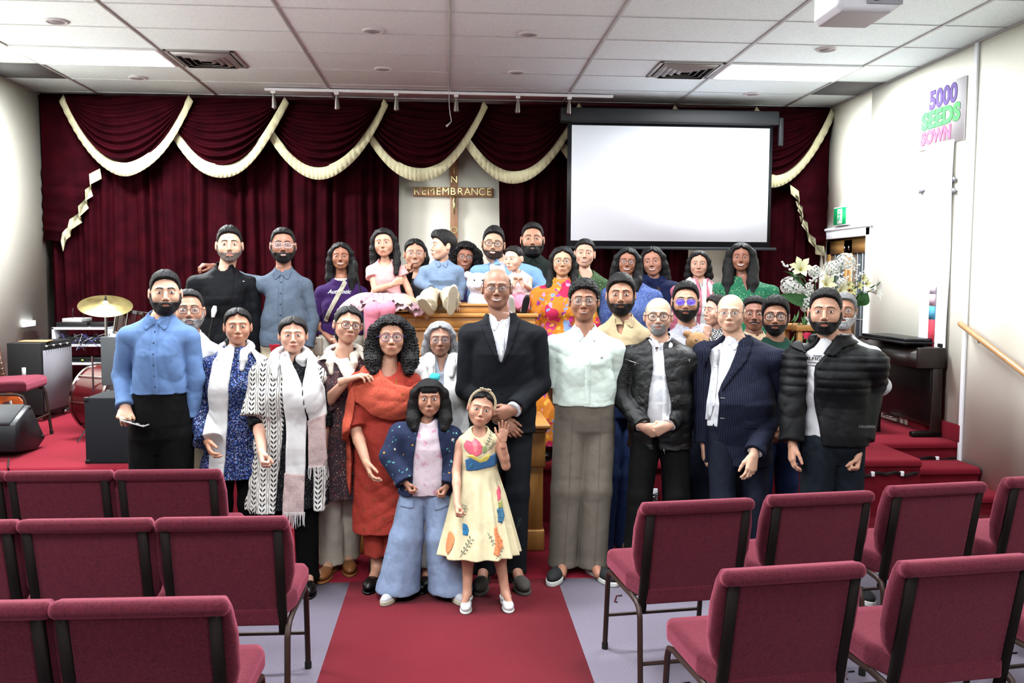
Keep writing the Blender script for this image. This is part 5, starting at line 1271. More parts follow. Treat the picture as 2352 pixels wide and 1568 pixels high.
# --- 12 back bearded man
p = Person('smiling full-bearded man in dark green shirt at the very back', (1223, 513, 586), 7.3, HS, (1170, 605, 1276, 605), skin=(186, 134, 108), beard=(.013, 1), smile=.95, teeth=1, hairkw=dict(top=.016, front=.078, t=.002, rec=.006), brow=1.2)
p.setlegs(); p.trousers(BLKT); p.top('shirt', GRNS, 770, 1.95); p.collar(GRNS); p.shoes(BLEA); p.finish()
# --- 14 floral dress
p = Person('woman in bright orange and pink floral dress with glasses and long hair', (1292, 566, 634), 6.42, HS, (1226, 665, 1350, 665), skin=(196, 148, 118), sex='f', hair='long', glasses=((60, 60, 66), 2.8, .026, .020, .0014), smile=.5, hairkw=dict(L=.22, part=0, front=.072, r=.026, frontal=(1, 1), t=.005, top=.004),
           el=(1226, 745, .0), wl=(1240, 800, -.05), er=(1356, 745), wr=(1345, 800), ww=.13)
p.setlegs(); p.top('dress', MULTI, .1, 1.93, inf=.014, hemw=.34, hemd=.24, waistz=1.02, neck='crew', ncut=.8, pleat=(16, .05, .9, .3), armrr=(.062, .058, .036))
p.collar(cloth('collar_stripe', (226, 170, 60), pat=stripes((190, 60, 60), 30, 2)), 'band', hgt=.05, open_w=.0); p.shoes(BLEA); p.finish()
# --- 15 green kurta woman with hair tied back
p = Person('smiling woman in green patterned kurta with hair tied back', (1343, 549, 614), 7.1, HS, (1293, 640, 1399, 645), skin=(212, 164, 140), sex='f', hair='tied', smile=1, teeth=1, tilt=3, hairkw=dict(front=.074, t=.004, top=.01), el=(1400, 720), wr=(1395, 790))
p.El = p.J(1290, 725, .02); p.Er = p.J(1402, 730, .02); p.Wl = p.J(1292, 790, 0); p.setlegs(); p.trousers(BLKT); p.top('kurta', GKURT, .6, 1.3, inf=.014, hemw=.24, neck='scoop', ncut=.85)
MB().lathe([(0, -.006), (.005, 0), (0, .006)], n=8).build('earring', WPAT, p.root, True, tuple(np.array(p.M)[:3, :3] @ A3(.085, -.005, -.036) + p.C)); p.shoes(BLEA); p.finish()
# --- 30 blue floral dress
p = Person('woman in blue floral dress with a long white scarf around her neck', (546, 708, 790), 5.12, 0, (466, 824, 608, 828), skin=(186, 132, 106), sex='f', hair='tied', smile=.35, hairkw=dict(part=0, front=.074, t=.007, top=.004, tail=[(.0, .1, -.02, .03), (-.05, .09, -.12, .035), (-.075, .05, -.2, .03), (-.08, .03, -.28, .02)]),
           el=(450, 930, -.02), wl=(476, 1012, -.19), er=(612, 935, .05), wr=(606, 1010, .02), hands=('relax', 'relax'), ww=.13, hw=.165)
p.setlegs(); p.trousers(BLKT)
p.top('dress', BFLOR, 1099, 1.97, inf=.012, hemw=.205, hemd=.16, neck='crew', ncut=.6, pleat=(15, .06, .75, .55), armrr=(.056, .056, .044), flare=.004)
for S, E in ((p.El, p.Wl),):
    g_ = F(tuple(E - .12), tuple(E + .12), .005); u = (E - S) / np.linalg.norm(E - S); g_.limb([E - u * .05, E - u * .0, E + u * .1], [.046, .068, .09], 0, cut=E + u * .0); g_.wrinkle(.004, 2, 3); g_.build('cuff', BFLOR, p.root)
p.drape('scarf', WSCARF, [[(523, 792), (534, 800), (529, 860), (525, 946), (521, 1020), (519, 1073), (518, 1100), (482, 1096), (481, 1040), (480, 987), (479, 930), (481, 890), (488, 831), (500, 806)],
                          [(562, 795), (578, 800), (604, 826), (600, 842), (588, 852), (581, 829), (570, 812)]], off=.012, t=.007, wr=.002, sm=1)
def neck_roll(p, m, r=.03, R_=.078, dz=.0, name='scarf_neck', sq=1.05, front=.0, tw=.0015, low=.11, spread=.060):
    """scarf going round the back of the neck and down the chest on both sides"""
    f = F(tuple(p.N + A3(-.17, -.22, -.2)), tuple(p.N + A3(.17, .15, .12)), .0045); N = p.N; g_ = p.g; pts = []
    for a in np.linspace(-.75, math.pi + .75, 15): pts.append(N + A3(R_ * math.cos(a), .010 + R_ * sq * math.sin(a), dz + .026 * math.sin(a)))
    e0, e1 = [A3(N[0] + q_, float(p.f.fyat(N[0] + q_, N[2] - low + dz, N[1] - .1)) - r * .2, N[2] - low + dz) for q_ in (spread, -spread)]
    if front: e0 = N + A3(.01, -.11, -front * 2.2 + dz); e1 = N + A3(-.01, -.11, -front * 2.2 + dz)
    pts = [e0, (e0 + pts[0]) / 2 + A3(.006, -.012, .008)] + pts + [(e1 + pts[-1]) / 2 + A3(-.006, -.012, .008), e1]
    rs = [r * .45, r * .75] + [r * (.8 + .1 * abs(i - 7) / 7) for i in range(15)] + [r * .75, r * .45]
    f.chain(pts, rs, .012); f.wrinkle(tw, 2.2, p.seed, (1, 1, .3)); f.build(name, m, p.root)
neck_roll(p, WSCARF, .026, .082); p.shoes(BLEA); p.finish()
# --- 31 leaf stripe shawl
p = Person('woman in black and white leaf-striped shawl and long white fringed scarf', (673, 728, 810), 4.95, 0, (590, 842, 738, 846), skin=(206, 156, 134), sex='f', hair='tied', hc=(44, 38, 38), smile=.7, teeth=.2, fw=1.13, hairkw=dict(part=.0, front=.072, t=.011, top=.006, tail=[(.0, .1, -.02, .04), (.03, .09, -.1, .035), (.05, .06, -.15, .02)]),
           el=(594, 965, -.05), wl=(602, 1038, -.19), er=(742, 960, .10), wr=(742, 1040, .10), hands=('fist', 'relax'), ww=.145, hw=.17)
p.setlegs(); p.trousers(BLKT); p.top('kurta', BLKP, 1165, 1.2, inf=.012, hemw=.215, hemd=.16, neck='v', pleat=(12, .04, .75, .4))
def poncho(f):
    f.limb([p.SL, p.El + (p.SL - p.El) * .0, p.El + A3(.0, -.02, -.1)], [.075, .098, .10], .05, cut=p.El + A3(.01, -.0, .03))
f_ = p.top('shawl', SHAWL, 1170, 0, inf=.026, hemw=.24, hemd=.18, neck='v', ncut=1.2, wr=.005, wrsc=1.2, extra=poncho, pleat=(11, .05, .95, .5), open_=[(646, 800), (702, 800), (712, 900), (716, 1010), (722, 1240), (632, 1240), (640, 1100), (652, 980), (652, 880)],
      cuts=lambda f: (f.carve(p.xz([(552, 985), (596, 978), (640, 960), (600, 1060), (625, 1240), (760, 1240), (760, 1110), (632, 1100), (625, 1010), (590, 990), (580, 1100), (500, 1240), (500, 985)][:0] or [(745, 1110), (900, 1110), (900, 1300), (745, 1300)]), 1.0)))
def fringe(p, m, x0, x1, ytop, ybot, n, dy=-.17, name='fringe', slope=0):
    mb = MB(); rnd = random.Random(int(x0)); 
    for i in range(n):
        x = x0 + (x1 - x0) * i / (n - 1); yt = ytop + slope * i / (n - 1); c = p.J(x, yt, dy); d = p.J(x + rnd.uniform(-3, 3), yt + (ybot - ytop) * rnd.uniform(.75, 1.1), dy); e_ = (c + d) / 2 + A3(rnd.uniform(-.004, .004), -.003, 0)
        mb.tube([c + A3(0, 0, .01), e_, d], [.0022, .0018, .0012], 5)
    mb.build(name, m, p.root, True)
p.drape('scarf', WSCARF, [[(640, 815), (652, 806), (668, 840), (692, 882), (702, 960), (700, 1070), (700, 1102), (656, 1094), (657, 1000), (652, 930), (648, 870), (640, 840)],
                          [(700, 812), (712, 815), (724, 850), (738, 900), (742, 962), (722, 975), (708, 972), (700, 930), (694, 885)]], off=.034, t=.009, wr=.002, dy=-.16, yc=.05, src=p.fields['kurta'])
p.drape('scarf_end', PINKSC, [[(654, 1085), (700, 1090), (700, 1182), (682, 1186), (652, 1180)], [(704, 968), (740, 955), (746, 1062), (738, 1078), (708, 1076)]], off=.040, t=.009, wr=.002, dy=-.16, yc=.05, src=p.fields['kurta'])
fringe(p, WSCARF, 655, 700, 1180, 1212, 16, -.23); fringe(p, WSCARF, 709, 744, 1074, 1102, 12, -.2); fringe(p, SHAWL, 572, 612, 1166, 1182, 14, -.17)
neck_roll(p, WSCARF, .030, .086, dz=.004); p.shoes(BLEA, kind='boot'); p.finish()
# --- 32 paisley kurta woman
p = Person('woman in brown paisley kurta and cream dupatta with a hand on her neighbour', (799, 704, 787), 5.18, 0, (725, 832, 846, 826), yaw=12, tilt=7, skin=(192, 142, 118), sex='f', hair='tied', glasses=((60, 40, 40), 2.6, .027, .019, .0022), smile=.25, fw=1.12, hc=(36, 34, 36), hairkw=dict(front=.076, t=.006, top=.006, part=-.02),
           el=(736, 938, -.10), wl=(798, 872, -.24), er=(845, 930, .05), wr=(838, 1000, 0), hands=('relax', 'relax'), hl=((.75, -.15, .25), (.2, 0, -1), False), ww=.145, hw=.178)
p.setlegs(foot=[(762, 1296), (800, 1282)]); p.trousers(CREAMT, r=(.095, .075, .066), topz=1090)
p.top('kurta', LEAFP, 1143, (1.25, 1.25), inf=.014, hemw=.19, hemd=.15, neck='scoop', wr=.004); p.drape('dupatta', DUPAT, [[(726, 830), (742, 815), (772, 806), (802, 828), (814, 850), (806, 880), (790, 864), (772, 836), (745, 826)], [(820, 805), (836, 800), (846, 822), (842, 842), (832, 830)]], off=.010, t=.007, wr=.003, yc=.08)
neck_roll(p, DUPAT, .028, .090, dz=-.014); p.shoes(BRL); p.finish()
# --- 33 coral
p = Person('woman in coral kurta and coral dupatta with long curly black hair and purple glasses', (899, 727, 817), 5.06, 0, (806, 860, 964, 862), skin=(196, 144, 118), sex='f', hair='long', glasses=((58, 44, 120), 2.8, .027, .020, .0018), smile=.4, fw=1.12,
           hairkw=dict(L=.10, curl=1.2, vol=.018, r=.042, front=.074, frontal=(1, 1), part=None, top=.006), el=(816, 985, -.10), wl=(842, 1062, -.22), er=(972, 975, .05), wr=(968, 1050, .05), ww=.145, hw=.17)
p.setlegs(foot=[(866, 1318), (908, 1318)]); p.trousers(CORALT, r=(.105, .095, .062), cutz=.16, wr=.005)
p.top('kurta', CORAL, 1220, 1.02, inf=.014, hemw=.185, hemd=.15, neck='scoop', wr=.003, flare=.006, pleat=(9, .03, .8, .4))
p.drape('dupatta', CORALD, [[(812, 880), (822, 856), (836, 832), (856, 826), (866, 842), (882, 866), (905, 886), (940, 893), (962, 880), (958, 935), (940, 958), (900, 966), (862, 955), (830, 930), (814, 920)]], off=.012, t=.009, wr=.004, yc=.06, wrst=(.5, .5, 1.3))
p.drape('dupatta_tail', CORALD, [[(806, 880), (816, 878), (812, 960), (800, 1000), (806, 1060), (802, 1140), (792, 1090), (786, 1020), (792, 940)]], off=.016, t=.012, wr=.004, yc=.2)
GEM = mat('gold_embroidery', (176, 130, 56), .4, .5)
mb = MB(); rnd = random.Random(4)
for (x, y) in [(859, 1147), (882, 1186), (904, 1148), (836, 1169), (861, 1182), (904, 1182), (842, 1120)] + [(x, y_) for x in (905, 872, 838) for y_ in (1212,)]:
    c = p.J(x, y, -.14); yy = float(p.f.fyat(c[0], c[2]))
    for k in range(5): a = k * 1.256; mb.tube([(c[0] + .007 * math.cos(a), yy - .003, c[2] + .007 * math.sin(a)), (c[0] + .010 * math.cos(a + .4), yy - .003, c[2] + .010 * math.sin(a + .4))], .002, 5)
mb.build('embroidery', GEM, p.root); p.drape('neck_piping', GEM, [[(907, 872), (911, 872), (913, 900), (909, 900)]], off=.002, t=.003)
p.shoes(BLEA, kind='boot'); p.finish()
# --- 34 grey hair white shawl
p = Person('older woman with grey hair and glasses wrapped in a white shawl', (1011, 739, 817), 5.3, 0, (950, 838, 1080, 842), skin=(170, 122, 100), sex='f', hair='bob', hc=(150, 150, 154), glasses=((90, 90, 116), 3, .026, .018, .0014), smile=.2, fw=1.05, brow=.7, hairkw=dict(L=-.035, part=0, front=.074, t=.006, vol=.006, top=.004, r=.022, frontal=(0, 0)),
           el=(945, 940), wl=(960, 1010, -.04), er=(1088, 940, .0), wr=(1074, 1010, -.08), ww=.15, hw=.175)
p.setlegs(foot=[(985, 1318), (1030, 1318)]); p.trousers(cloth('pale_grey_salwar', (196, 192, 194)), r=(.11, .09, .07), cutz=.1)
p.top('kurta', cloth('grey_print_kurta', (150, 158, 172)), 1130, 1.5, inf=.010, hemw=.2, neck='v')
p.top('shawl', WSCARF, 1040, 1.9, inf=.030, neck='v', wr=.007, ncut=1.2, hemw=.23, hemd=.17, open_=[(1000, 800), (1022, 800), (1018, 900), (1006, 930), (1000, 880)], armrr=(.056, .056, .05))
neck_roll(p, WSCARF, .030, .080, dz=.0); p.shoes(BLEA, kind='boot'); p.finish()
# --- 13 bald man, dark suit
p = Person('tall bald man with glasses in charcoal suit jacket over white shirt, hands folded', (1141, 617, 706), 5.1, 0, (1060, 752, 1250, 756), skin=(146, 100, 80), hair='bald', hc=(70, 66, 66), glasses=((34, 32, 34), 3.4, .026, .014, .0014), smile=.85, teeth=.9, brow=.8,
           el=(1072, 892, .02), wl=(1150, 962, -.17), er=(1240, 880, .0), wr=(1178, 942, -.20), hands=('relax', 'relax'), hl=((.55, -.2, -.55), (0, 1, 0)), hr=((-.8, -.2, -.25), (0, 1, 0)), ww=.17, hw=.178)
p.setlegs(foot=[(1112, 1318), (1184, 1318)]); p.trousers(CHAR, topz=980)
p.top('shirt', WHT, 985, 1.99, inf=.004, open_=[(1136, 690), (1160, 690), (1158, 725), (1150, 742), (1142, 738)]); p.placket(WHT, zt=p.J(1152, 760, -.1)[2], zb=p.J(1152, 850, -.1)[2], n=3, x0=p.J(1153, 760, -.1)[0]); p.collar(WHT, open_w=.035, drop=.06); SHF = p.f
p.drape('undershirt', cloth('white_tee_knit', (214, 216, 220)), [[(1134, 715), (1164, 715), (1160, 738), (1150, 748), (1140, 738)]], off=-.002, t=.004)
p.top('suit_jacket', CHAR, 994, 1.92, inf=.020, wr=.003, open_=[(1120, 690), (1128, 700), (1171, 700), (1176, 690), (1172, 740), (1162, 800), (1152, 832), (1146, 828), (1132, 770), (1121, 730)], openy=-.0)
p.drape('lapel', CHAR, [[(1108, 722), (1116, 704), (1122, 716), (1124, 735), (1134, 770), (1148, 832), (1144, 838), (1120, 790), (1104, 746), (1112, 738)]], off=.004, t=.005); p.drape('lapel', CHAR, [[(1174, 700), (1184, 708), (1192, 730), (1198, 738), (1192, 750), (1178, 792), (1156, 838), (1151, 832), (1162, 800), (1172, 745)]], off=.004, t=.005)
p.placket(CHAR, PUP, x0=p.J(1152, 865, -.12)[0], zt=p.J(1152, 852, -.12)[2], zb=p.J(1152, 920, -.12)[2], n=2, strip=False)
p.shoes(SUED); p.finish()
# --- 35 girl in denim
p = Person('girl with fringe in navy patterned fleece jacket, pink shirt and wide light jeans', (986, 872, 955), 4.80, 0, (905, 982, 1047, 990), skin=(166, 116, 94), sex='f', kid=.70, hair='bob', smile=0, fw=1.06, hairkw=dict(L=.085, fringe=1, front=.078, t=.008, vol=.010, top=.006, r=.036, frontal=(1, 1)),
           el=(900, 1046, -.02), wl=(932, 1108, -.10), er=(1048, 1060, .0), wr=(1026, 1116, -.09), hands=('fist', 'fist'), ww=.115, hw=.122)
p.setlegs(foot=[(914, 1352), (1034, 1352)], splay=22); p.legs = [(h, (h + a) / 2 + A3(0, -.02, .0), a) for h, k, a in p.legs]
p.trousers(LJEAN, r=(.092, .125, .165), cutz=.035, topz=1112, wr=.003, h=.006); 
for pts in ([(918, 1146), (952, 1146), (950, 1170), (916, 1168)], [(994, 1146), (1036, 1142), (1036, 1164), (998, 1176)]): p.drape('pocket', LJEAN, [pts], off=.002, t=.0055, src=p.ft)
p.top('t_shirt', TIED, 1140, 0, inf=.014, h=.005, wr=.002); p.top('jacket', GJACK, 1138, 1.98, inf=.026, h=.005, wr=.003, armrr=(.060, .056, .040), hemw=.150, hemd=.13, open_=[(954, 955), (964, 975), (956, 1010), (949, 1060), (946, 1150), (1012, 1150), (1016, 1060), (1006, 1000), (1004, 975), (1014, 955)])
p.collar(GJACK, 'band', hgt=.05, open_w=.045, name='jacket_collar')
c = p.J(998, 866, .02); f = F(tuple(c - .06), tuple(c + .06), .004); f.ell(c, (.026, .024, .02), 0); f.wrinkle(.006, 3, 2); f.build('hair_tie', cloth('aqua_scrunchie', (70, 190, 200)), p.root)
p.shoes(cloth('grey_shoe', (190, 190, 196)), CSOL, 'sneaker', L=.26); p.finish()
# --- 36 girl in cream dress
p = Person('waving girl in cream floral dress with a bow headband and white shoes', (1106, 894, 979), 4.76, 0, (1042, 1006, 1156, 1000), tilt=11, skin=(196, 144, 120), sex='f', kid=.66, hair='tied', smile=.5, fw=1.08, hairkw=dict(front=.074, part=.01, t=.004, top=.004),
           el=(1048, 1082, -.06), wl=(1050, 1160, -.22), er=(1162, 1070, -.05), wr=(1155, 1012, -.12), hands=('fist', 'wave'), hr=((.05, -.1, 1), (0, -1, .0), True), ww=.098, hw=.11)
p.setlegs(foot=[(1073, 1370), (1161, 1368)], splay=4)
p.top('dress', CRDR, 1266, 0, inf=.008, h=.0045, neck='scoop', ncut=.9, wr=.0, hemw=.222, hemd=.19, waistz=p.J(1106, 1084, -.1)[2], pleat=(14, .07, p.J(1100, 1082)[2], p.J(1100, 1130)[2], 1))
zw = p.J(1106, 1082, -.1)[2]
def fl(cols, polys, nm, off=.0006):
    for k_, (c_, pl) in enumerate(zip(cols, polys)): p.drape(nm, mat('print_%d_%d_%d' % c_, c_, .8), [pl], off=off + (k_ % 3) * .0009, t=.0034, yc=.0, dy=-.12)
ct = lambda cx_, cy_, pts: [(cx_ + x, cy_ + y) for x, y in pts]
D2 = lambda pts: [(700 + x / 2.851, 850 + y / 2.851) for x, y in pts]
fl([(226, 100, 120), (236, 140, 150), (150, 160, 110), (60, 110, 160), (220, 200, 100), (50, 120, 150)],
   [D2([(1040, 500), (1060, 470), (1100, 480), (1110, 452), (1150, 480), (1168, 510), (1160, 560), (1120, 575), (1080, 560), (1050, 535)]), D2([(1095, 480), (1110, 455), (1130, 475), (1140, 520), (1125, 560), (1105, 545)]), D2([(1165, 510), (1190, 500), (1200, 530), (1190, 550), (1165, 555)]),
    D2([(1050, 600), (1100, 575), (1180, 600), (1220, 570), (1265, 560), (1272, 620), (1250, 645), (1180, 655), (1130, 668), (1060, 675), (1055, 640)]), D2([(1060, 570), (1100, 560), (1150, 590), (1200, 560), (1225, 565), (1200, 605), (1150, 620), (1110, 600)]), D2([(1080, 625), (1110, 615), (1100, 650), (1070, 660)])], 'flower_print')
fl([(232, 140, 90), (232, 140, 90), (224, 90, 110), (40, 120, 170), (60, 110, 140), (150, 150, 80), (190, 80, 60)],
   [D2([(1230, 1000), (1255, 995), (1260, 1040), (1290, 1080), (1295, 1120), (1260, 1165), (1225, 1150), (1240, 1090)]), D2([(925, 1110), (940, 1050), (970, 1035), (985, 1070), (970, 1120), (940, 1165), (920, 1165)]), D2([(1255, 790), (1275, 765), (1288, 800), (1285, 840), (1262, 860)]), D2([(1030, 980), (1060, 985), (1075, 1020), (1065, 1055), (1030, 1050)]),
    D2([(1255, 900), (1290, 880), (1310, 940), (1290, 990), (1262, 980)]), D2([(1262, 860), (1288, 850), (1300, 890), (1270, 905)]), D2([(1025, 870), (1032, 868), (1034, 930), (1026, 935)])], 'flower_print')
LV = mat('print_leaf', (50, 84, 78), .8)
def sprig(x0, y0, x1, y1, n, s_=1):
    mb = MB(); f = p.f; P0, P1 = p.J(x0, y0, -.12), p.J(x1, y1, -.12); pts = []
    for i in range(n + 1):
        t_ = i / n; x, z = P0[0] + (P1[0] - P0[0]) * t_ + .004 * math.sin(3 * t_), P0[2] + (P1[2] - P0[2]) * t_; pts.append((x, float(f.fyat(x, z)) - .0015, z))
    mb.tube(pts, .0012, 5); d = math.atan2(P1[2] - P0[2], P1[0] - P0[0])
    for i in range(1, n + 1):
        for sd in (-1, 1):
            a = d + sd * 1.0; q = pts[i]; e_ = [(q[0] + math.cos(a) * r * s_, 0, q[2] + math.sin(a) * r * s_) for r in (.003, .008, .013)]
            mb.tube([(x, float(f.fyat(x, z)) - .0018, z) for x, _, z in e_], [.0008, .0035 * s_, .001], 6, flat=.3)
    mb.build('leaf_print', LV, p.root)
for a_ in ((1115, 1030, 1130, 1003, 5), (1122, 1038, 1136, 1022, 4), (1062, 1184, 1068, 1160, 4), (1056, 1262, 1080, 1225, 5, 1.3), (1136, 1262, 1150, 1245, 3), (1190, 1228, 1196, 1206, 3), (1118, 1212, 1130, 1232, 3)): sprig(*a_)
f = F(tuple(p.C + A3(-.13, -.12, -.05)), tuple(p.C + A3(.13, .12, .17)), .004)
Mh = np.array(p.M)[:3, :3]; pts = [p.C + Mh @ A3(.083 * math.sin(a), -.035 - .01 * math.cos(a), .025 + .10 * math.cos(a)) for a in np.linspace(-1.7, 1.7, 13)]
mb = MB(); mb.tube(pts, .005, 8, flat=1.6); hb = mb.build('headband', cloth('cream_ribbon', (214, 196, 160)), p.root, True)
b0 = p.C + Mh @ A3(0, -.052, .128); mb = MB()
for sx in (-1, 1): mb.tube([b0, b0 + Mh @ A3(sx * .018, -.01, .008), b0 + Mh @ A3(sx * .036, -.006, .004)], [.003, .008, .006], 8, flat=.4); mb.tube([b0 + Mh @ A3(sx * .034, -.006, .004), b0 + Mh @ A3(sx * .016, .0, -.006), b0], [.006, .007, .003], 8, flat=.4)
mb.build('bow', cloth('cream_ribbon', (0, 0, 0)), hb, True)
p.shoes(WPAT, WSOL, 'flat', L=.25); p.finish()
# --- 16 mint shirt
p = Person('young man with curly hair in mint short-sleeved shirt and wide taupe trousers', (1341, 643, 737), 5.2, 0, (1256, 774, 1432, 784), skin=(158, 108, 84), hair='short', hairkw=dict(t=.012, top=.020, front=.066, curl=.9, side=.0, temple=.01), glasses=((150, 150, 140), 3.2, .028, .018, .0018), smile=.45, teeth=.5, brow=1.1,
           el=(1263, 882, .05), wl=(1290, 950, .2), er=(1417, 888, .05), wr=(1392, 950, .2), hands=('relax', 'relax'), ww=.178, hw=.178, belly=.01)
p.setlegs(foot=[(1292, 1300), (1360, 1302)], splay=20); p.trousers(TAUPE, r=(.098, .092, .080), cutz=.05, topz=924, wr=.002)
for sx, a_ in ((0, 0), (1, 1)):
    hip, kn, an = p.legs[sx]; mb = MB(); K = 20
    pts = []
    for i in range(K):
        z = p.zcr + .12 - (p.zcr + .04) * i / (K - 1); x = hip[0] + (an[0] - hip[0]) * i / (K - 1); pts.append((x, float(p.ft.fyat(x, z)) - .001, z))
    mb.tube(pts, .0022, 5); mb.build('crease', TAUPE, p.root, True)
p.top('shirt', MINT, 932, 1.0, wr=.004, flare=.022, open_=[(1326, 725), (1360, 725), (1356, 765), (1346, 778), (1336, 766)]); p.collar(MINT, open_w=.035, drop=.058); p.placket(MINT, zt=p.J(1341, 782, -.1)[2], zb=p.J(1341, 925, -.1)[2], n=4)
p.drape('undershirt', cloth('white_tee_knit', (214, 216, 220)), [[(1322, 750), (1362, 750), (1356, 772), (1343, 784), (1332, 772)]], off=-.003, t=.004)
c = p.J(1382, 820, -.12); mb = MB()
for a_, b_ in (((-.006, -.004), (.004, .001)), ((.004, .001), (.006, .007)), ((-.004, -.003), (-.006, -.011)), ((.002, 0), (.005, -.009)), ((-.006, -.002), (-.009, .003))):
    mb.tube([(c[0] + q[0], float(p.f.fyat(c[0], c[2])) - .003, c[2] + q[1]) for q in (a_, b_)], .0014, 5)
mb.build('logo', PUP, p.root); p.shoes(BSN, WSOL, 'sneaker', L=.28); p.finish()
# --- 17 beige polo
p = Person('bearded man in tan polo shirt and blue jeans behind the mint shirt', (1426, 631, 722), 5.6, 0, (1372, 750, 1492, 756), skin=(166, 118, 94), beard=(.008, 1), hair='short', hairkw=dict(t=.010, top=.026, front=.070, curl=.25), smile=.05, brow=1.3, sd=1,
           er=(1494, 880, .02), el=(1366, 880, .02), wr=(1488, 960, 0), wl=(1370, 960, 0))
p.setlegs(foot=[(1386, 1262), (1432, 1256)]); p.trousers(BJEAN); p.top('polo_shirt', POLO, 930, 1.0, flare=.012, open_=[(1416, 715), (1440, 715), (1436, 752), (1430, 770), (1422, 765)]); p.collar(POLO, open_w=.028, drop=.045)
p.drape('undershirt', cloth('white_tee_knit', (0, 0, 0)), [[(1408, 735), (1444, 735), (1436, 752), (1428, 760), (1418, 752)]], off=-.004, t=.004); p.shoes(BSN, WSOL, 'sneaker'); p.finish()
# --- 18 blue kurta
p = Person('smiling woman with glasses and long hair in blue patterned kurta', (1441, 570, 632), 6.6, HS, (1386, 664, 1516, 670), skin=(150, 98, 76), sex='f', hair='long', glasses=((40, 36, 40), 3.2, .026, .018, .0016), smile=1, teeth=1, tilt=4, hairkw=dict(L=.14, front=.074, part=-.012, r=.036, vol=.006, frontal=(0, 1)), hw=.18)
p.setlegs(); p.trousers(NAVYT); p.top('kurta', BKURT, .5, 1.8, inf=.014, hemw=.24, neck='crew', ncut=.8); p.shoes(BLEA); p.finish()
# --- 19 navy shawl
p = Person('smiling woman in navy shawl with a leaf brooch and long dark hair', (1499, 567, 634), 7.0, HS, (1446, 652, 1556, 656), skin=(170, 118, 98), sex='f', hair='long', smile=1, teeth=.9, tilt=-6, yaw=-6, hairkw=dict(L=.12, front=.076, part=.01, r=.03, frontal=(0, 0)))
p.setlegs(); p.trousers(NAVYT); p.top('kurta', NSHAWL, .5, 1.5, inf=.010, hemw=.22); p.top('shawl', NSHAWL, .75, 1.6, inf=.03, wr=.008, wrsc=.8, neck='scoop', ncut=.7, armrr=(.055, .06, .06)); neck_roll(p, NSHAWL, .03, .078, dz=-.01, front=.03)
sprig_p = p; c = p.J(1517, 660, -.14); mb = MB(); yy = float(p.f.fyat(c[0], c[2])) - .004
for k in range(5): a_ = 2.2 + k * .55; mb.tube([(c[0], yy, c[2] - .01), (c[0] + .014 * math.cos(a_), yy - .002, c[2] - .01 + .014 * math.sin(a_)), (c[0] + .028 * math.cos(a_), yy, c[2] - .01 + .028 * math.sin(a_))], [.001, .004, .001], 6, flat=.4)
mb.build('brooch', GEM, p.root); p.shoes(BLEA); p.finish()
# --- 20 leather jacket
p = Person('bald man with grey beard and round glasses in black leather jacket, hands clasped', (1512, 683, 768), 5.15, 0, (1431, 802, 1606, 808), skin=(204, 160, 136), hair='bald', hc=(150, 150, 150), beard=(.0035, .5), bc=(140, 138, 138), glasses=((60, 40, 40), 2.4, .028, .022, .0024), smile=.0, brow=.9,
           el=(1426, 908, .04), wl=(1477, 980, -.17), er=(1592, 900, .04), wr=(1534, 978, -.18), hands=('cup', 'fist'), hl=((.8, -.1, -.45), (0, .6, .5)), hr=((-.8, -.2, -.3), (0, .6, .2)), ww=.172, hw=.172, belly=.03)
p.setlegs(foot=[(1450, 1318), (1560, 1318)]); p.trousers(BLKT, topz=1000)
p.top('shirt', WHT, 985, 1.97, inf=.004, open_=[(1500, 760), (1530, 760), (1520, 790), (1514, 812), (1508, 790)]); p.collar(WHT, open_w=.03, drop=.05); p.placket(WHT, zt=p.J(1514, 815, -.1)[2], zb=p.J(1514, 970, -.1)[2], n=5)
p.top('leather_jacket', LEATH, 1032, 1.96, inf=.020, wr=.003, wrsc=1.2, open_=[(1488, 760), (1540, 760), (1528, 795), (1526, 850), (1538, 925), (1538, 945), (1508, 985), (1518, 1060), (1503, 1060), (1496, 985), (1486, 950), (1490, 900), (1501, 845), (1502, 795)])
p.collar(LEATH, 'band', hgt=.05, open_w=.05, name='jacket_collar')
ZIP = mat('zip_metal', (170, 168, 164), .3, .9)
for pts in ([(1445, 829), (1473, 838)], [(1466, 838), (1464, 846)], [(1586, 826), (1587, 836)], [(1524, 1030), (1527, 1043)]):
    q = [p.J(x, y, -.14) for x, y in pts]; MB().tube([(a_[0], float(p.f.fyat(a_[0], a_[2], -.14)) - .003, a_[2]) for a_ in q], .0028, 6).build('zip', ZIP, p.root)
p.shoes(BLEA); p.finish()
# --- 21 lilac shirt man
p = Person('man with mirrored purple glasses and dark beard in pale grey shirt, holding a small child', (1575, 648, 736), 5.6, 0, (1512, 770, 1652, 776), skin=(184, 134, 110), beard=(.006, 1), hairkw=dict(top=.020, front=.080, t=.004), glasses=((176, 170, 170), 2.6, .028, .020, .0014, LENSB), smile=.3, brow=1.2,
           er=(1652, 870, -.02), wr=(1622, 850, -.28), hands=('relax', 'cup'), hr=((-.5, -.2, .1), (0, .6, .4)))
p.setlegs(foot=[(1540, 1262), (1600, 1262)]); p.trousers(NAVYT); p.top('shirt', LGREY, 930, 1.9); p.collar(LGREY); p.placket(LGREY, zt=p.N[2] - .05, zb=.98); p.shoes(BLEA); p.finish()
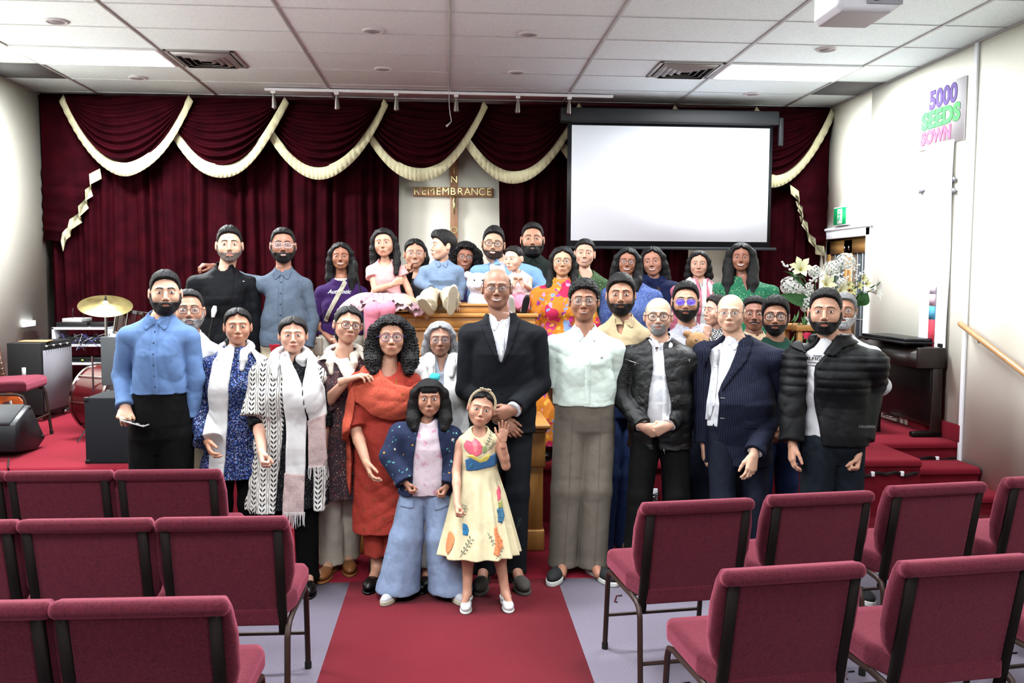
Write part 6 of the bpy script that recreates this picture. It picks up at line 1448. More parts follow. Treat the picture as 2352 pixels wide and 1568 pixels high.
# --- 22 pink kurta
p = Person('woman in pink patterned kurta with white scarf', (1605, 576, 637), 6.85, HS, (1546, 660, 1668, 662), skin=(196, 146, 124), sex='f', hair='long', smile=.5, teeth=.2, hc=(30, 26, 28), hairkw=dict(L=.02, front=.076, part=.008, r=.026, curl=.3, frontal=(0, 0)))
p.setlegs(); p.trousers(CREAMT); p.top('kurta', PKURT, .5, 1.4, inf=.014, hemw=.24, neck='v'); p.drape('scarf', WSCARF, [[(1586, 640), (1598, 645), (1600, 760), (1582, 760), (1578, 680)], [(1613, 640), (1628, 640), (1622, 680), (1622, 770), (1606, 770)]], off=.01, t=.006, wr=.002); neck_roll(p, WSCARF, .022, .075); p.shoes(BRL); p.finish()
# --- 23 toddler in gingham
p = Person('toddler in black and white gingham shirt in profile with a hand at the mouth', (1646, 677, 748), 5.32, W(1640, 842, 5.3).z, (1618, 766, 1668, 768), skin=(200, 154, 134), kid=.55, hair='short', smile=0, yaw=-58, seat=1, crotch=.02, hc=(40, 28, 26), hairkw=dict(t=.005, top=.010, front=.078),
           el=(1620, 792, -.02), wl=(1626, 768, -.12), er=(1672, 800, .0), wr=(1664, 815, -.05), hands=('fist', 'relax'), hl=((.05, .1, 1), (0, 1, 0)), ww=.085, hw=.09)
p.legs = [(A3(-.04, 0, .02), A3(-.05, -.10, .0), A3(-.05, -.1, -.12)), (A3(.04, 0, .02), A3(.06, -.08, .0), A3(.06, -.06, -.12))]
p.trousers(NAVYT, r=(.1, .085, .07), ends=True, wr=.002, topz=.06); p.top('shirt', GING, .0, 1.6, inf=.008, h=.0045); p.finish()
# --- 24 navy suit
p = Person('bald man with rimless glasses in navy pinstripe suit and open white shirt', (1678, 675, 761), 5.0, 0, (1608, 796, 1790, 806), yaw=-4, body=-10, skin=(208, 164, 138), hair='bald', hc=(120, 116, 116), glasses=((60, 56, 56), 3, .026, .015, .0012), smile=.45, brow=.6, sd=2,
           er=(1784, 925, -.02), wr=(1731, 1045, -.24), el=(1616, 920, .08), wl=(1618, 1020, .05), hands=('relax', 'relax'), hr=((-.25, -.25, -1), (-.3, 1, 0)), ww=.178, hw=.178, belly=.05)
p.setlegs(foot=[(1650, 1330), (1740, 1325)]); p.trousers(NAVYT, topz=965)
p.top('shirt', WHT, 982, 1.95, inf=.006, open_=[(1668, 752), (1694, 752), (1682, 785), (1673, 800), (1668, 785)]); p.collar(WHT, open_w=.03, drop=.055); p.placket(WHT, x0=p.J(1662, 800, -.15)[0], zt=p.J(1672, 805, -.12)[2], zb=p.J(1645, 970, -.12)[2], n=6, dx=-.05)
OPN = [(1652, 752), (1716, 752), (1700, 800), (1680, 845), (1661, 882), (1653, 905), (1652, 985), (1660, 1060), (1676, 1100), (1626, 1100), (1620, 985), (1618, 955), (1623, 910), (1634, 838), (1648, 790)]
p.top('suit_jacket', NAVY, 1070, 1.95, inf=.022, wr=.003, open_=OPN)
p.drape('lapel', NAVY, [[(1716, 760), (1728, 766), (1738, 782), (1730, 796), (1712, 830), (1680, 868), (1656, 900), (1662, 880), (1684, 842), (1704, 800)]], off=.004, t=.005); p.drape('lapel', NAVY, [[(1648, 784), (1640, 790), (1632, 812), (1626, 850), (1622, 905), (1626, 905), (1636, 838), (1648, 800)]], off=.004, t=.005)
p.drape('pocket_flap', NAVY, [[(1702, 962), (1730, 966), (1730, 982), (1702, 980)]], off=.002, t=.004)
for y in (914, 961): q = p.J(1660, y, -.14); MB().tube([(q[0] - .01, float(p.f.fyat(q[0] - .008, q[2])) - .002, q[2]), (q[0] + .012, float(p.f.fyat(q[0] + .012, q[2])) - .002, q[2])], .0018, 5).build('buttonhole', GREYM, p.root)
p.shoes(BLEA); p.finish()
# --- 25 emerald kurta
p = Person('smiling woman with very long black hair in emerald patterned kurta', (1702, 559, 623), 6.72, HS, (1640, 655, 1780, 660), skin=(142, 92, 74), sex='f', hair='long', smile=.95, teeth=1, fw=1.1, hairkw=dict(L=.25, front=.074, part=0, r=.042, vol=.008, frontal=(1, 1)), hw=.19)
p.setlegs(); p.trousers(BLKT); p.top('kurta', GKUR2, .5, 1.5, inf=.014, hemw=.25, neck='v'); p.shoes(BLEA); p.finish()
# --- 26 moustache man
p = Person('man with moustache in tan print shirt between the navy suit and the green sweatshirt', (1733, 680, 759), 5.85, 0, (1674, 786, 1790, 790), skin=(134, 88, 70), hair='short', beard=(.003, .2), smile=.5, teeth=.3, hairkw=dict(t=.004, top=.014, front=.076), fw=1.12)
p.setlegs(spread=.08); p.trousers(NAVYT); p.top('shirt', TANP, 960, 1.0); p.collar(TANP); p.shoes(BLEA); p.finish()
# --- 27 green sweatshirt
p = Person('young man with square black glasses in forest green sweatshirt, hands joined', (1781, 681, 770), 5.4, 0, (1722, 800, 1843, 806), skin=(164, 114, 90), beard=(.004, 1), hairkw=dict(t=.010, top=.022, front=.066, fl=.008), glasses=((34, 32, 34), 3.2, .027, .021, .0024), smile=.5, brow=1.3, fw=1.02,
           el=(1730, 920, .05), wl=(1782, 985, -.18), er=(1846, 925, .03), wr=(1806, 985, -.18), hands=('relax', 'relax'), hl=((.7, -.1, -.5), (0, 1, 0)), hr=((-.7, -.1, -.5), (0, 1, 0)))
p.setlegs(); p.trousers(BJEAN); p.top('sweatshirt', DGRN, 985, 1.95, inf=.012); p.text('D', 1824, 822, .075, WHT); p.shoes(BSN, WSOL, 'sneaker'); p.finish()
# --- 29 white beard behind
p = Person('white-bearded man in white shirt half hidden behind the black puffer jacket', (1937, 672, 752), 5.55, 0, (1858, 790, 2010, 800), skin=(160, 112, 90), hc=(120, 120, 124), bc=(196, 196, 198), beard=(.009, 1), glasses=((110, 90, 60), 2.8, .026, .018, .0014), smile=.2, brow=1, fw=1.1, hairkw=dict(t=.008, top=.012, front=.074), sd=3,
           er=(2022, 886, .06), wr=(1950, 905, .16), el=(1860, 890, .03), wl=(1868, 960), belly=.05)
p.setlegs(); p.trousers(DJEAN); p.top('shirt', WHT, 960, 1.7, wr=.005, armrr=(.054, .054, .05)); p.collar(WHT); p.shoes(BLEA); p.finish()
# --- 28 puffer jacket
p = Person('bearded man in open black puffer jacket over white printed t-shirt and dark jeans', (1896, 663, 768), 4.68, 0, (1828, 802, 2010, 812), skin=(186, 138, 114), beard=(.006, 1), hairkw=dict(top=.018, front=.080, t=.003), smile=.35, brow=1.1, fw=1.08, yaw=-3,
           el=(1824, 912, .04), wl=(1820, 1020, -.02), er=(1998, 880, .03), wr=(1970, 1040, -.08), hands=('relax', 'fist'), hw=.165, ww=.16, body=-6)
p.setlegs(spread=.1); p.trousers(DJEAN, topz=1010, r=(.098, .075, .06))
p.top('t_shirt', cloth('white_tee_cotton', (216, 216, 220)), 1018, 1.0, inf=.005, ncut=.85)
for txt, x, y, s_ in (('TOMMY', 1891, 820, .011), ('HILFIGER', 1886, 827, .026), ('NICKNAMES', 1887, 836, .011), ('AUTHENTIC STYLE', 1887, 843, .009), ('1985', 1888, 849, .010)): p.text(txt, x, y, s_, PUP, name='shirt_print')
OPN = [(1862, 755), (1936, 750), (1924, 790), (1906, 815), (1885, 842), (1881, 862), (1883, 920), (1889, 977), (1893, 1040), (1852, 1040), (1860, 990), (1864, 925), (1867, 885), (1869, 836), (1868, 800), (1874, 775)]
def quilt(f):
    X, Y, Z = f.XYZ(); g0 = np.clip((Z - p.J(1896, 905)[2]) * 20, 0, 1)
    f.A = (f.A - .008 * np.abs(np.sin(Z * math.pi / .047)) ** .6 * g0 * (Z < p.zs - .02)).astype(np.float32)
p.top('puffer_jacket', PUFF, 1023, (1.93, 1.80), inf=.022, wr=.004, armrr=(.058, .058, .044), open_=OPN, extra=quilt, flare=.003)
p.drape('hood', PUFF, [[(1936, 752), (1956, 758), (1974, 768), (1990, 786), (1976, 790), (1940, 800), (1915, 818), (1902, 815), (1922, 790)], [(1868, 772), (1856, 778), (1834, 796), (1850, 806), (1868, 815), (1868, 796)]], off=.008, t=.010, yc=.06, wr=.003)
f = F(tuple(p.N + A3(-.16, -.1, -.09)), tuple(p.N + A3(.18, .2, .08)), .005); f.rc(p.N + A3(-.08, .04, -.01), p.N + A3(0, .1, -.03), .035, .045, .03); f.rc(p.N + A3(0, .1, -.03), p.N + A3(.09, .04, -.01), .045, .035, .03); f.wrinkle(.003, 1.5, 4); f.build('hood_back', PUFF, p.root)
q = p.J(1979, 975, -.06); o = text_mesh('sleeve_print', 'LULULEMON', .020, WHT, p.root, Matrix.Translation((q[0] - .0, -.105, q[2])) @ Matrix.Rotation(R(90), 4, 'X') @ Matrix.Rotation(R(-6), 4, 'Z'), .001)
for v in o.data.vertices: v.co.y = float(p.f.fyat(v.co.x, v.co.z, v.co.y)) - .002
p.shoes(BSN, WSOL, 'sneaker'); p.finish()
# ================= chairs =================
FAB = bpy.data.materials.new('burgundy_upholstery'); t = NT(FAB)
v1 = t.vor(150); n1 = t.noise(90, 4, None, .7, 1.5); n0 = t.noise(35, 2)
c1 = t.ramp(n1, [(.36, lin((54, 11, 20))), (.52, lin((78, 20, 32))), (.7, lin((92, 30, 44)))])
t.color(t.mix(t.ramp(v1, [(.18, (.75, .75, .75)), (.32, (0, 0, 0))]), c1, lin((56, 12, 22)))); t.b.inputs['Roughness'].default_value = .9; t.b.inputs['Specular IOR Level'].default_value = .12
t.b.inputs['Sheen Weight'].default_value = .9; t.b.inputs['Sheen Roughness'].default_value = .5; t.b.inputs['Sheen Tint'].default_value = (*lin((230, 120, 145)), 1); t.bump(n1, .002, .7)
BRN = mat('brown_powder_coat', (56, 36, 30), .4, .1, bump=.0003, bs=900); BRND = mat('dark_brown_upright', (22, 14, 12), .75, spec=.1); BFOOT = mat('black_rubber', (18, 18, 18), .7)
def rounded_prism(f, poly, yc, t_, r, shear=None, axis='y', k=0):
    X, Y, Z = f.XYZ(); p = poly2d(poly, f.ax[0][:, None], f.ax[2][None, :])[:, None, :] + r
    yy = yc(X, Z) if callable(yc) else yc; tt = t_(X, Z) if callable(t_) else t_
    q = np.abs(Y - yy) - tt + r
    d = np.sqrt(np.maximum(p, 0) ** 2 + np.maximum(q, 0) ** 2) + np.minimum(np.maximum(p, q), 0) - r
    a = f.A
    m = np.minimum(a, d)
    if k: h_ = np.maximum(k - np.abs(a - d), 0) / k; m = m - h_ * h_ * k * .25
    f.A = m.astype(np.float32); return f
LEAN = lambda z: .03 - (z - .42) * .20
def make_chair():
    e = empty('stacking_chair', (0, 0, 0))
    f = F((-.29, -.13, .30), (.29, .17, .89), .006)
    pl = [(-.235, .835), (.235, .835), (.25, .80), (.262, .72), (.262, .60), (.245, .53), (.215, .48), (.21, .42), (-.21, .42), (-.215, .48), (-.245, .53), (-.262, .60), (-.262, .72), (-.25, .80)]
    rounded_prism(f, pl, lambda X, Z: LEAN(Z) + .034, .030, .024)
    X, Y, Z = f.XYZ()
    f.rc((-.225, LEAN(.815) + .002, .815), (.225, LEAN(.815) + .002, .815), .027, .027, .012)
    f.build('backrest', FAB, e)
    f = F((-.23, -.1, .38), (.23, .1, .83), .006)
    rounded_prism(f, [(-.198, .82), (.198, .82), (.198, .44), (-.198, .44)], lambda X, Z: LEAN(Z) - .0, .011, .009); f.build('back_panel', FAB, e)
    f = F((-.27, -.02, .36), (.27, .50, .53), .006)
    X, Y, Z = f.XYZ()
    # seat cushion: plan outline tapering to the rear
    p = poly2d([(-.215, .015), (.215, .015), (.25, .14), (.255, .40), (.235, .455), (-.235, .455), (-.255, .40), (-.25, .14)], f.ax[0][:, None], f.ax[1][None, :])[:, :, None] + .03
    q = np.abs(Z - (.448 + .012 * np.clip((Y - .1) / .3, 0, 1) - .10 * np.maximum(Y - .38, 0))) - .045 + .03
    f.A = (np.sqrt(np.maximum(p, 0) ** 2 + np.maximum(q, 0) ** 2) + np.minimum(np.maximum(p, q), 0) - .03).astype(np.float32)
    f.build('seat', FAB, e)
    f = F((-.22, -.02, .34), (.22, .06, .47), .006); rounded_prism(f, [(-.2, .455), (.2, .455), (.2, .385), (-.2, .385)], .02, .012, .01); f.build('rear_skirt', FAB, e)
    for sx in (-1, 1):
        mb = MB(); V = []
        for z in (.345, .37, .60, .818):
            y = LEAN(z); x = sx * .212
            for dx, dy in ((-.016, -.018), (.016, -.018), (.016, .006), (-.016, .006)): V.append((x + dx, y + dy, z))
        mb.add(V, [(4 * i + j, 4 * i + (j + 1) % 4, 4 * i + 4 + (j + 1) % 4, 4 * i + 4 + j) for i in range(3) for j in range(4)] + [(3, 2, 1, 0), (12, 13, 14, 15)])
        mb.build('upright', BRND, e)
        x = sx * .235
        for nm, pts in (('leg', [(x, .12, .40), (x, .04, .392), (x, .008, .375), (x, -.008, .34), (x, -.03, .012)]), ('leg', [(x, .12, .40), (x, .38, .398), (x, .425, .385), (x, .44, .35), (x, .475, .012)])):
            l = MB().tube(pts, .0125, 8).build(nm, BRN, e, True); a = pts[-1]; MB().tube([(a[0], a[1], .0), (a[0], a[1], .03)], .0155, 8).build('foot_cap', BFOOT, l, True)
    MB().tube([(-.235, -.022, .145), (.235, -.022, .145)], .009, 8).build('stretcher', BRN, e, True); MB().tube([(-.235, .46, .17), (.235, .46, .17)], .009, 8).build('stretcher', BRN, e, True)
    MB().tube([(-.245, .20, .36), (-.27, .20, .36), (-.275, .21, .33), (-.262, .215, .325)], .004, 6).build('ganging_hook', CHR, e, True)
    return e
def put_chair(o, px, py, Y, rz, label, zoff=0, group='burgundy stacking chairs'):
    c = W(px, py, Y); a = R(rz); oy = -.03
    o.location = (c.x + math.sin(a) * oy * 0, Y + .04, zoff); o.rotation_euler = (0, 0, a); tag(o, 'burgundy upholstered stacking chair ' + label, 'chair', group)
ch0 = make_chair(); first = True
for px, py, Y, rz, lab in ((386, 1075, 4.22, 0, 'in the left row nearest the stage, below the blue floral dress'), (136, 1072, 4.22, 0, 'second from the aisle in the left row nearest the stage'), (-112, 1072, 4.22, 0, 'cut by the left frame edge in the row nearest the stage'),
                           (510, 1180, 3.36, 0, 'at the aisle end of the middle left row'), (197, 1180, 3.36, 0, 'second from the aisle in the middle left row'), (-116, 1180, 3.36, 0, 'cut by the left frame edge in the middle left row'),
                           (322, 1390, 2.50, 0, 'nearest the camera left of the aisle'), (-90, 1390, 2.50, 0, 'nearest the camera, cut by the left frame edge'),
                           (1600, 1178, 3.52, 7, 'at the aisle end of the middle right row, legs showing'), (1882, 1172, 3.62, 7, 'second from the aisle in the middle right row'), (2148, 1165, 3.76, 8, 'third from the aisle in the middle right row'), (2408, 1160, 3.90, 9, 'fourth from the aisle, cut by the right frame edge'),
                           (1818, 1358, 2.68, 7, 'nearest the camera in the right block, at the aisle end'), (2216, 1342, 2.73, 7, 'second from the aisle nearest the camera in the right block'), (2600, 1330, 2.85, 8, 'outermost nearest the camera in the right block')):
    o = ch0 if first else copy_tree(ch0); first = False; put_chair(o, px, py, Y, rz, lab)
o = copy_tree(ch0); put_chair(o, -62, 900, 7.15, -84, 'standing sideways on the stage beside the guitar', HS)
# ================= communion table and pulpit =================
OAK = wood('honey_oak', (178, 118, 52), (214, 156, 84), (14, 14, 1.6), .38); OAKH = wood('honey_oak_long', (178, 118, 52), (214, 156, 84), (1.6, 14, 14), .38)
ty = 5.50; xa, xb = W(819, 1290, ty).x, W(1250, 1290, ty).x; td = .52; tz = .83
e = empty('communion_table', ((xa + xb) / 2, ty + td / 2, 0), 'honey oak communion table with splayed end supports, behind the people in the middle', 'table')
hw_ = (xb - xa) / 2
mb = MB(); mb.box((-hw_ - .03, -td / 2 - .03, tz - .03), (hw_ + .03, td / 2 + .03, tz), .008); mb.box((-hw_ - .01, -td / 2 - .01, tz - .055), (hw_ + .01, td / 2 + .01, tz - .03), .008); mb.build('table_top', OAKH, e)
mb = MB(); mb.box((-hw_ + .02, -td / 2 + .03, tz - .20), (hw_ - .02, td / 2 - .03, tz - .05), .004); mb.build('apron', OAKH, e)
for sx in (-1, 1):
    x = sx * (hw_ - .065)
    mb = MB(); mb.box((x - .055, -td / 2 + .01, .13), (x + .055, -td / 2 + .14, tz - .19), .006); mb.box((x - .068, -td / 2 - .002, tz - .28), (x + .068, -td / 2 + .152, tz - .055), .01); mb.box((x - .066, -td / 2 - .002, .0), (x + .066, -td / 2 + .152, .14), .012)
    mb.box((x - .055, td / 2 - .14, .0), (x + .055, td / 2 - .01, tz - .05), .006); mb.build('leg', OAK, e)
    mb = MB(); mb.prism([(x - sx * .05, tz - .2), (x - sx * .06, tz - .2), (x - sx * .23, .14), (x - sx * .05, .14)], -td / 2 + .03, -td / 2 + .11, 'y'); mb.box((min(x - sx * .25, x - sx * .05), -td / 2 + .01, .0), (max(x - sx * .25, x - sx * .05), -td / 2 + .14, .15), .008); mb.build('brace', OAK, e)
mb = MB(); mb.box((-hw_ + .05, -.03, .12), (hw_ - .05, .03, .22), .005); mb.build('stretcher', OAKH, e)
py_ = 6.30; pd = .58; x0, x1 = W(843, 740, py_).x, W(1234, 740, py_).x; zl = W(1000, 719, py_).z; zt2 = W(1080, 697, py_ + .1).z
e = empty('pulpit', ((x0 + x1) / 2, py_ + pd / 2, HS), 'wide honey oak pulpit on the stage with a stepped top, children sitting on it', 'pulpit')
hw_ = (x1 - x0) / 2; zl -= HS; zt2 -= HS
mb = MB(); mb.box((-hw_ + .03, -pd / 2 + .03, 0), (hw_ - .03, pd / 2 - .02, zl - .10), .004); mb.build('body', OAK, e)
mb = MB(); mb.box((-hw_ - .01, -pd / 2 - .01, zl - .03), (hw_ + .01, pd / 2, zl), .008); mb.box((-hw_ + .01, -pd / 2 + .01, zl - .105), (hw_ - .01, pd / 2, zl - .03), .006); mb.box((-hw_ + .0, -pd / 2 + .0, zl - .125), (hw_ - .0, pd / 2, zl - .105), .006); mb.build('ledge', OAKH, e)
u0, u1 = W(951, 700, py_ + .1).x - (x0 + x1) / 2, W(1212, 700, py_ + .1).x - (x0 + x1) / 2
mb = MB(); mb.box((u0, -pd / 2 + .10, zl), (u1, pd / 2 - .05, zt2 - .02), .004); mb.box((u0 - .012, -pd / 2 + .088, zt2 - .02), (u1 + .012, pd / 2 - .04, zt2), .006); mb.build('desk_box', OAKH, e)
mb = MB(); mb.box((-hw_ - .0, -pd / 2 + .0, 0), (hw_, pd / 2, .10), .01); mb.box((-hw_ + .015, -pd / 2 + .015, .10), (hw_ - .015, pd / 2, .125), .008); mb.build('plinth', OAKH, e)
for sx in (-1, 1): MB().box((sx * (hw_ - .07) - .04, -pd / 2 + .018, .12), (sx * (hw_ - .07) + .04, -pd / 2 + .035, zl - .12), .006).build('pilaster', OAK, e)
mb = MB(); zc_ = zl - .30; mb.box((-.36, -pd / 2 + .02, zc_ - .01), (.36, -pd / 2 + .034, zc_ + .005), .004); mb.box((-.36, -pd / 2 + .02, .20), (.36, -pd / 2 + .034, .215), .004); mb.build('panel_moulding', OAKH, e)
# ================= stage equipment, left =================
TOL = mat('black_tolex', (15, 16, 18), .7, bump=.001, bs=400); GRL = mat('silver_grille_cloth', (112, 110, 116), .8, var=.15, vs=300, bump=.0008, bs=500)
def quadbox(K, A, B, z0, z1, name, m, par=None, o=(0, 0, 0)):
    """upright box on the corner K with edges running to A and to B"""
    K, A, B = [np.array(q[:2], float) for q in (K, A, B)]; D = A + B - K; V = [(*q, z) for z in (z0, z1) for q in (K, A, D, B)]
    V = [(x - o[0], y - o[1], z - o[2]) for x, y, z in V]
    mb = MB().add(V, [(3, 2, 1, 0), (4, 5, 6, 7)] + [(i, (i + 1) % 4, (i + 1) % 4 + 4, i + 4) for i in range(4)]); ob = mb.build(name, m, par)
    bv = ob.modifiers.new('b', 'BEVEL'); bv.width = .006; bv.segments = 2; return ob
K = W(94, 850, 8.1); A_ = W(157, 840, 8.6); u = (A_ - K); u.z = 0; u.normalize(); n_ = Vector((-u.y, u.x, 0)); n_ = n_ if n_.x < 0 else -n_
B_ = K + n_ * .30; A_ = K + u * .58; zb_, zt_ = HS + .06, W(92, 788, 8.1).z
o = (K.x, K.y, HS); e = empty('guitar_amplifier', o, 'black guitar amplifier with silver grille cloth on casters at the left wall', 'amplifier')
quadbox(K, A_, B_, zb_, zt_, 'cabinet', TOL, e, o)
nn = -n_ * .006; g0 = K + u * .03 + nn; g1 = K + u * .55 + nn
V = [(g0.x, g0.y, zb_ + .03), (g1.x, g1.y, zb_ + .03), (g1.x, g1.y, zt_ - .07), (g0.x, g0.y, zt_ - .07)]; V += [(x + nn.x, y + nn.y, z) for x, y, z in V]
MB().add([(x - o[0], y - o[1], z - o[2]) for x, y, z in V], [(0, 1, 2, 3), (7, 6, 5, 4)] + [(i, (i + 1) % 4, (i + 1) % 4 + 4, i + 4) for i in range(4)]).build('grille', GRL, e)
for i in range(11): q = K + u * (.08 + i * .042) + nn; MB().tube([(q.x - o[0], q.y - o[1], zt_ - .035 - o[2]), (q.x + nn.x * 3 - o[0], q.y + nn.y * 3 - o[1], zt_ - .035 - o[2])], .010, 8).build('knob', BFOOT if i % 3 else GREYM, e)
for a_, b_ in ((.05, .05), (.5, .05), (.05, .25), (.5, .25)): q = K + u * a_ + n_ * b_; MB().lathe([(.02, 0), (.026, .02), (.02, .04), (.008, .06)], (q.x - o[0], q.y - o[1], 0), 10).build('caster', CHR, e, True)
q = K + n_ * .15 - u * .004; MB().tube([(q.x - o[0], q.y - o[1], zt_ - .22 - HS), (q.x - o[0], q.y - o[1], zt_ - .34 - HS)], .018, 8).build('side_handle', GREYM, e)
# papers on amp
q = K + u * .2 + n_ * .15; tag(quadbox((q.x - .1, q.y - .12), (q.x + .16, q.y - .1), (q.x - .12, q.y + .05), zt_ + .001, zt_ + .012, 'booklet', mat('brown_paper', (150, 120, 84), .8)), 'thin brown booklet lying on the guitar amplifier', 'booklet')
# rack shelf
ry = 9.0; X0, X1 = W(120, 800, ry).x, W(246, 800, ry).x; zz = [HS, W(180, 833, ry).z, W(180, 791, ry).z, W(180, 752, ry).z]
X0 = max(X0, XL + .06); e = empty('equipment_shelf', (X0, ry, HS), 'white shelf unit with audio equipment below the left curtain edge', 'shelf'); d = .35
for i, z in enumerate(zz): MB().box((0, 0, z - HS + (0 if i == 0 else -.022)), (X1 - X0, d, z - HS + (.04 if i == 0 else 0)), .002).build('shelf_board', WHITE, e)
for x in (0, X1 - X0 - .02): MB().box((x, 0, 0), (x + .02, d, zz[3] - HS), .002).build('side_panel', WHITE, e)
BLKG = mat('black_gear', (12, 12, 14), .5); 
def gear(x0, x1, z0, h, lab, y=ry + .03, kn=0, name='audio_receiver', m=None, led=0):
    e2 = empty(name, (x0, y, z0), lab, 'audio equipment'); MB().box((0, 0, .002), (x1 - x0, .26, h), .004).build('case', m or BLKG, e2); rnd = random.Random(int(x0 * 100))
    for i in range(kn): MB().tube([((x1 - x0) * (i + .5) / kn, .0, h * .5), ((x1 - x0) * (i + .5) / kn, -.01, h * .5)], .006, 6).build('knob', GREYM, e2)
    if led: MB().box(((x1 - x0) * .5, -.002, h * .4), ((x1 - x0) * .5 + .02, .001, h * .6)).build('led', mat('green_led', (160, 220, 60), .4, emit=2), e2)
    return e2
gear(X0 + .03, X0 + .33, zz[3] + .0, .05, 'flat black rack unit on top of the white shelf, left one'); gear(X0 + .36, X1 - .02, zz[3], .05, 'flat black rack unit on top of the white shelf, right one')
e2 = gear(X0 + .09, X0 + .28, zz[3] + .05, .04, 'small silver wireless receiver with two antennas', m=GREYM, name='wireless_receiver')
for xx in (.06, .17): MB().tube([(xx, .1, .04), (xx + .01, .1, .14)], .004, 6).build('antenna', BLKG, e2)
gear(X0 + .05, X1 - .05, zz[2] + .0, .075, 'black patch mixer full of knobs on the upper shelf', kn=9, name='audio_mixer'); gear(X0 + .05, X1 - .05, zz[1], .05, 'black receiver with green display on the middle shelf', led=1)
rnd = random.Random(3)
for i in range(9):
    x = X0 + .12 + .045 * i; z = zz[2] + .08; c_ = [(60, 40, 110), (30, 30, 32), (150, 150, 155), (30, 30, 32), (40, 60, 120)][i % 5]
    pts = [(x, ry + .02, z), (x + rnd.uniform(-.05, .1), ry - .03, z + .03), (x + rnd.uniform(-.05, .15), ry - .05, z - rnd.uniform(.05, .15)), (x + rnd.uniform(.05, .2), ry - .03, z - rnd.uniform(.0, .06)), (x + .18, ry + .0, z - .01)]
    tag(MB().tube([Vector(q) - Vector(pts[0]) for q in pts], .004, 6).build('audio_cable', mat('cable_%d_%d_%d' % c_, c_, .5), None, True, pts[0]), '%s audio cable, %s from the left, hanging from the shelf mixer' % (('purple', 'black', 'grey', 'dark', 'blue')[i % 5], ('first', 'second', 'third', 'fourth', 'fifth', 'sixth', 'seventh', 'eighth', 'ninth')[i]), 'cable', 'cables hanging at the shelf')
# cymbal and drums
CYM = bpy.data.materials.new('cymbal_brass'); t = NT(CYM); t.b.inputs['Metallic'].default_value = .85; t.b.inputs['Roughness'].default_value = .32
t.color(t.ramp(t.noise(8, 4), [(.3, lin((110, 94, 54))), (.7, lin((160, 146, 96)))]))
c = W(242, 697, 7.8); e = empty('cymbal_stand', (c.x, 7.8, HS), 'brass cymbal tilted on a chrome stand', 'cymbal'); zc_ = c.z - HS
M = Matrix.Rotation(R(9), 3, 'Y') @ Matrix.Rotation(R(22), 3, 'X')
MB().lathe([(0, .03), (.02, .028), (.045, .012), (.06, .004), (.14, -.006), (.22, -.022), (.221, -.025), (.14, -.010), (.05, .0), (0, .02)], (0, 0, zc_), 48, M).build('cymbal', CYM, e, True)
MB().tube([(0, 0, zc_ - .0), (0, 0, zc_ - .10), (.0, 0, .3)], [.006, .012, .013], 10).build('stand_pole', CHR, e, True); MB().tube([(0, 0, zc_ + .02), (0.005, 0, zc_ + .07)], [.016, .004], 8).build('wing_nut', BLKG, e, True)
for a_ in (0, 2.1, 4.2): MB().tube([(0, 0, .38), (.22 * math.cos(a_), .22 * math.sin(a_), .01)], .009, 8).build('stand_leg', CHR, e, True)
DRM = mat('drum_maroon', (84, 16, 22), .25, .1, coat=.6); HEADM = mat('drum_head', (150, 148, 144), .6)
def drum(c, r, h, M, lab, name='drum'):
    e = empty(name, c, lab, 'drum'); MB().lathe([(r, -h / 2), (r, h / 2)], n=36, M=M).build('shell', DRM, e, True); MB().lathe([(0, h / 2 + .001), (r * .98, h / 2 + .001)], n=36, M=M).build('drum_head', HEADM, e, True); MB().lathe([(0, -h / 2 - .001), (r * .98, -h / 2 - .001)], n=36, M=M).build('drum_head', HEADM, e, True)
    for z in (-h / 2, h / 2): MB().lathe([(r + .001, z - .012), (r + .01, z - .012), (r + .01, z + .012), (r + .001, z + .012), (r + .001, z - .012)], n=36, M=M).build('rim', CHR, e, True)
    for k in range(8): a_ = k * math.pi / 4; MB().tube([M @ Vector(((r + .012) * math.cos(a_), (r + .012) * math.sin(a_), z)) for z in (-h / 2 + .01, h / 2 - .01)], .006, 6).build('lug', CHR, e, True)
    return e
c = W(306, 742, 8.05); e = drum((c.x, 8.05, c.z), .15, .2, Matrix.Rotation(R(-4), 3, 'X') @ Matrix.Rotation(R(8), 3, 'Y'), 'maroon tom drum with chrome rim behind the blue-shirted man'); MB().tube([(0, .05, -.1), (.05, .2, HS - c.z)], .011, 8).build('drum_leg', CHR, e, True)
for a_ in (-.14, .16): MB().tube([(a_, .0, -.05), (a_ * 1.4, .02, HS - c.z + .004)], .008, 8).build('drum_leg', CHR, e, True)
c = W(262, 838, 7.45); drum((c.x, 7.45, HS + .30), .28, .36, Matrix.Rotation(R(62), 3, 'Z') @ Matrix.Rotation(R(90), 3, 'X'), 'maroon bass drum standing behind the grey board', 'bass_drum')
a, b = W(231, 773, 6.95), W(286, 885, 6.95); e = empty('music_stand', (a.x + .1, 6.95, HS), 'grey rectangular music stand desk on chrome legs behind the dark speaker cabinet', 'music stand')
MB().box((-.1, -.01, b.z - HS), (b.x - a.x - .1, .012, a.z - HS), .006).build('desk', mat('music_stand_grey', (84, 88, 92), .6), e); MB().tube([(.0, .02, b.z - HS), (.0, .04, .1)], .011, 8).build('stand_pole', CHR, e, True)
for a_ in (-.18, .0, .18): MB().tube([(.0, .04, .16), (a_, -.05 + abs(a_), .008)], .008, 8).build('stand_leg', CHR, e, True)
p0 = W(212, 818, 7.2); e = empty('cymbal_stand', (p0.x, 7.2, HS), 'thin bare chrome stand rod beside the grey music stand', 'stand'); MB().tube([(0, 0, .0), (0, 0, p0.z - HS)], .008, 8).build('rod', CHR, e, True); MB().lathe([(.02, .0), (.022, .03), (.01, .05)], (0, 0, .18), 10).build('clamp', CHR, e, True)
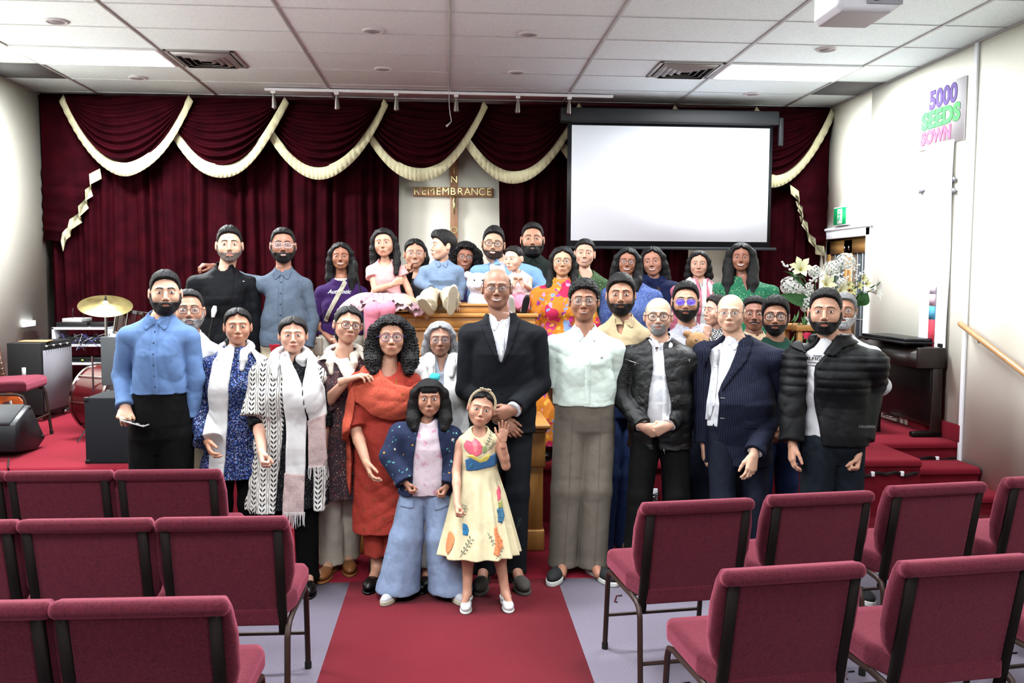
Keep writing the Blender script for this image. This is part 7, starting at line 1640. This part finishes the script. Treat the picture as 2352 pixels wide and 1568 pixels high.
for a_ in (0, 2.1, 4.2): MB().tube([(0, 0, .18), (.16 * math.cos(a_), .16 * math.sin(a_), .006)], .006, 6).build('stand_leg', CHR, e, True)
# dark speaker cabinet at the stage front
NAVB = mat('navy_black_carpet_covering', (12, 16, 24), .9, bump=.001, bs=500)
a, b = W(197, 1064, 6.26), W(330, 913, 6.26); e = empty('bass_speaker_cabinet', (a.x, 6.26, HS), 'large dark navy carpet-covered speaker cabinet at the stage edge behind the blue-shirted man', 'speaker')
hh = b.z - HS; ww_ = b.x - a.x; MB().box((0, 0, 0), (ww_, .42, hh), .008).build('cabinet', NAVB, e)
for x in (0, ww_):
    for z in (0, hh):
        for y in (0, .42): MB().box((x - .03 if x else -.004, y - .03 if y else -.004, z - .03 if z else 0), (x + .004 if x else .03, y + .004 if y else .03, z + .004 if z else .03), .006).build('corner_guard', BLKG, e)
# wedge monitor
xm = -3.13; pp = [WX(x, y, xm) for x, y in ((72, 943), (106, 1019), (87, 1047), (37, 1054), (36, 990))]; o = (xm, pp[0].y, HS)
zmin = min(q.z for q in pp); e = empty('wedge_monitor', o, 'black floor wedge stage monitor at the left front stage corner', 'speaker')
pl = [(q.y - o[1], q.z - zmin) for q in pp]; PLB = mat('black_plastic', (22, 24, 27), .45)
MB().prism(pl, -.62, 0, 'x').build('housing', PLB, e).modifiers.new('b', 'BEVEL').width = .012
g_ = [pl[0], pl[4]]; MB().add([(-.58, g_[0][0] - .02, g_[0][1] + .004), (-.04, g_[0][0] - .02, g_[0][1] + .004), (-.04, g_[1][0] + .0, g_[1][1] + .02), (-.58, g_[1][0] + .0, g_[1][1] + .02), (-.58, g_[0][0] - .02, g_[0][1] - .01), (-.04, g_[0][0] - .02, g_[0][1] - .01), (-.04, g_[1][0], g_[1][1] - .01), (-.58, g_[1][0], g_[1][1] - .01)], [(0, 1, 2, 3), (7, 6, 5, 4), (0, 4, 5, 1), (1, 5, 6, 2), (2, 6, 7, 3), (3, 7, 4, 0)]).build('grille', mat('monitor_grille', (60, 62, 64), .6, bump=.001, bs=900), e)
cx_, cz_ = (pl[0][0] + pl[3][0]) / 2, (pl[0][1] + pl[3][1]) / 2
MB().lathe([(0, .004), (.05, .004), (.06, .001), (.062, .0)], (0.0, cx_, cz_), 20, Matrix.Rotation(R(90), 3, 'Y')).build('handle_cup', BLKG, e, True)
for q in (pl[0], pl[1]): MB().lathe([(0, .006), (.012, .006), (.016, 0)], (0, q[0] * .85 + cx_ * .15, q[1] * .85 + cz_ * .15), 10, Matrix.Rotation(R(90), 3, 'Y')).build('corner_bumper', BLKG, e, True)
pts = [WZ(20, 1052, HS + .02), WZ(18, 1075, HS + .01), Vector((WZ(20, 1080, HS).x, SY - .02, HS - .05)), Vector((WZ(20, 1080, HS).x - .05, SY - .02, .2))]
tag(MB().tube([q - pts[0] for q in pts], .005, 6).build('power_cable', BLKG, None, True, pts[0]), 'black cable running from the wedge monitor over the stage edge', 'cable')
for i in range(6):
    c = WZ(115 + 6 * i, 941 - i, HS); rr = .16 + .02 * i
    pts = [Vector((c.x + rr * math.cos(a_) * 1.2, c.y + rr * .6 * math.sin(a_), HS + .012 + .004 * i + .004 * math.sin(3 * a_))) for a_ in np.linspace(i, i + 5.2, 20)]
    tag(MB().tube([q - pts[0] for q in pts], .006, 6).build('coiled_cable', BLKG, None, True, pts[0]), 'black cable loop lying on the stage in front of the guitar amplifier', 'cable', 'cable loops on the stage floor')
# guitar
GTR = wood('guitar_orange', (150, 64, 24), (196, 98, 44), (4, 4, 20), .2)
c = WX(24, 858, -3.95); e = empty('electric_guitar', (c.x, c.y, HS), 'orange-brown electric guitar leaning at the left wall by the amplifier', 'guitar'); Mg = Matrix.Translation((0, 0, .04)) @ Matrix.Rotation(R(-13), 4, 'Y') @ Matrix.Rotation(R(-8), 4, 'X')
f = F((-.2, -.05, -.02), (.2, .05, .46), .005); rounded_prism(f, [(-.13, .02), (-.16, .1), (-.13, .18), (-.11, .24), (-.15, .32), (-.16, .40), (-.12, .42), (-.07, .35), (-.03, .31), (.03, .31), (.06, .35), (.10, .38), (.12, .34), (.11, .26), (.10, .20), (.14, .12), (.13, .03), (.06, .0), (-.06, .0)], 0, .022, .015); f.build('guitar_body', GTR, e, Mg)
MB().box((-.028, -.034, .25), (.028, -.012, .92), .008, Mg).build('neck', mat('fretboard', (96, 62, 44), .5), e); MB().prism([(-.03, .92), (.03, .92), (.045, 1.0), (.03, 1.1), (-.03, 1.06)], -.03, -.016, 'y', Mg).build('headstock', GTR, e)
MB().box((-.04, -.034, .08), (.04, -.02, .15), .004, Mg).build('bridge', CHR, e); mb = MB()
for k in range(12): mb.box((-.028, -.036, .9 - .05 * k), (.028, -.034, .903 - .05 * k), 0, Mg)
mb.build('frets', CHR, e); mb = MB()
for k in range(6): mb.tube([Mg @ Vector((-.02 + .008 * k, -.038, .1)), Mg @ Vector((-.02 + .008 * k, -.038, .98))], .001, 4)
mb.build('strings', CHR, e)
e = empty('guitar_stand', (c.x, c.y + .06, HS), 'low tubular stand holding the orange guitar', 'stand')
for sx in (-1, 1): MB().tube([(sx * .02, .08, .5), (sx * .16, .1, .008)], .008, 6).build('stand_leg', BLKG, e, True); MB().tube([(sx * .08, .09, .10), (sx * .09, -.13, .045), (sx * .09, -.14, .075)], .008, 6).build('cradle_arm', BLKG, e, True)
# microphones
def micstand(px, py, Y, px2, lab, tip=None):
    a = W(px, py, Y); b = W(px2, 780, Y); e = empty('microphone_stand', (b.x, Y, HS), lab, 'microphone stand'); t_ = Vector((a.x - b.x, 0, a.z - HS)); k = Vector((0, .0, (a.z - HS) * .74))
    MB().tube([(0, 0, .02), k], .010, 8).build('pole', BLKG if tip else CHR, e, True); MB().tube([k, t_ * .94 + k * .06], .007, 8).build('boom_arm', BLKG, e, True); d_ = (t_ - k).normalized()
    MB().tube([t_ - d_ * .05, t_, t_ + d_ * .03], [.011, .020, .012], 10).build('microphone', mat('white_mic', (220, 214, 216), .5) if tip else BLKG, e, True); MB().lathe([(0, .02), (.10, .012), (.13, 0)], n=20).build('base', BLKG, e, True)
micstand(492, 712, 6.2, 474, 'microphone stand with a small pale tip in front of the black-jacketed man', 1); micstand(816, 607, 6.6, 838, 'dark microphone on a chrome boom stand between the purple t-shirt and the pulpit')
# bag, phone
b_ = empty('shoulder_bag', BAG5, 'small pale shoulder bag with a gold clasp at the hip of the woman in purple', 'bag'); MB().box((-.06, -.03, -.10), (.06, .03, .04), .012).build('pouch', mat('pale_bag', (190, 182, 168), .5), b_); MB().tube([(-.02, -.034, .0), (.0, -.038, -.015), (.02, -.034, .0)], .004, 6).build('clasp', GEM, b_, True)
ph = empty('mobile_phone', HAND1, 'slim silver mobile phone held low in the hand of the blue-shirted man', 'phone', rz=R(-8)); Mp = Matrix.Rotation(R(14), 4, 'Y'); MB().box((-.05, -.033, -.004), (.085, .033, .004), .003, Mp).build('case', GREYM, ph); MB().box((-.046, -.030, .0035), (.081, .030, .0047), 0, Mp).build('screen', PUP, ph)
# ================= right side: piano, posters, rail, flowers =================
PIA = wood('dark_walnut', (24, 15, 13), (40, 26, 22), (20, 3, 3), .4); PBLK = mat('piano_black', (8, 8, 9), .35)
yp = 7.02; X0, X1 = W(2106, 900, yp).x, W(2209, 900, yp).x; X1 = min(X1, XR - .03); z0 = HS; zt = W(2160, 799, yp).z; zk = W(2160, 846, yp).z; L_ = 1.38
e = empty('digital_piano', ((X0 + X1) / 2, yp + L_ / 2, HS), 'dark walnut upright digital piano against the right wall on the stage', 'piano'); o = e.location
def bx(lo, hi, bev=.004): return MB().box([a - b for a, b in zip(lo, o)], [a - b for a, b in zip(hi, o)], bev)
bx((X0, yp, zk), (X1, yp + .035, zt), .006).build('end_block', PIA, e); bx((X0, yp + L_ - .035, zk), (X1, yp + L_, zt), .006).build('end_block', PIA, e)
mb = bx((X0 + .16, yp + .03, zk + .0), (X1, yp + L_ - .03, zt - .003)); mb.prism([(X0 + .02 - o[0], zk - o[2]), (X0 + .17 - o[0], zk - o[2]), (X0 + .17 - o[0], zt - .004 - o[2]), (X0 + .03 - o[0], zt - .055 - o[2])], yp + .03 - o[1], yp + L_ - .03 - o[1], 'y'); mb.build('key_lid', PIA, e)
bx((X0 + .145, yp + .01, z0 + .04), (X1 - .01, yp + .04, zk)).build('leg', PIA, e); bx((X0 + .145, yp + L_ - .04, z0 + .04), (X1 - .01, yp + L_ - .01, zk)).build('leg', PIA, e)
bx((X0 - .02, yp + .005, z0), (X1, yp + .07, z0 + .045), .01).build('foot', PBLK, e); bx((X0 - .02, yp + L_ - .07, z0), (X1, yp + L_ - .005, z0 + .045), .01).build('foot', PBLK, e)
bx((X1 - .10, yp + .04, z0 + .12), (X1 - .08, yp + L_ - .04, zk)).build('back_board', PBLK, e); pb = bx((X0 + .17, yp + .04, z0 + .08), (X0 + .21, yp + L_ - .04, z0 + .16)); pb = pb.build('pedal_box', PIA, e)
for k in range(3): y = yp + L_ / 2 - .08 + .08 * k - o[1]; MB().box((X0 + .09 - o[0], y - .012, .07), (X0 + .18 - o[0], y + .012, .085), .005).build('pedal', CHR, pb)
a = W(2012, 775, 7.35); e = empty('keyboard_controller', (X0 + .17, yp + .62, zt), 'flat black electronic unit lying on the piano lid', 'audio equipment'); MB().box((-.19, -.42, .015), (.17, .42, .035), .006).build('base', BLKG, e); MB().box((-.17, -.40, .035), (.15, .40, .062), .008).build('cover', mat('black_gloss', (20, 22, 26), .25), e)
for sx in (-.14, .12):
    for y in (-.36, .36): MB().lathe([(.018, 0.0), (.018, .016)], (sx, y, 0), 10).build('foot', BFOOT, e)
e = empty('power_adapter', (X0 + .27, yp + .09, zt), 'small black adapter with a looped cable at the near end of the piano', 'adapter'); MB().box((-.04, -.025, 0), (.04, .03, .03), .004).build('case', BLKG, e); MB().tube([(.03, 0, .02), (.07, .0, .1), (.12, .02, .09), (.12, .05, .01)], .004, 6).build('cord', BLKG, e, True)
e = empty('piano_bench', (X0 - .32, yp + .55, HS), 'dark wooden piano bench in front of the piano', 'bench')
MB().box((-.17, -.28, .44), (.17, .28, .50), .015).build('seat', PBLK, e)
for x in (-.14, .14):
    for y in (-.25, .25): MB().box((x - .02, y - .02, 0), (x + .02, y + .02, .44), .003).build('leg', PBLK, e)
# wall writing
MWALL = lambda y, z, x=XR - .012: Matrix(((0, 0, -1, x), (-1, 0, 0, y), (0, 1, 0, z), (0, 0, 0, 1)))
PAP = mat('white_board', (226, 224, 230), .7, k=.9); q = [WX(x, y, XR - .01) for x, y in ((2113, 207), (2220, 181), (2218, 320), (2113, 346))]
yl, yr = q[0].y, q[1].y; zt_, zb_ = (q[0].z + q[1].z) / 2, (q[2].z + q[3].z) / 2; cy0, cz0 = (yl + yr) / 2, (zt_ + zb_) / 2; wv, hv = yl - yr, zt_ - zb_
e = empty('poster', (XR - .006, cy0, cz0), 'white board poster with hand-drawn coloured words 5000 seeds sown on the right wall', 'poster')
MB().box((-.008, -wv / 2, -hv / 2), (.004, wv / 2, hv / 2)).build('board', PAP, e)
def wtext(txt, y, z, s, m, par, sx=1.0, bold=.004, out=None, nm='lettering'):
    M = Matrix(((0, 0, -1, -.010), (-1, 0, 0, y), (0, 1, 0, z), (0, 0, 0, 1))) @ Matrix.Diagonal((sx, 1, 1, 1))
    if out: text_mesh(nm, txt, s, out, par, Matrix.Translation((.0006, 0, 0)) @ M, .001, bev=bold + .005)
    text_mesh(nm, txt, s, m, par, M, .0015, bev=bold)
OL = mat('marker_outline', (70, 66, 96), .7)
wtext('5000', -.03, .145, .21, mat('marker_purple', (120, 96, 170), .8, var=.15, vs=30), e, 1.0, .006, OL); wtext('SEEDS', -.0, -.02, .19, mat('marker_green', (96, 220, 116), .8, var=.1, vs=30), e, 1.15, .008, mat('marker_outline_green', (60, 110, 80), .7)); wtext('SOWN', .06, -.165, .15, mat('marker_pink', (236, 120, 165), .8, var=.1, vs=30), e, 1.0, .005, mat('marker_outline_pink', (170, 80, 110), .7))
q = [WX(x, y, XR - .008) for x, y in ((2128, 345), (2194, 330), (2192, 800), (2128, 800))]; ya_, yb_ = q[0].y, q[1].y; zt_ = q[0].z + .03; zb_ = q[2].z - .12
e = empty('paper_chart', (XR - .014, (ya_ + yb_) / 2, zt_), 'long white paper strip thermometer chart hanging below the poster', 'chart'); wv = ya_ - yb_; hv = zt_ - zb_
mb = MB(); mb.grid(lambda u, v: (-.002 - .006 * math.sin(v * 9) * u, wv / 2 - wv * u, -hv * v), 5, 24); ob = mb.build('paper', mat('white_paper', (232, 232, 238), .8, k=.95), e, True); ob.modifiers.new('t', 'SOLIDIFY').thickness = .001
PEN = mat('grey_pencil', (176, 176, 186), .8); mb = MB()
for k in range(52): z = -.06 - k * (hv - .45) / 52; mb.box((-.011, -.05 if k % 2 else -.045, z), (-.009, .045, z + .0025))
mb.build('scale_marks', PEN, e)
for za, zb2, c_ in ((655, 675, (226, 210, 226)), (675, 702, (232, 196, 214)), (703, 734, (96, 184, 226)), (734, 800, (214, 66, 84))):
    z1, z2 = WX(2150, za, XR).z - zt_, WX(2150, zb2, XR).z - zt_; MB().box((-.0115, -.048, z2), (-.009, .048, z1)).build('coloured_band', mat('marker_%d_%d_%d' % c_, c_, .8, var=.12, vs=60), e)
TAP = mat('duct_tape', (168, 172, 182), .35, .3)
for px, py in ((2118, 437), (2187, 412), (2187, 438)): c = WX(px, py, XR - .014); e2 = MB().box((-.004, -.05, -.022), (.002, .05, .022), 0, Matrix.Rotation(R(8 if px > 2150 else -6), 4, 'X')).build('tape_strip', TAP, e); e2.location = (c.x - e.location.x, c.y - e.location.y, c.z - e.location.z)
# exit sign
c0, c1 = WX(1917, 479, XR - .06), WX(1942, 514, XR - .06); e = empty('exit_sign', (XR, (c0.y + c1.y) / 2, (c0.z + c1.z) / 2), 'green and white running-man emergency exit sign over the door', 'exit sign'); hy = abs(c0.y - c1.y) / 2 + .02; hz = abs(c0.z - c1.z) / 2 + .01
MB().box((-.06, -hy, -hz), (0, hy, hz), .006).build('housing', WHITE, e); MB().box((-.064, -hy + .012, -hz + .012), (-.059, hy - .012, hz - .012)).build('face', mat('exit_green', (20, 170, 100), .4, emit=.5), e)
mb = MB(); mb.box((-.067, -.06, -hz + .02), (-.063, .05, hz - .025)); mb.build('doorway_symbol', mat('exit_white', (236, 255, 244), .5, emit=.5), e); mb = MB(); mb.tube([(-.068, 0, .03), (-.068, -.01, -.01), (-.068, .03, -.05)], .006, 6); mb.tube([(-.068, -.01, -.01), (-.068, -.03, -.05)], .006, 6); mb.tube([(-.068, .03, .02), (-.068, -.035, .012)], .005, 6); mb.lathe([(0, -.011), (.011, 0), (0, .011)], (-.068, -.002, .048), 10); mb.build('running_figure', mat('exit_green', (0, 0, 0)), e)
# handrail
a, b = WX(2204, 742, XR - .075), WX(2400, 893, XR - .075); e = empty('handrail', (XR - .075, a.y, a.z), 'round light wood handrail on the right wall above the steps', 'handrail')
RAIL = wood('rail_wood', (190, 140, 90), (218, 172, 122), (20, 4, 4), .3); d_ = (b - a) * 1.25; MB().tube([(0, 0, 0), d_ * .01, d_], [.018, .023, .023], 14).build('rail', RAIL, e, True)
for f_ in (.18, .8): MB().tube([d_ * f_, d_ * f_ + Vector((.02, 0, -.05)), d_ * f_ + Vector((.075, 0, -.05))], .007, 8).build('bracket', CHR, e, True)
# projector
c = W(1972, 18, 4.35); e = empty('projector', (c.x, 4.35, c.z), 'white ceiling-mounted projector at the top right of the picture', 'projector'); zl_ = W(1972, 44, 4.35).z - c.z
f = F((-.25, -.2, -.12), (.25, .24, .16), .006); rounded_prism(f, [(-.14, zl_ + .0), (.11, zl_), (.165, zl_ + .04), (.165, .10), (-.165, .10), (-.165, zl_ + .03)], .02, .15, .025); f.build('housing', mat('projector_white', (216, 216, 222), .4), e)
mb = MB(); mb.box((-.02, -.137, -.02), (.16, -.128, .065), .003); mb.build('port_panel', mat('port_grey', (150, 152, 160), .4), e); mb = MB()
rnd = random.Random(2)
for k in range(12): x = -.01 + .013 * k; z = rnd.uniform(-.01, .05); mb.box((x, -.141, z), (x + .009, -.134, z + .011))
mb.build('ports', BLKG, e); MB().tube([(.02, -.14, .05), (.05, -.2, .01), (.1, -.19, .02), (.12, -.15, .2)], .006, 8).build('cable', BLKG, e, True)
MB().lathe([(.055, 0), (.05, .05), (.0, .055)], (-.06, .165, .02), 20, Matrix.Rotation(R(-90), 3, 'X')).build('lens', PUP, e, True); MB().tube([(0, .02, .09), (0, .02, ZC - c.z - .01)], .022, 12).build('mount_pole', WHITE, e, True); MB().lathe([(.07, ZC - c.z - .012), (.07, ZC - c.z)], (0, .02, 0), 20).build('ceiling_plate', WHITE, e, True)
# flowers on a pedestal
fy = 7.15; a, b = W(1812, 744, fy), W(1905, 744, fy); px0 = (a.x + b.x) / 2 + .02
e = empty('flower_pedestal', (px0, fy, HS), 'small oak table behind the green sweatshirt carrying the flower arrangement', 'table'); zt_ = a.z - HS
MB().box((-.2, -.18, zt_ - .05), (.2, .18, zt_), .008).build('table_top', OAKH, e)
for x in (-.16, .16):
    for y in (-.14, .14): MB().box((x - .02, y - .02, 0), (x + .02, y + .02, zt_ - .05), .003).build('leg', OAK, e)
V0 = Vector((px0 + .04, fy, HS + zt_)); e = empty('flower_arrangement', V0, 'tall arrangement of white lilies, hydrangeas and green leaves beside the door', 'flowers')
MB().lathe([(0, 0.002), (.06, .002), (.07, .06), (.05, .14), (.06, .2), (.055, .2), (.045, .14), (0, .1)], n=24).build('vase', mat('white_vase', (210, 210, 206), .3), e, True)
PET = mat('white_petal', (236, 238, 232), .7); CRP = mat('cream_petal', (232, 232, 190), .6); LF = mat('leaf_green', (52, 100, 52), .5, var=.2, vs=30); LFL = mat('fern_green', (92, 140, 84), .6, var=.2, vs=40); YEL = mat('stamen_yellow', (220, 200, 90), .6); ORC = mat('orchid_centre', (200, 60, 60), .6)
rnd = random.Random(11)
def hydr(px, py, r, dy=0):
    c = W(px, py, fy + dy) - V0; mb = MB(); n = 70
    for i in range(n):
        ph = math.acos(1 - 2 * (i + .5) / n); th = i * 2.39996; d = Vector((math.sin(ph) * math.cos(th), math.sin(ph) * math.sin(th), math.cos(ph))); q = c + d * r * rnd.uniform(.85, 1.1); u_ = d.orthogonal().normalized(); v_ = d.cross(u_); s_ = r * .24
        for k in range(4): a_ = k * math.pi / 2 + i; t1 = u_ * math.cos(a_) + v_ * math.sin(a_); t2 = u_ * -math.sin(a_) + v_ * math.cos(a_); mb.add([q, q + t1 * s_ * .6 + t2 * s_ * .45 + d * s_ * .25, q + t1 * s_ * 1.1 + d * s_ * .15, q + t1 * s_ * .6 - t2 * s_ * .45 + d * s_ * .25], [(0, 1, 2, 3)])
    o = mb.build('hydrangea', PET, e, fixn=False); MB().tube([c, c * .45 + Vector((0, 0, .1)), (0, 0, .14)], .004, 6).build('stem', LF, o, True)
def lily(px, py, s_, dx, dz, m=None, dy=-.05, n=6, cen=None):
    c = W(px, py, fy + dy) - V0; d = Vector((dx, -.7, dz)).normalized(); u_ = d.orthogonal().normalized(); v_ = d.cross(u_); mb = MB()
    for k in range(n):
        a_ = k * 2 * math.pi / n; t1 = u_ * math.cos(a_) + v_ * math.sin(a_); t2 = t1.cross(d)
        P_ = [c, c + d * s_ * .5 + t1 * s_ * .22, c + d * s_ * .85 + t1 * s_ * .6, c + d * s_ * .85 + t1 * s_ * 1.0]; w_ = [.05, .24, .26, .0]; V = []
        for q, ww_ in zip(P_, w_): V += [q - t2 * s_ * ww_, q + d * s_ * -.05 * (ww_ > .1), q + t2 * s_ * ww_]
        mb.add(V, [(3 * i + j, 3 * i + j + 1, 3 * i + 4 + j, 3 * i + 3 + j) for i in range(3) for j in range(2)])
    o = mb.build('lily', m or PET, e, True, autos=False, fixn=False); MB().tube([c, c + d * s_ * .7], [s_ * .1, s_ * .05], 6).build('stamen', cen or YEL, o, True); MB().tube([c, c * .5 + Vector((0, 0, .08)), (0, 0, .14)], .004, 6).build('stem', LF, o, True)
def leaf(px, py, qx, qy, w_, m=LF, dy=-.02, nm='leaf'):
    a_, b_ = W(px, py, fy + dy) - V0, W(qx, qy, fy + dy - .05) - V0; d = b_ - a_; s_ = Vector((-d.z, 0, d.x)).normalized(); V = []; n = 9
    for i in range(n): t_ = i / (n - 1); ww_ = w_ * math.sin(math.pi * t_ ** .8) + .001; q = a_ + d * t_ + Vector((0, -.03 * math.sin(math.pi * t_), 0)); V += [q - s_ * ww_ + Vector((0, -.01, 0)), q, q + s_ * ww_ + Vector((0, -.01, 0))]
    MB().add(V, [(3 * i + j, 3 * i + j + 1, 3 * i + 4 + j, 3 * i + 3 + j) for i in range(n - 1) for j in range(2)]).build(nm, m, e, True, autos=False, fixn=False)
for a_ in ((1818, 658, .085), (1852, 672, .07, .06), (1943, 600, .07), (1913, 616, .065, .05), (1871, 624, .05, .03), (1855, 700, .06, -.04), (1935, 650, .05, -.06)): hydr(*a_)
lily(1838, 622, .10, -.2, .35, CRP); lily(1893, 655, .08, .1, .2, CRP, -.1); lily(1996, 668, .10, .7, .15); lily(1866, 728, .09, -.1, -.2, None, -.1); lily(1925, 668, .07, .2, 0, CRP, -.12)
for x, y in ((1968, 657), (1952, 668), (1978, 640), (1985, 652), (1945, 655)): lily(x, y, .045, .3, .1, mat('orchid_petal', (222, 226, 160), .6), -.1, 5, ORC)
for x, y, x2, y2, w_ in ((1870, 700, 1786, 675, .05), (1965, 700, 1992, 672, .06), (1968, 705, 1978, 668, .035), (1850, 660, 1812, 628, .015), (1995, 662, 2022, 646, .008), (1990, 672, 2012, 655, .008), (1850, 640, 1799, 622, .01), (1905, 660, 1918, 626, .01)): leaf(x, y, x2, y2, w_)
for k in range(26): x = 1840 + rnd.uniform(-18, 30); y = 720 + rnd.uniform(-10, 50); leaf(x, y, x + rnd.uniform(-22, 14), y + rnd.uniform(14, 40), .008, LFL, -.06, 'fern_frond')
mb = MB()
for (x0, y0, x1_, y1_, n) in ((1795, 604, 1830, 628, 12), (1880, 640, 1905, 616, 10), (1945, 640, 1975, 605, 14), (1965, 640, 1988, 620, 9), (1850, 650, 1880, 640, 14), (1850, 690, 1870, 640, 16), (1900, 640, 1940, 625, 14)):
    for i in range(n): c = W(x0 + (x1_ - x0) * i / n + rnd.uniform(-4, 4), y0 + (y1_ - y0) * i / n + rnd.uniform(-5, 5), fy - .08 + rnd.uniform(-.02, .03)) - V0; mb.lathe([(0, -.011), (.012, 0), (0, .009)], c, 7)
mb.build('small_white_blossoms', PET, e, False)
# roses and plush toys
REDP = mat('red_petal', (190, 34, 54), .6); PNKP = mat('pink_petal', (226, 60, 100), .6)
def rose(px, py, Y, r, m, lab, zb):
    c = W(px, py, Y); e = empty('artificial_rose', c, lab, 'flower'); mb = MB()
    for k in range(14):
        a_ = k * 2.4; rr = r * (.25 + .75 * k / 14); mb.grid(lambda u, v: (rr * math.cos(a_ + (u - .5) * 1.6) * (.6 + .5 * v), rr * math.sin(a_ + (u - .5) * 1.6) * (.6 + .5 * v), r * (-.6 + 1.3 * v - .5 * (u - .5) ** 2 * 3)), 6, 5)
    mb.build('bloom', m, e, True, autos=False, fixn=False, loc=None); MB().tube([(0, 0, -r * .5), (0.02, 0, -.2), (0.02, .0, zb - c.z + .003)], .004, 6).build('stem', LF, e, True)
rose(631, 800, 6.0, .04, REDP, 'red artificial rose behind the woman with the leaf-striped shawl', 0.0); rose(716, 822, 5.9, .022, REDP, 'smaller red artificial rose between shawl and paisley kurta', 0.0); rose(1853, 770, 6.3, .03, PNKP, 'pink artificial rose beside the black puffer jacket', HS)
def plush(c, s_, m, m2, lab, ears=1):
    e = empty('plush_toy', c, lab, 'plush toy'); f = F((-.16 * s_, -.14 * s_, -.34 * s_), (.18 * s_, .16 * s_, .17 * s_), .005); f.ell((0, 0, 0), (.10 * s_, .09 * s_, .09 * s_), 0); f.ell((.01, .02, -.17 * s_), (.10 * s_, .08 * s_, .13 * s_), .03)
    for sx in (-1, 1): f.ell((sx * .09 * s_, 0, .07 * s_), (.035 * s_, .025 * s_, .03 * s_), .01)
    f.wrinkle(.002, 3, 1); f.build('toy_body', m, e); f = F((-.08 * s_, -.16 * s_, -.08 * s_), (.08 * s_, 0, .05 * s_), .004); f.ell((0, -.085 * s_, -.02 * s_), (.045 * s_, .035 * s_, .032 * s_), 0); f.build('muzzle', m2, e)
    for sx in (-1, 1): MB().lathe([(0, -.008), (.008, 0), (0, .008)], (sx * .035 * s_, -.085 * s_, .025 * s_), 8).build('eye', PUP, e, True)
PLW = bpy.data.materials.new('pastel_plush'); t = NT(PLW); t.color(t.ramp(t.noise(12, 2), [(.3, lin((244, 240, 246))), (.5, lin((226, 214, 240))), (.65, lin((204, 230, 240))), (.8, lin((246, 222, 232)))])); t.b.inputs['Roughness'].default_value = .7; t.b.inputs['Sheen Weight'].default_value = .4
plush(W(1098, 650, 6.45), .85, PLW, PLW, 'shiny pastel white plush animal held behind the bald man in the dark suit'); plush(W(1602, 786, 5.22), .72, cloth('brown_plush', (184, 140, 96), sheen=.4), cloth('white_plush', (226, 218, 208)), 'brown and white plush dog held between the leather jacket and the navy suit')
# outlet, power strip, edge cables
c = W(1499, 1140, SY - .0); e = empty('wall_outlet', (c.x, SY + .02, c.z), 'white electrical outlet plate with crossed black cords on the stage front', 'outlet'); MB().box((-.04, -.012, -.055), (.04, .004, .055), .004).build('plate', WHITE, e)
for a_, b_ in (((-.05, -.02, .045), (.045, -.02, -.05)), ((-.04, -.024, -.0), (.05, -.024, .03)), ((-.02, -.02, -.06), (.03, -.02, .01)), ((-.06, -.022, .005), (.05, -.022, .01))): MB().tube([a_, b_], .004, 6).build('cord', BLKG, e, True)
MB().tube([(-.03, -.012, -.03), (-.08, -.02, -.01), (-.10, -.01, .05)], .007, 8).build('white_cord', WHITE, e, True)
c = WZ(1416, 1066, HS); e = empty('power_strip', (c.x, SY + .08, HS), 'white power strip on the stage edge behind the leather jacket', 'power strip'); MB().box((-.1, -.02, 0), (.09, .03, .04), .005).build('case', WHITE, e); MB().tube([(.0, .0, .04), (.0, .0, .1), (.06, .01, .13), (.1, .03, .1)], .005, 6).build('cord', BLKG, e, True)
def edge_cable(x0, x1, y, z, lab):
    n = 24; pts = [Vector(((x1 - x0) * i / n, 0, .008 * math.sin(i * .9) - .006 * math.sin(i * .37))) for i in range(n + 1)]; e = empty('stage_cable', (x0, y, z), lab, 'cable'); MB().tube(pts, .007, 6).build('cord', BLKG, e, True); MB().tube([q + Vector((0, .002, -.012)) for q in pts], .006, 6).build('cord', BLKG, e, True)
    for f_ in (.3, .75): MB().box(((x1 - x0) * f_ - .012, -.012, -.022), ((x1 - x0) * f_ + .012, .012, .014), .003).build('cable_clip', WHITE, e)
edge_cable(W(1960, 1090, SY).x, XS - .02, SY + .008, W(2040, 1087, SY).z, 'black cables clipped under the stage nosing at the right'); edge_cable(XS + .02, XR - .02, SY2 + .008, W(2180, 1052, SY2).z, 'black cables clipped below the top step by the piano'); edge_cable(XL + .5, -1.2, SY + .008, HS - .075, 'black cable clipped under the stage nosing behind the left chairs')
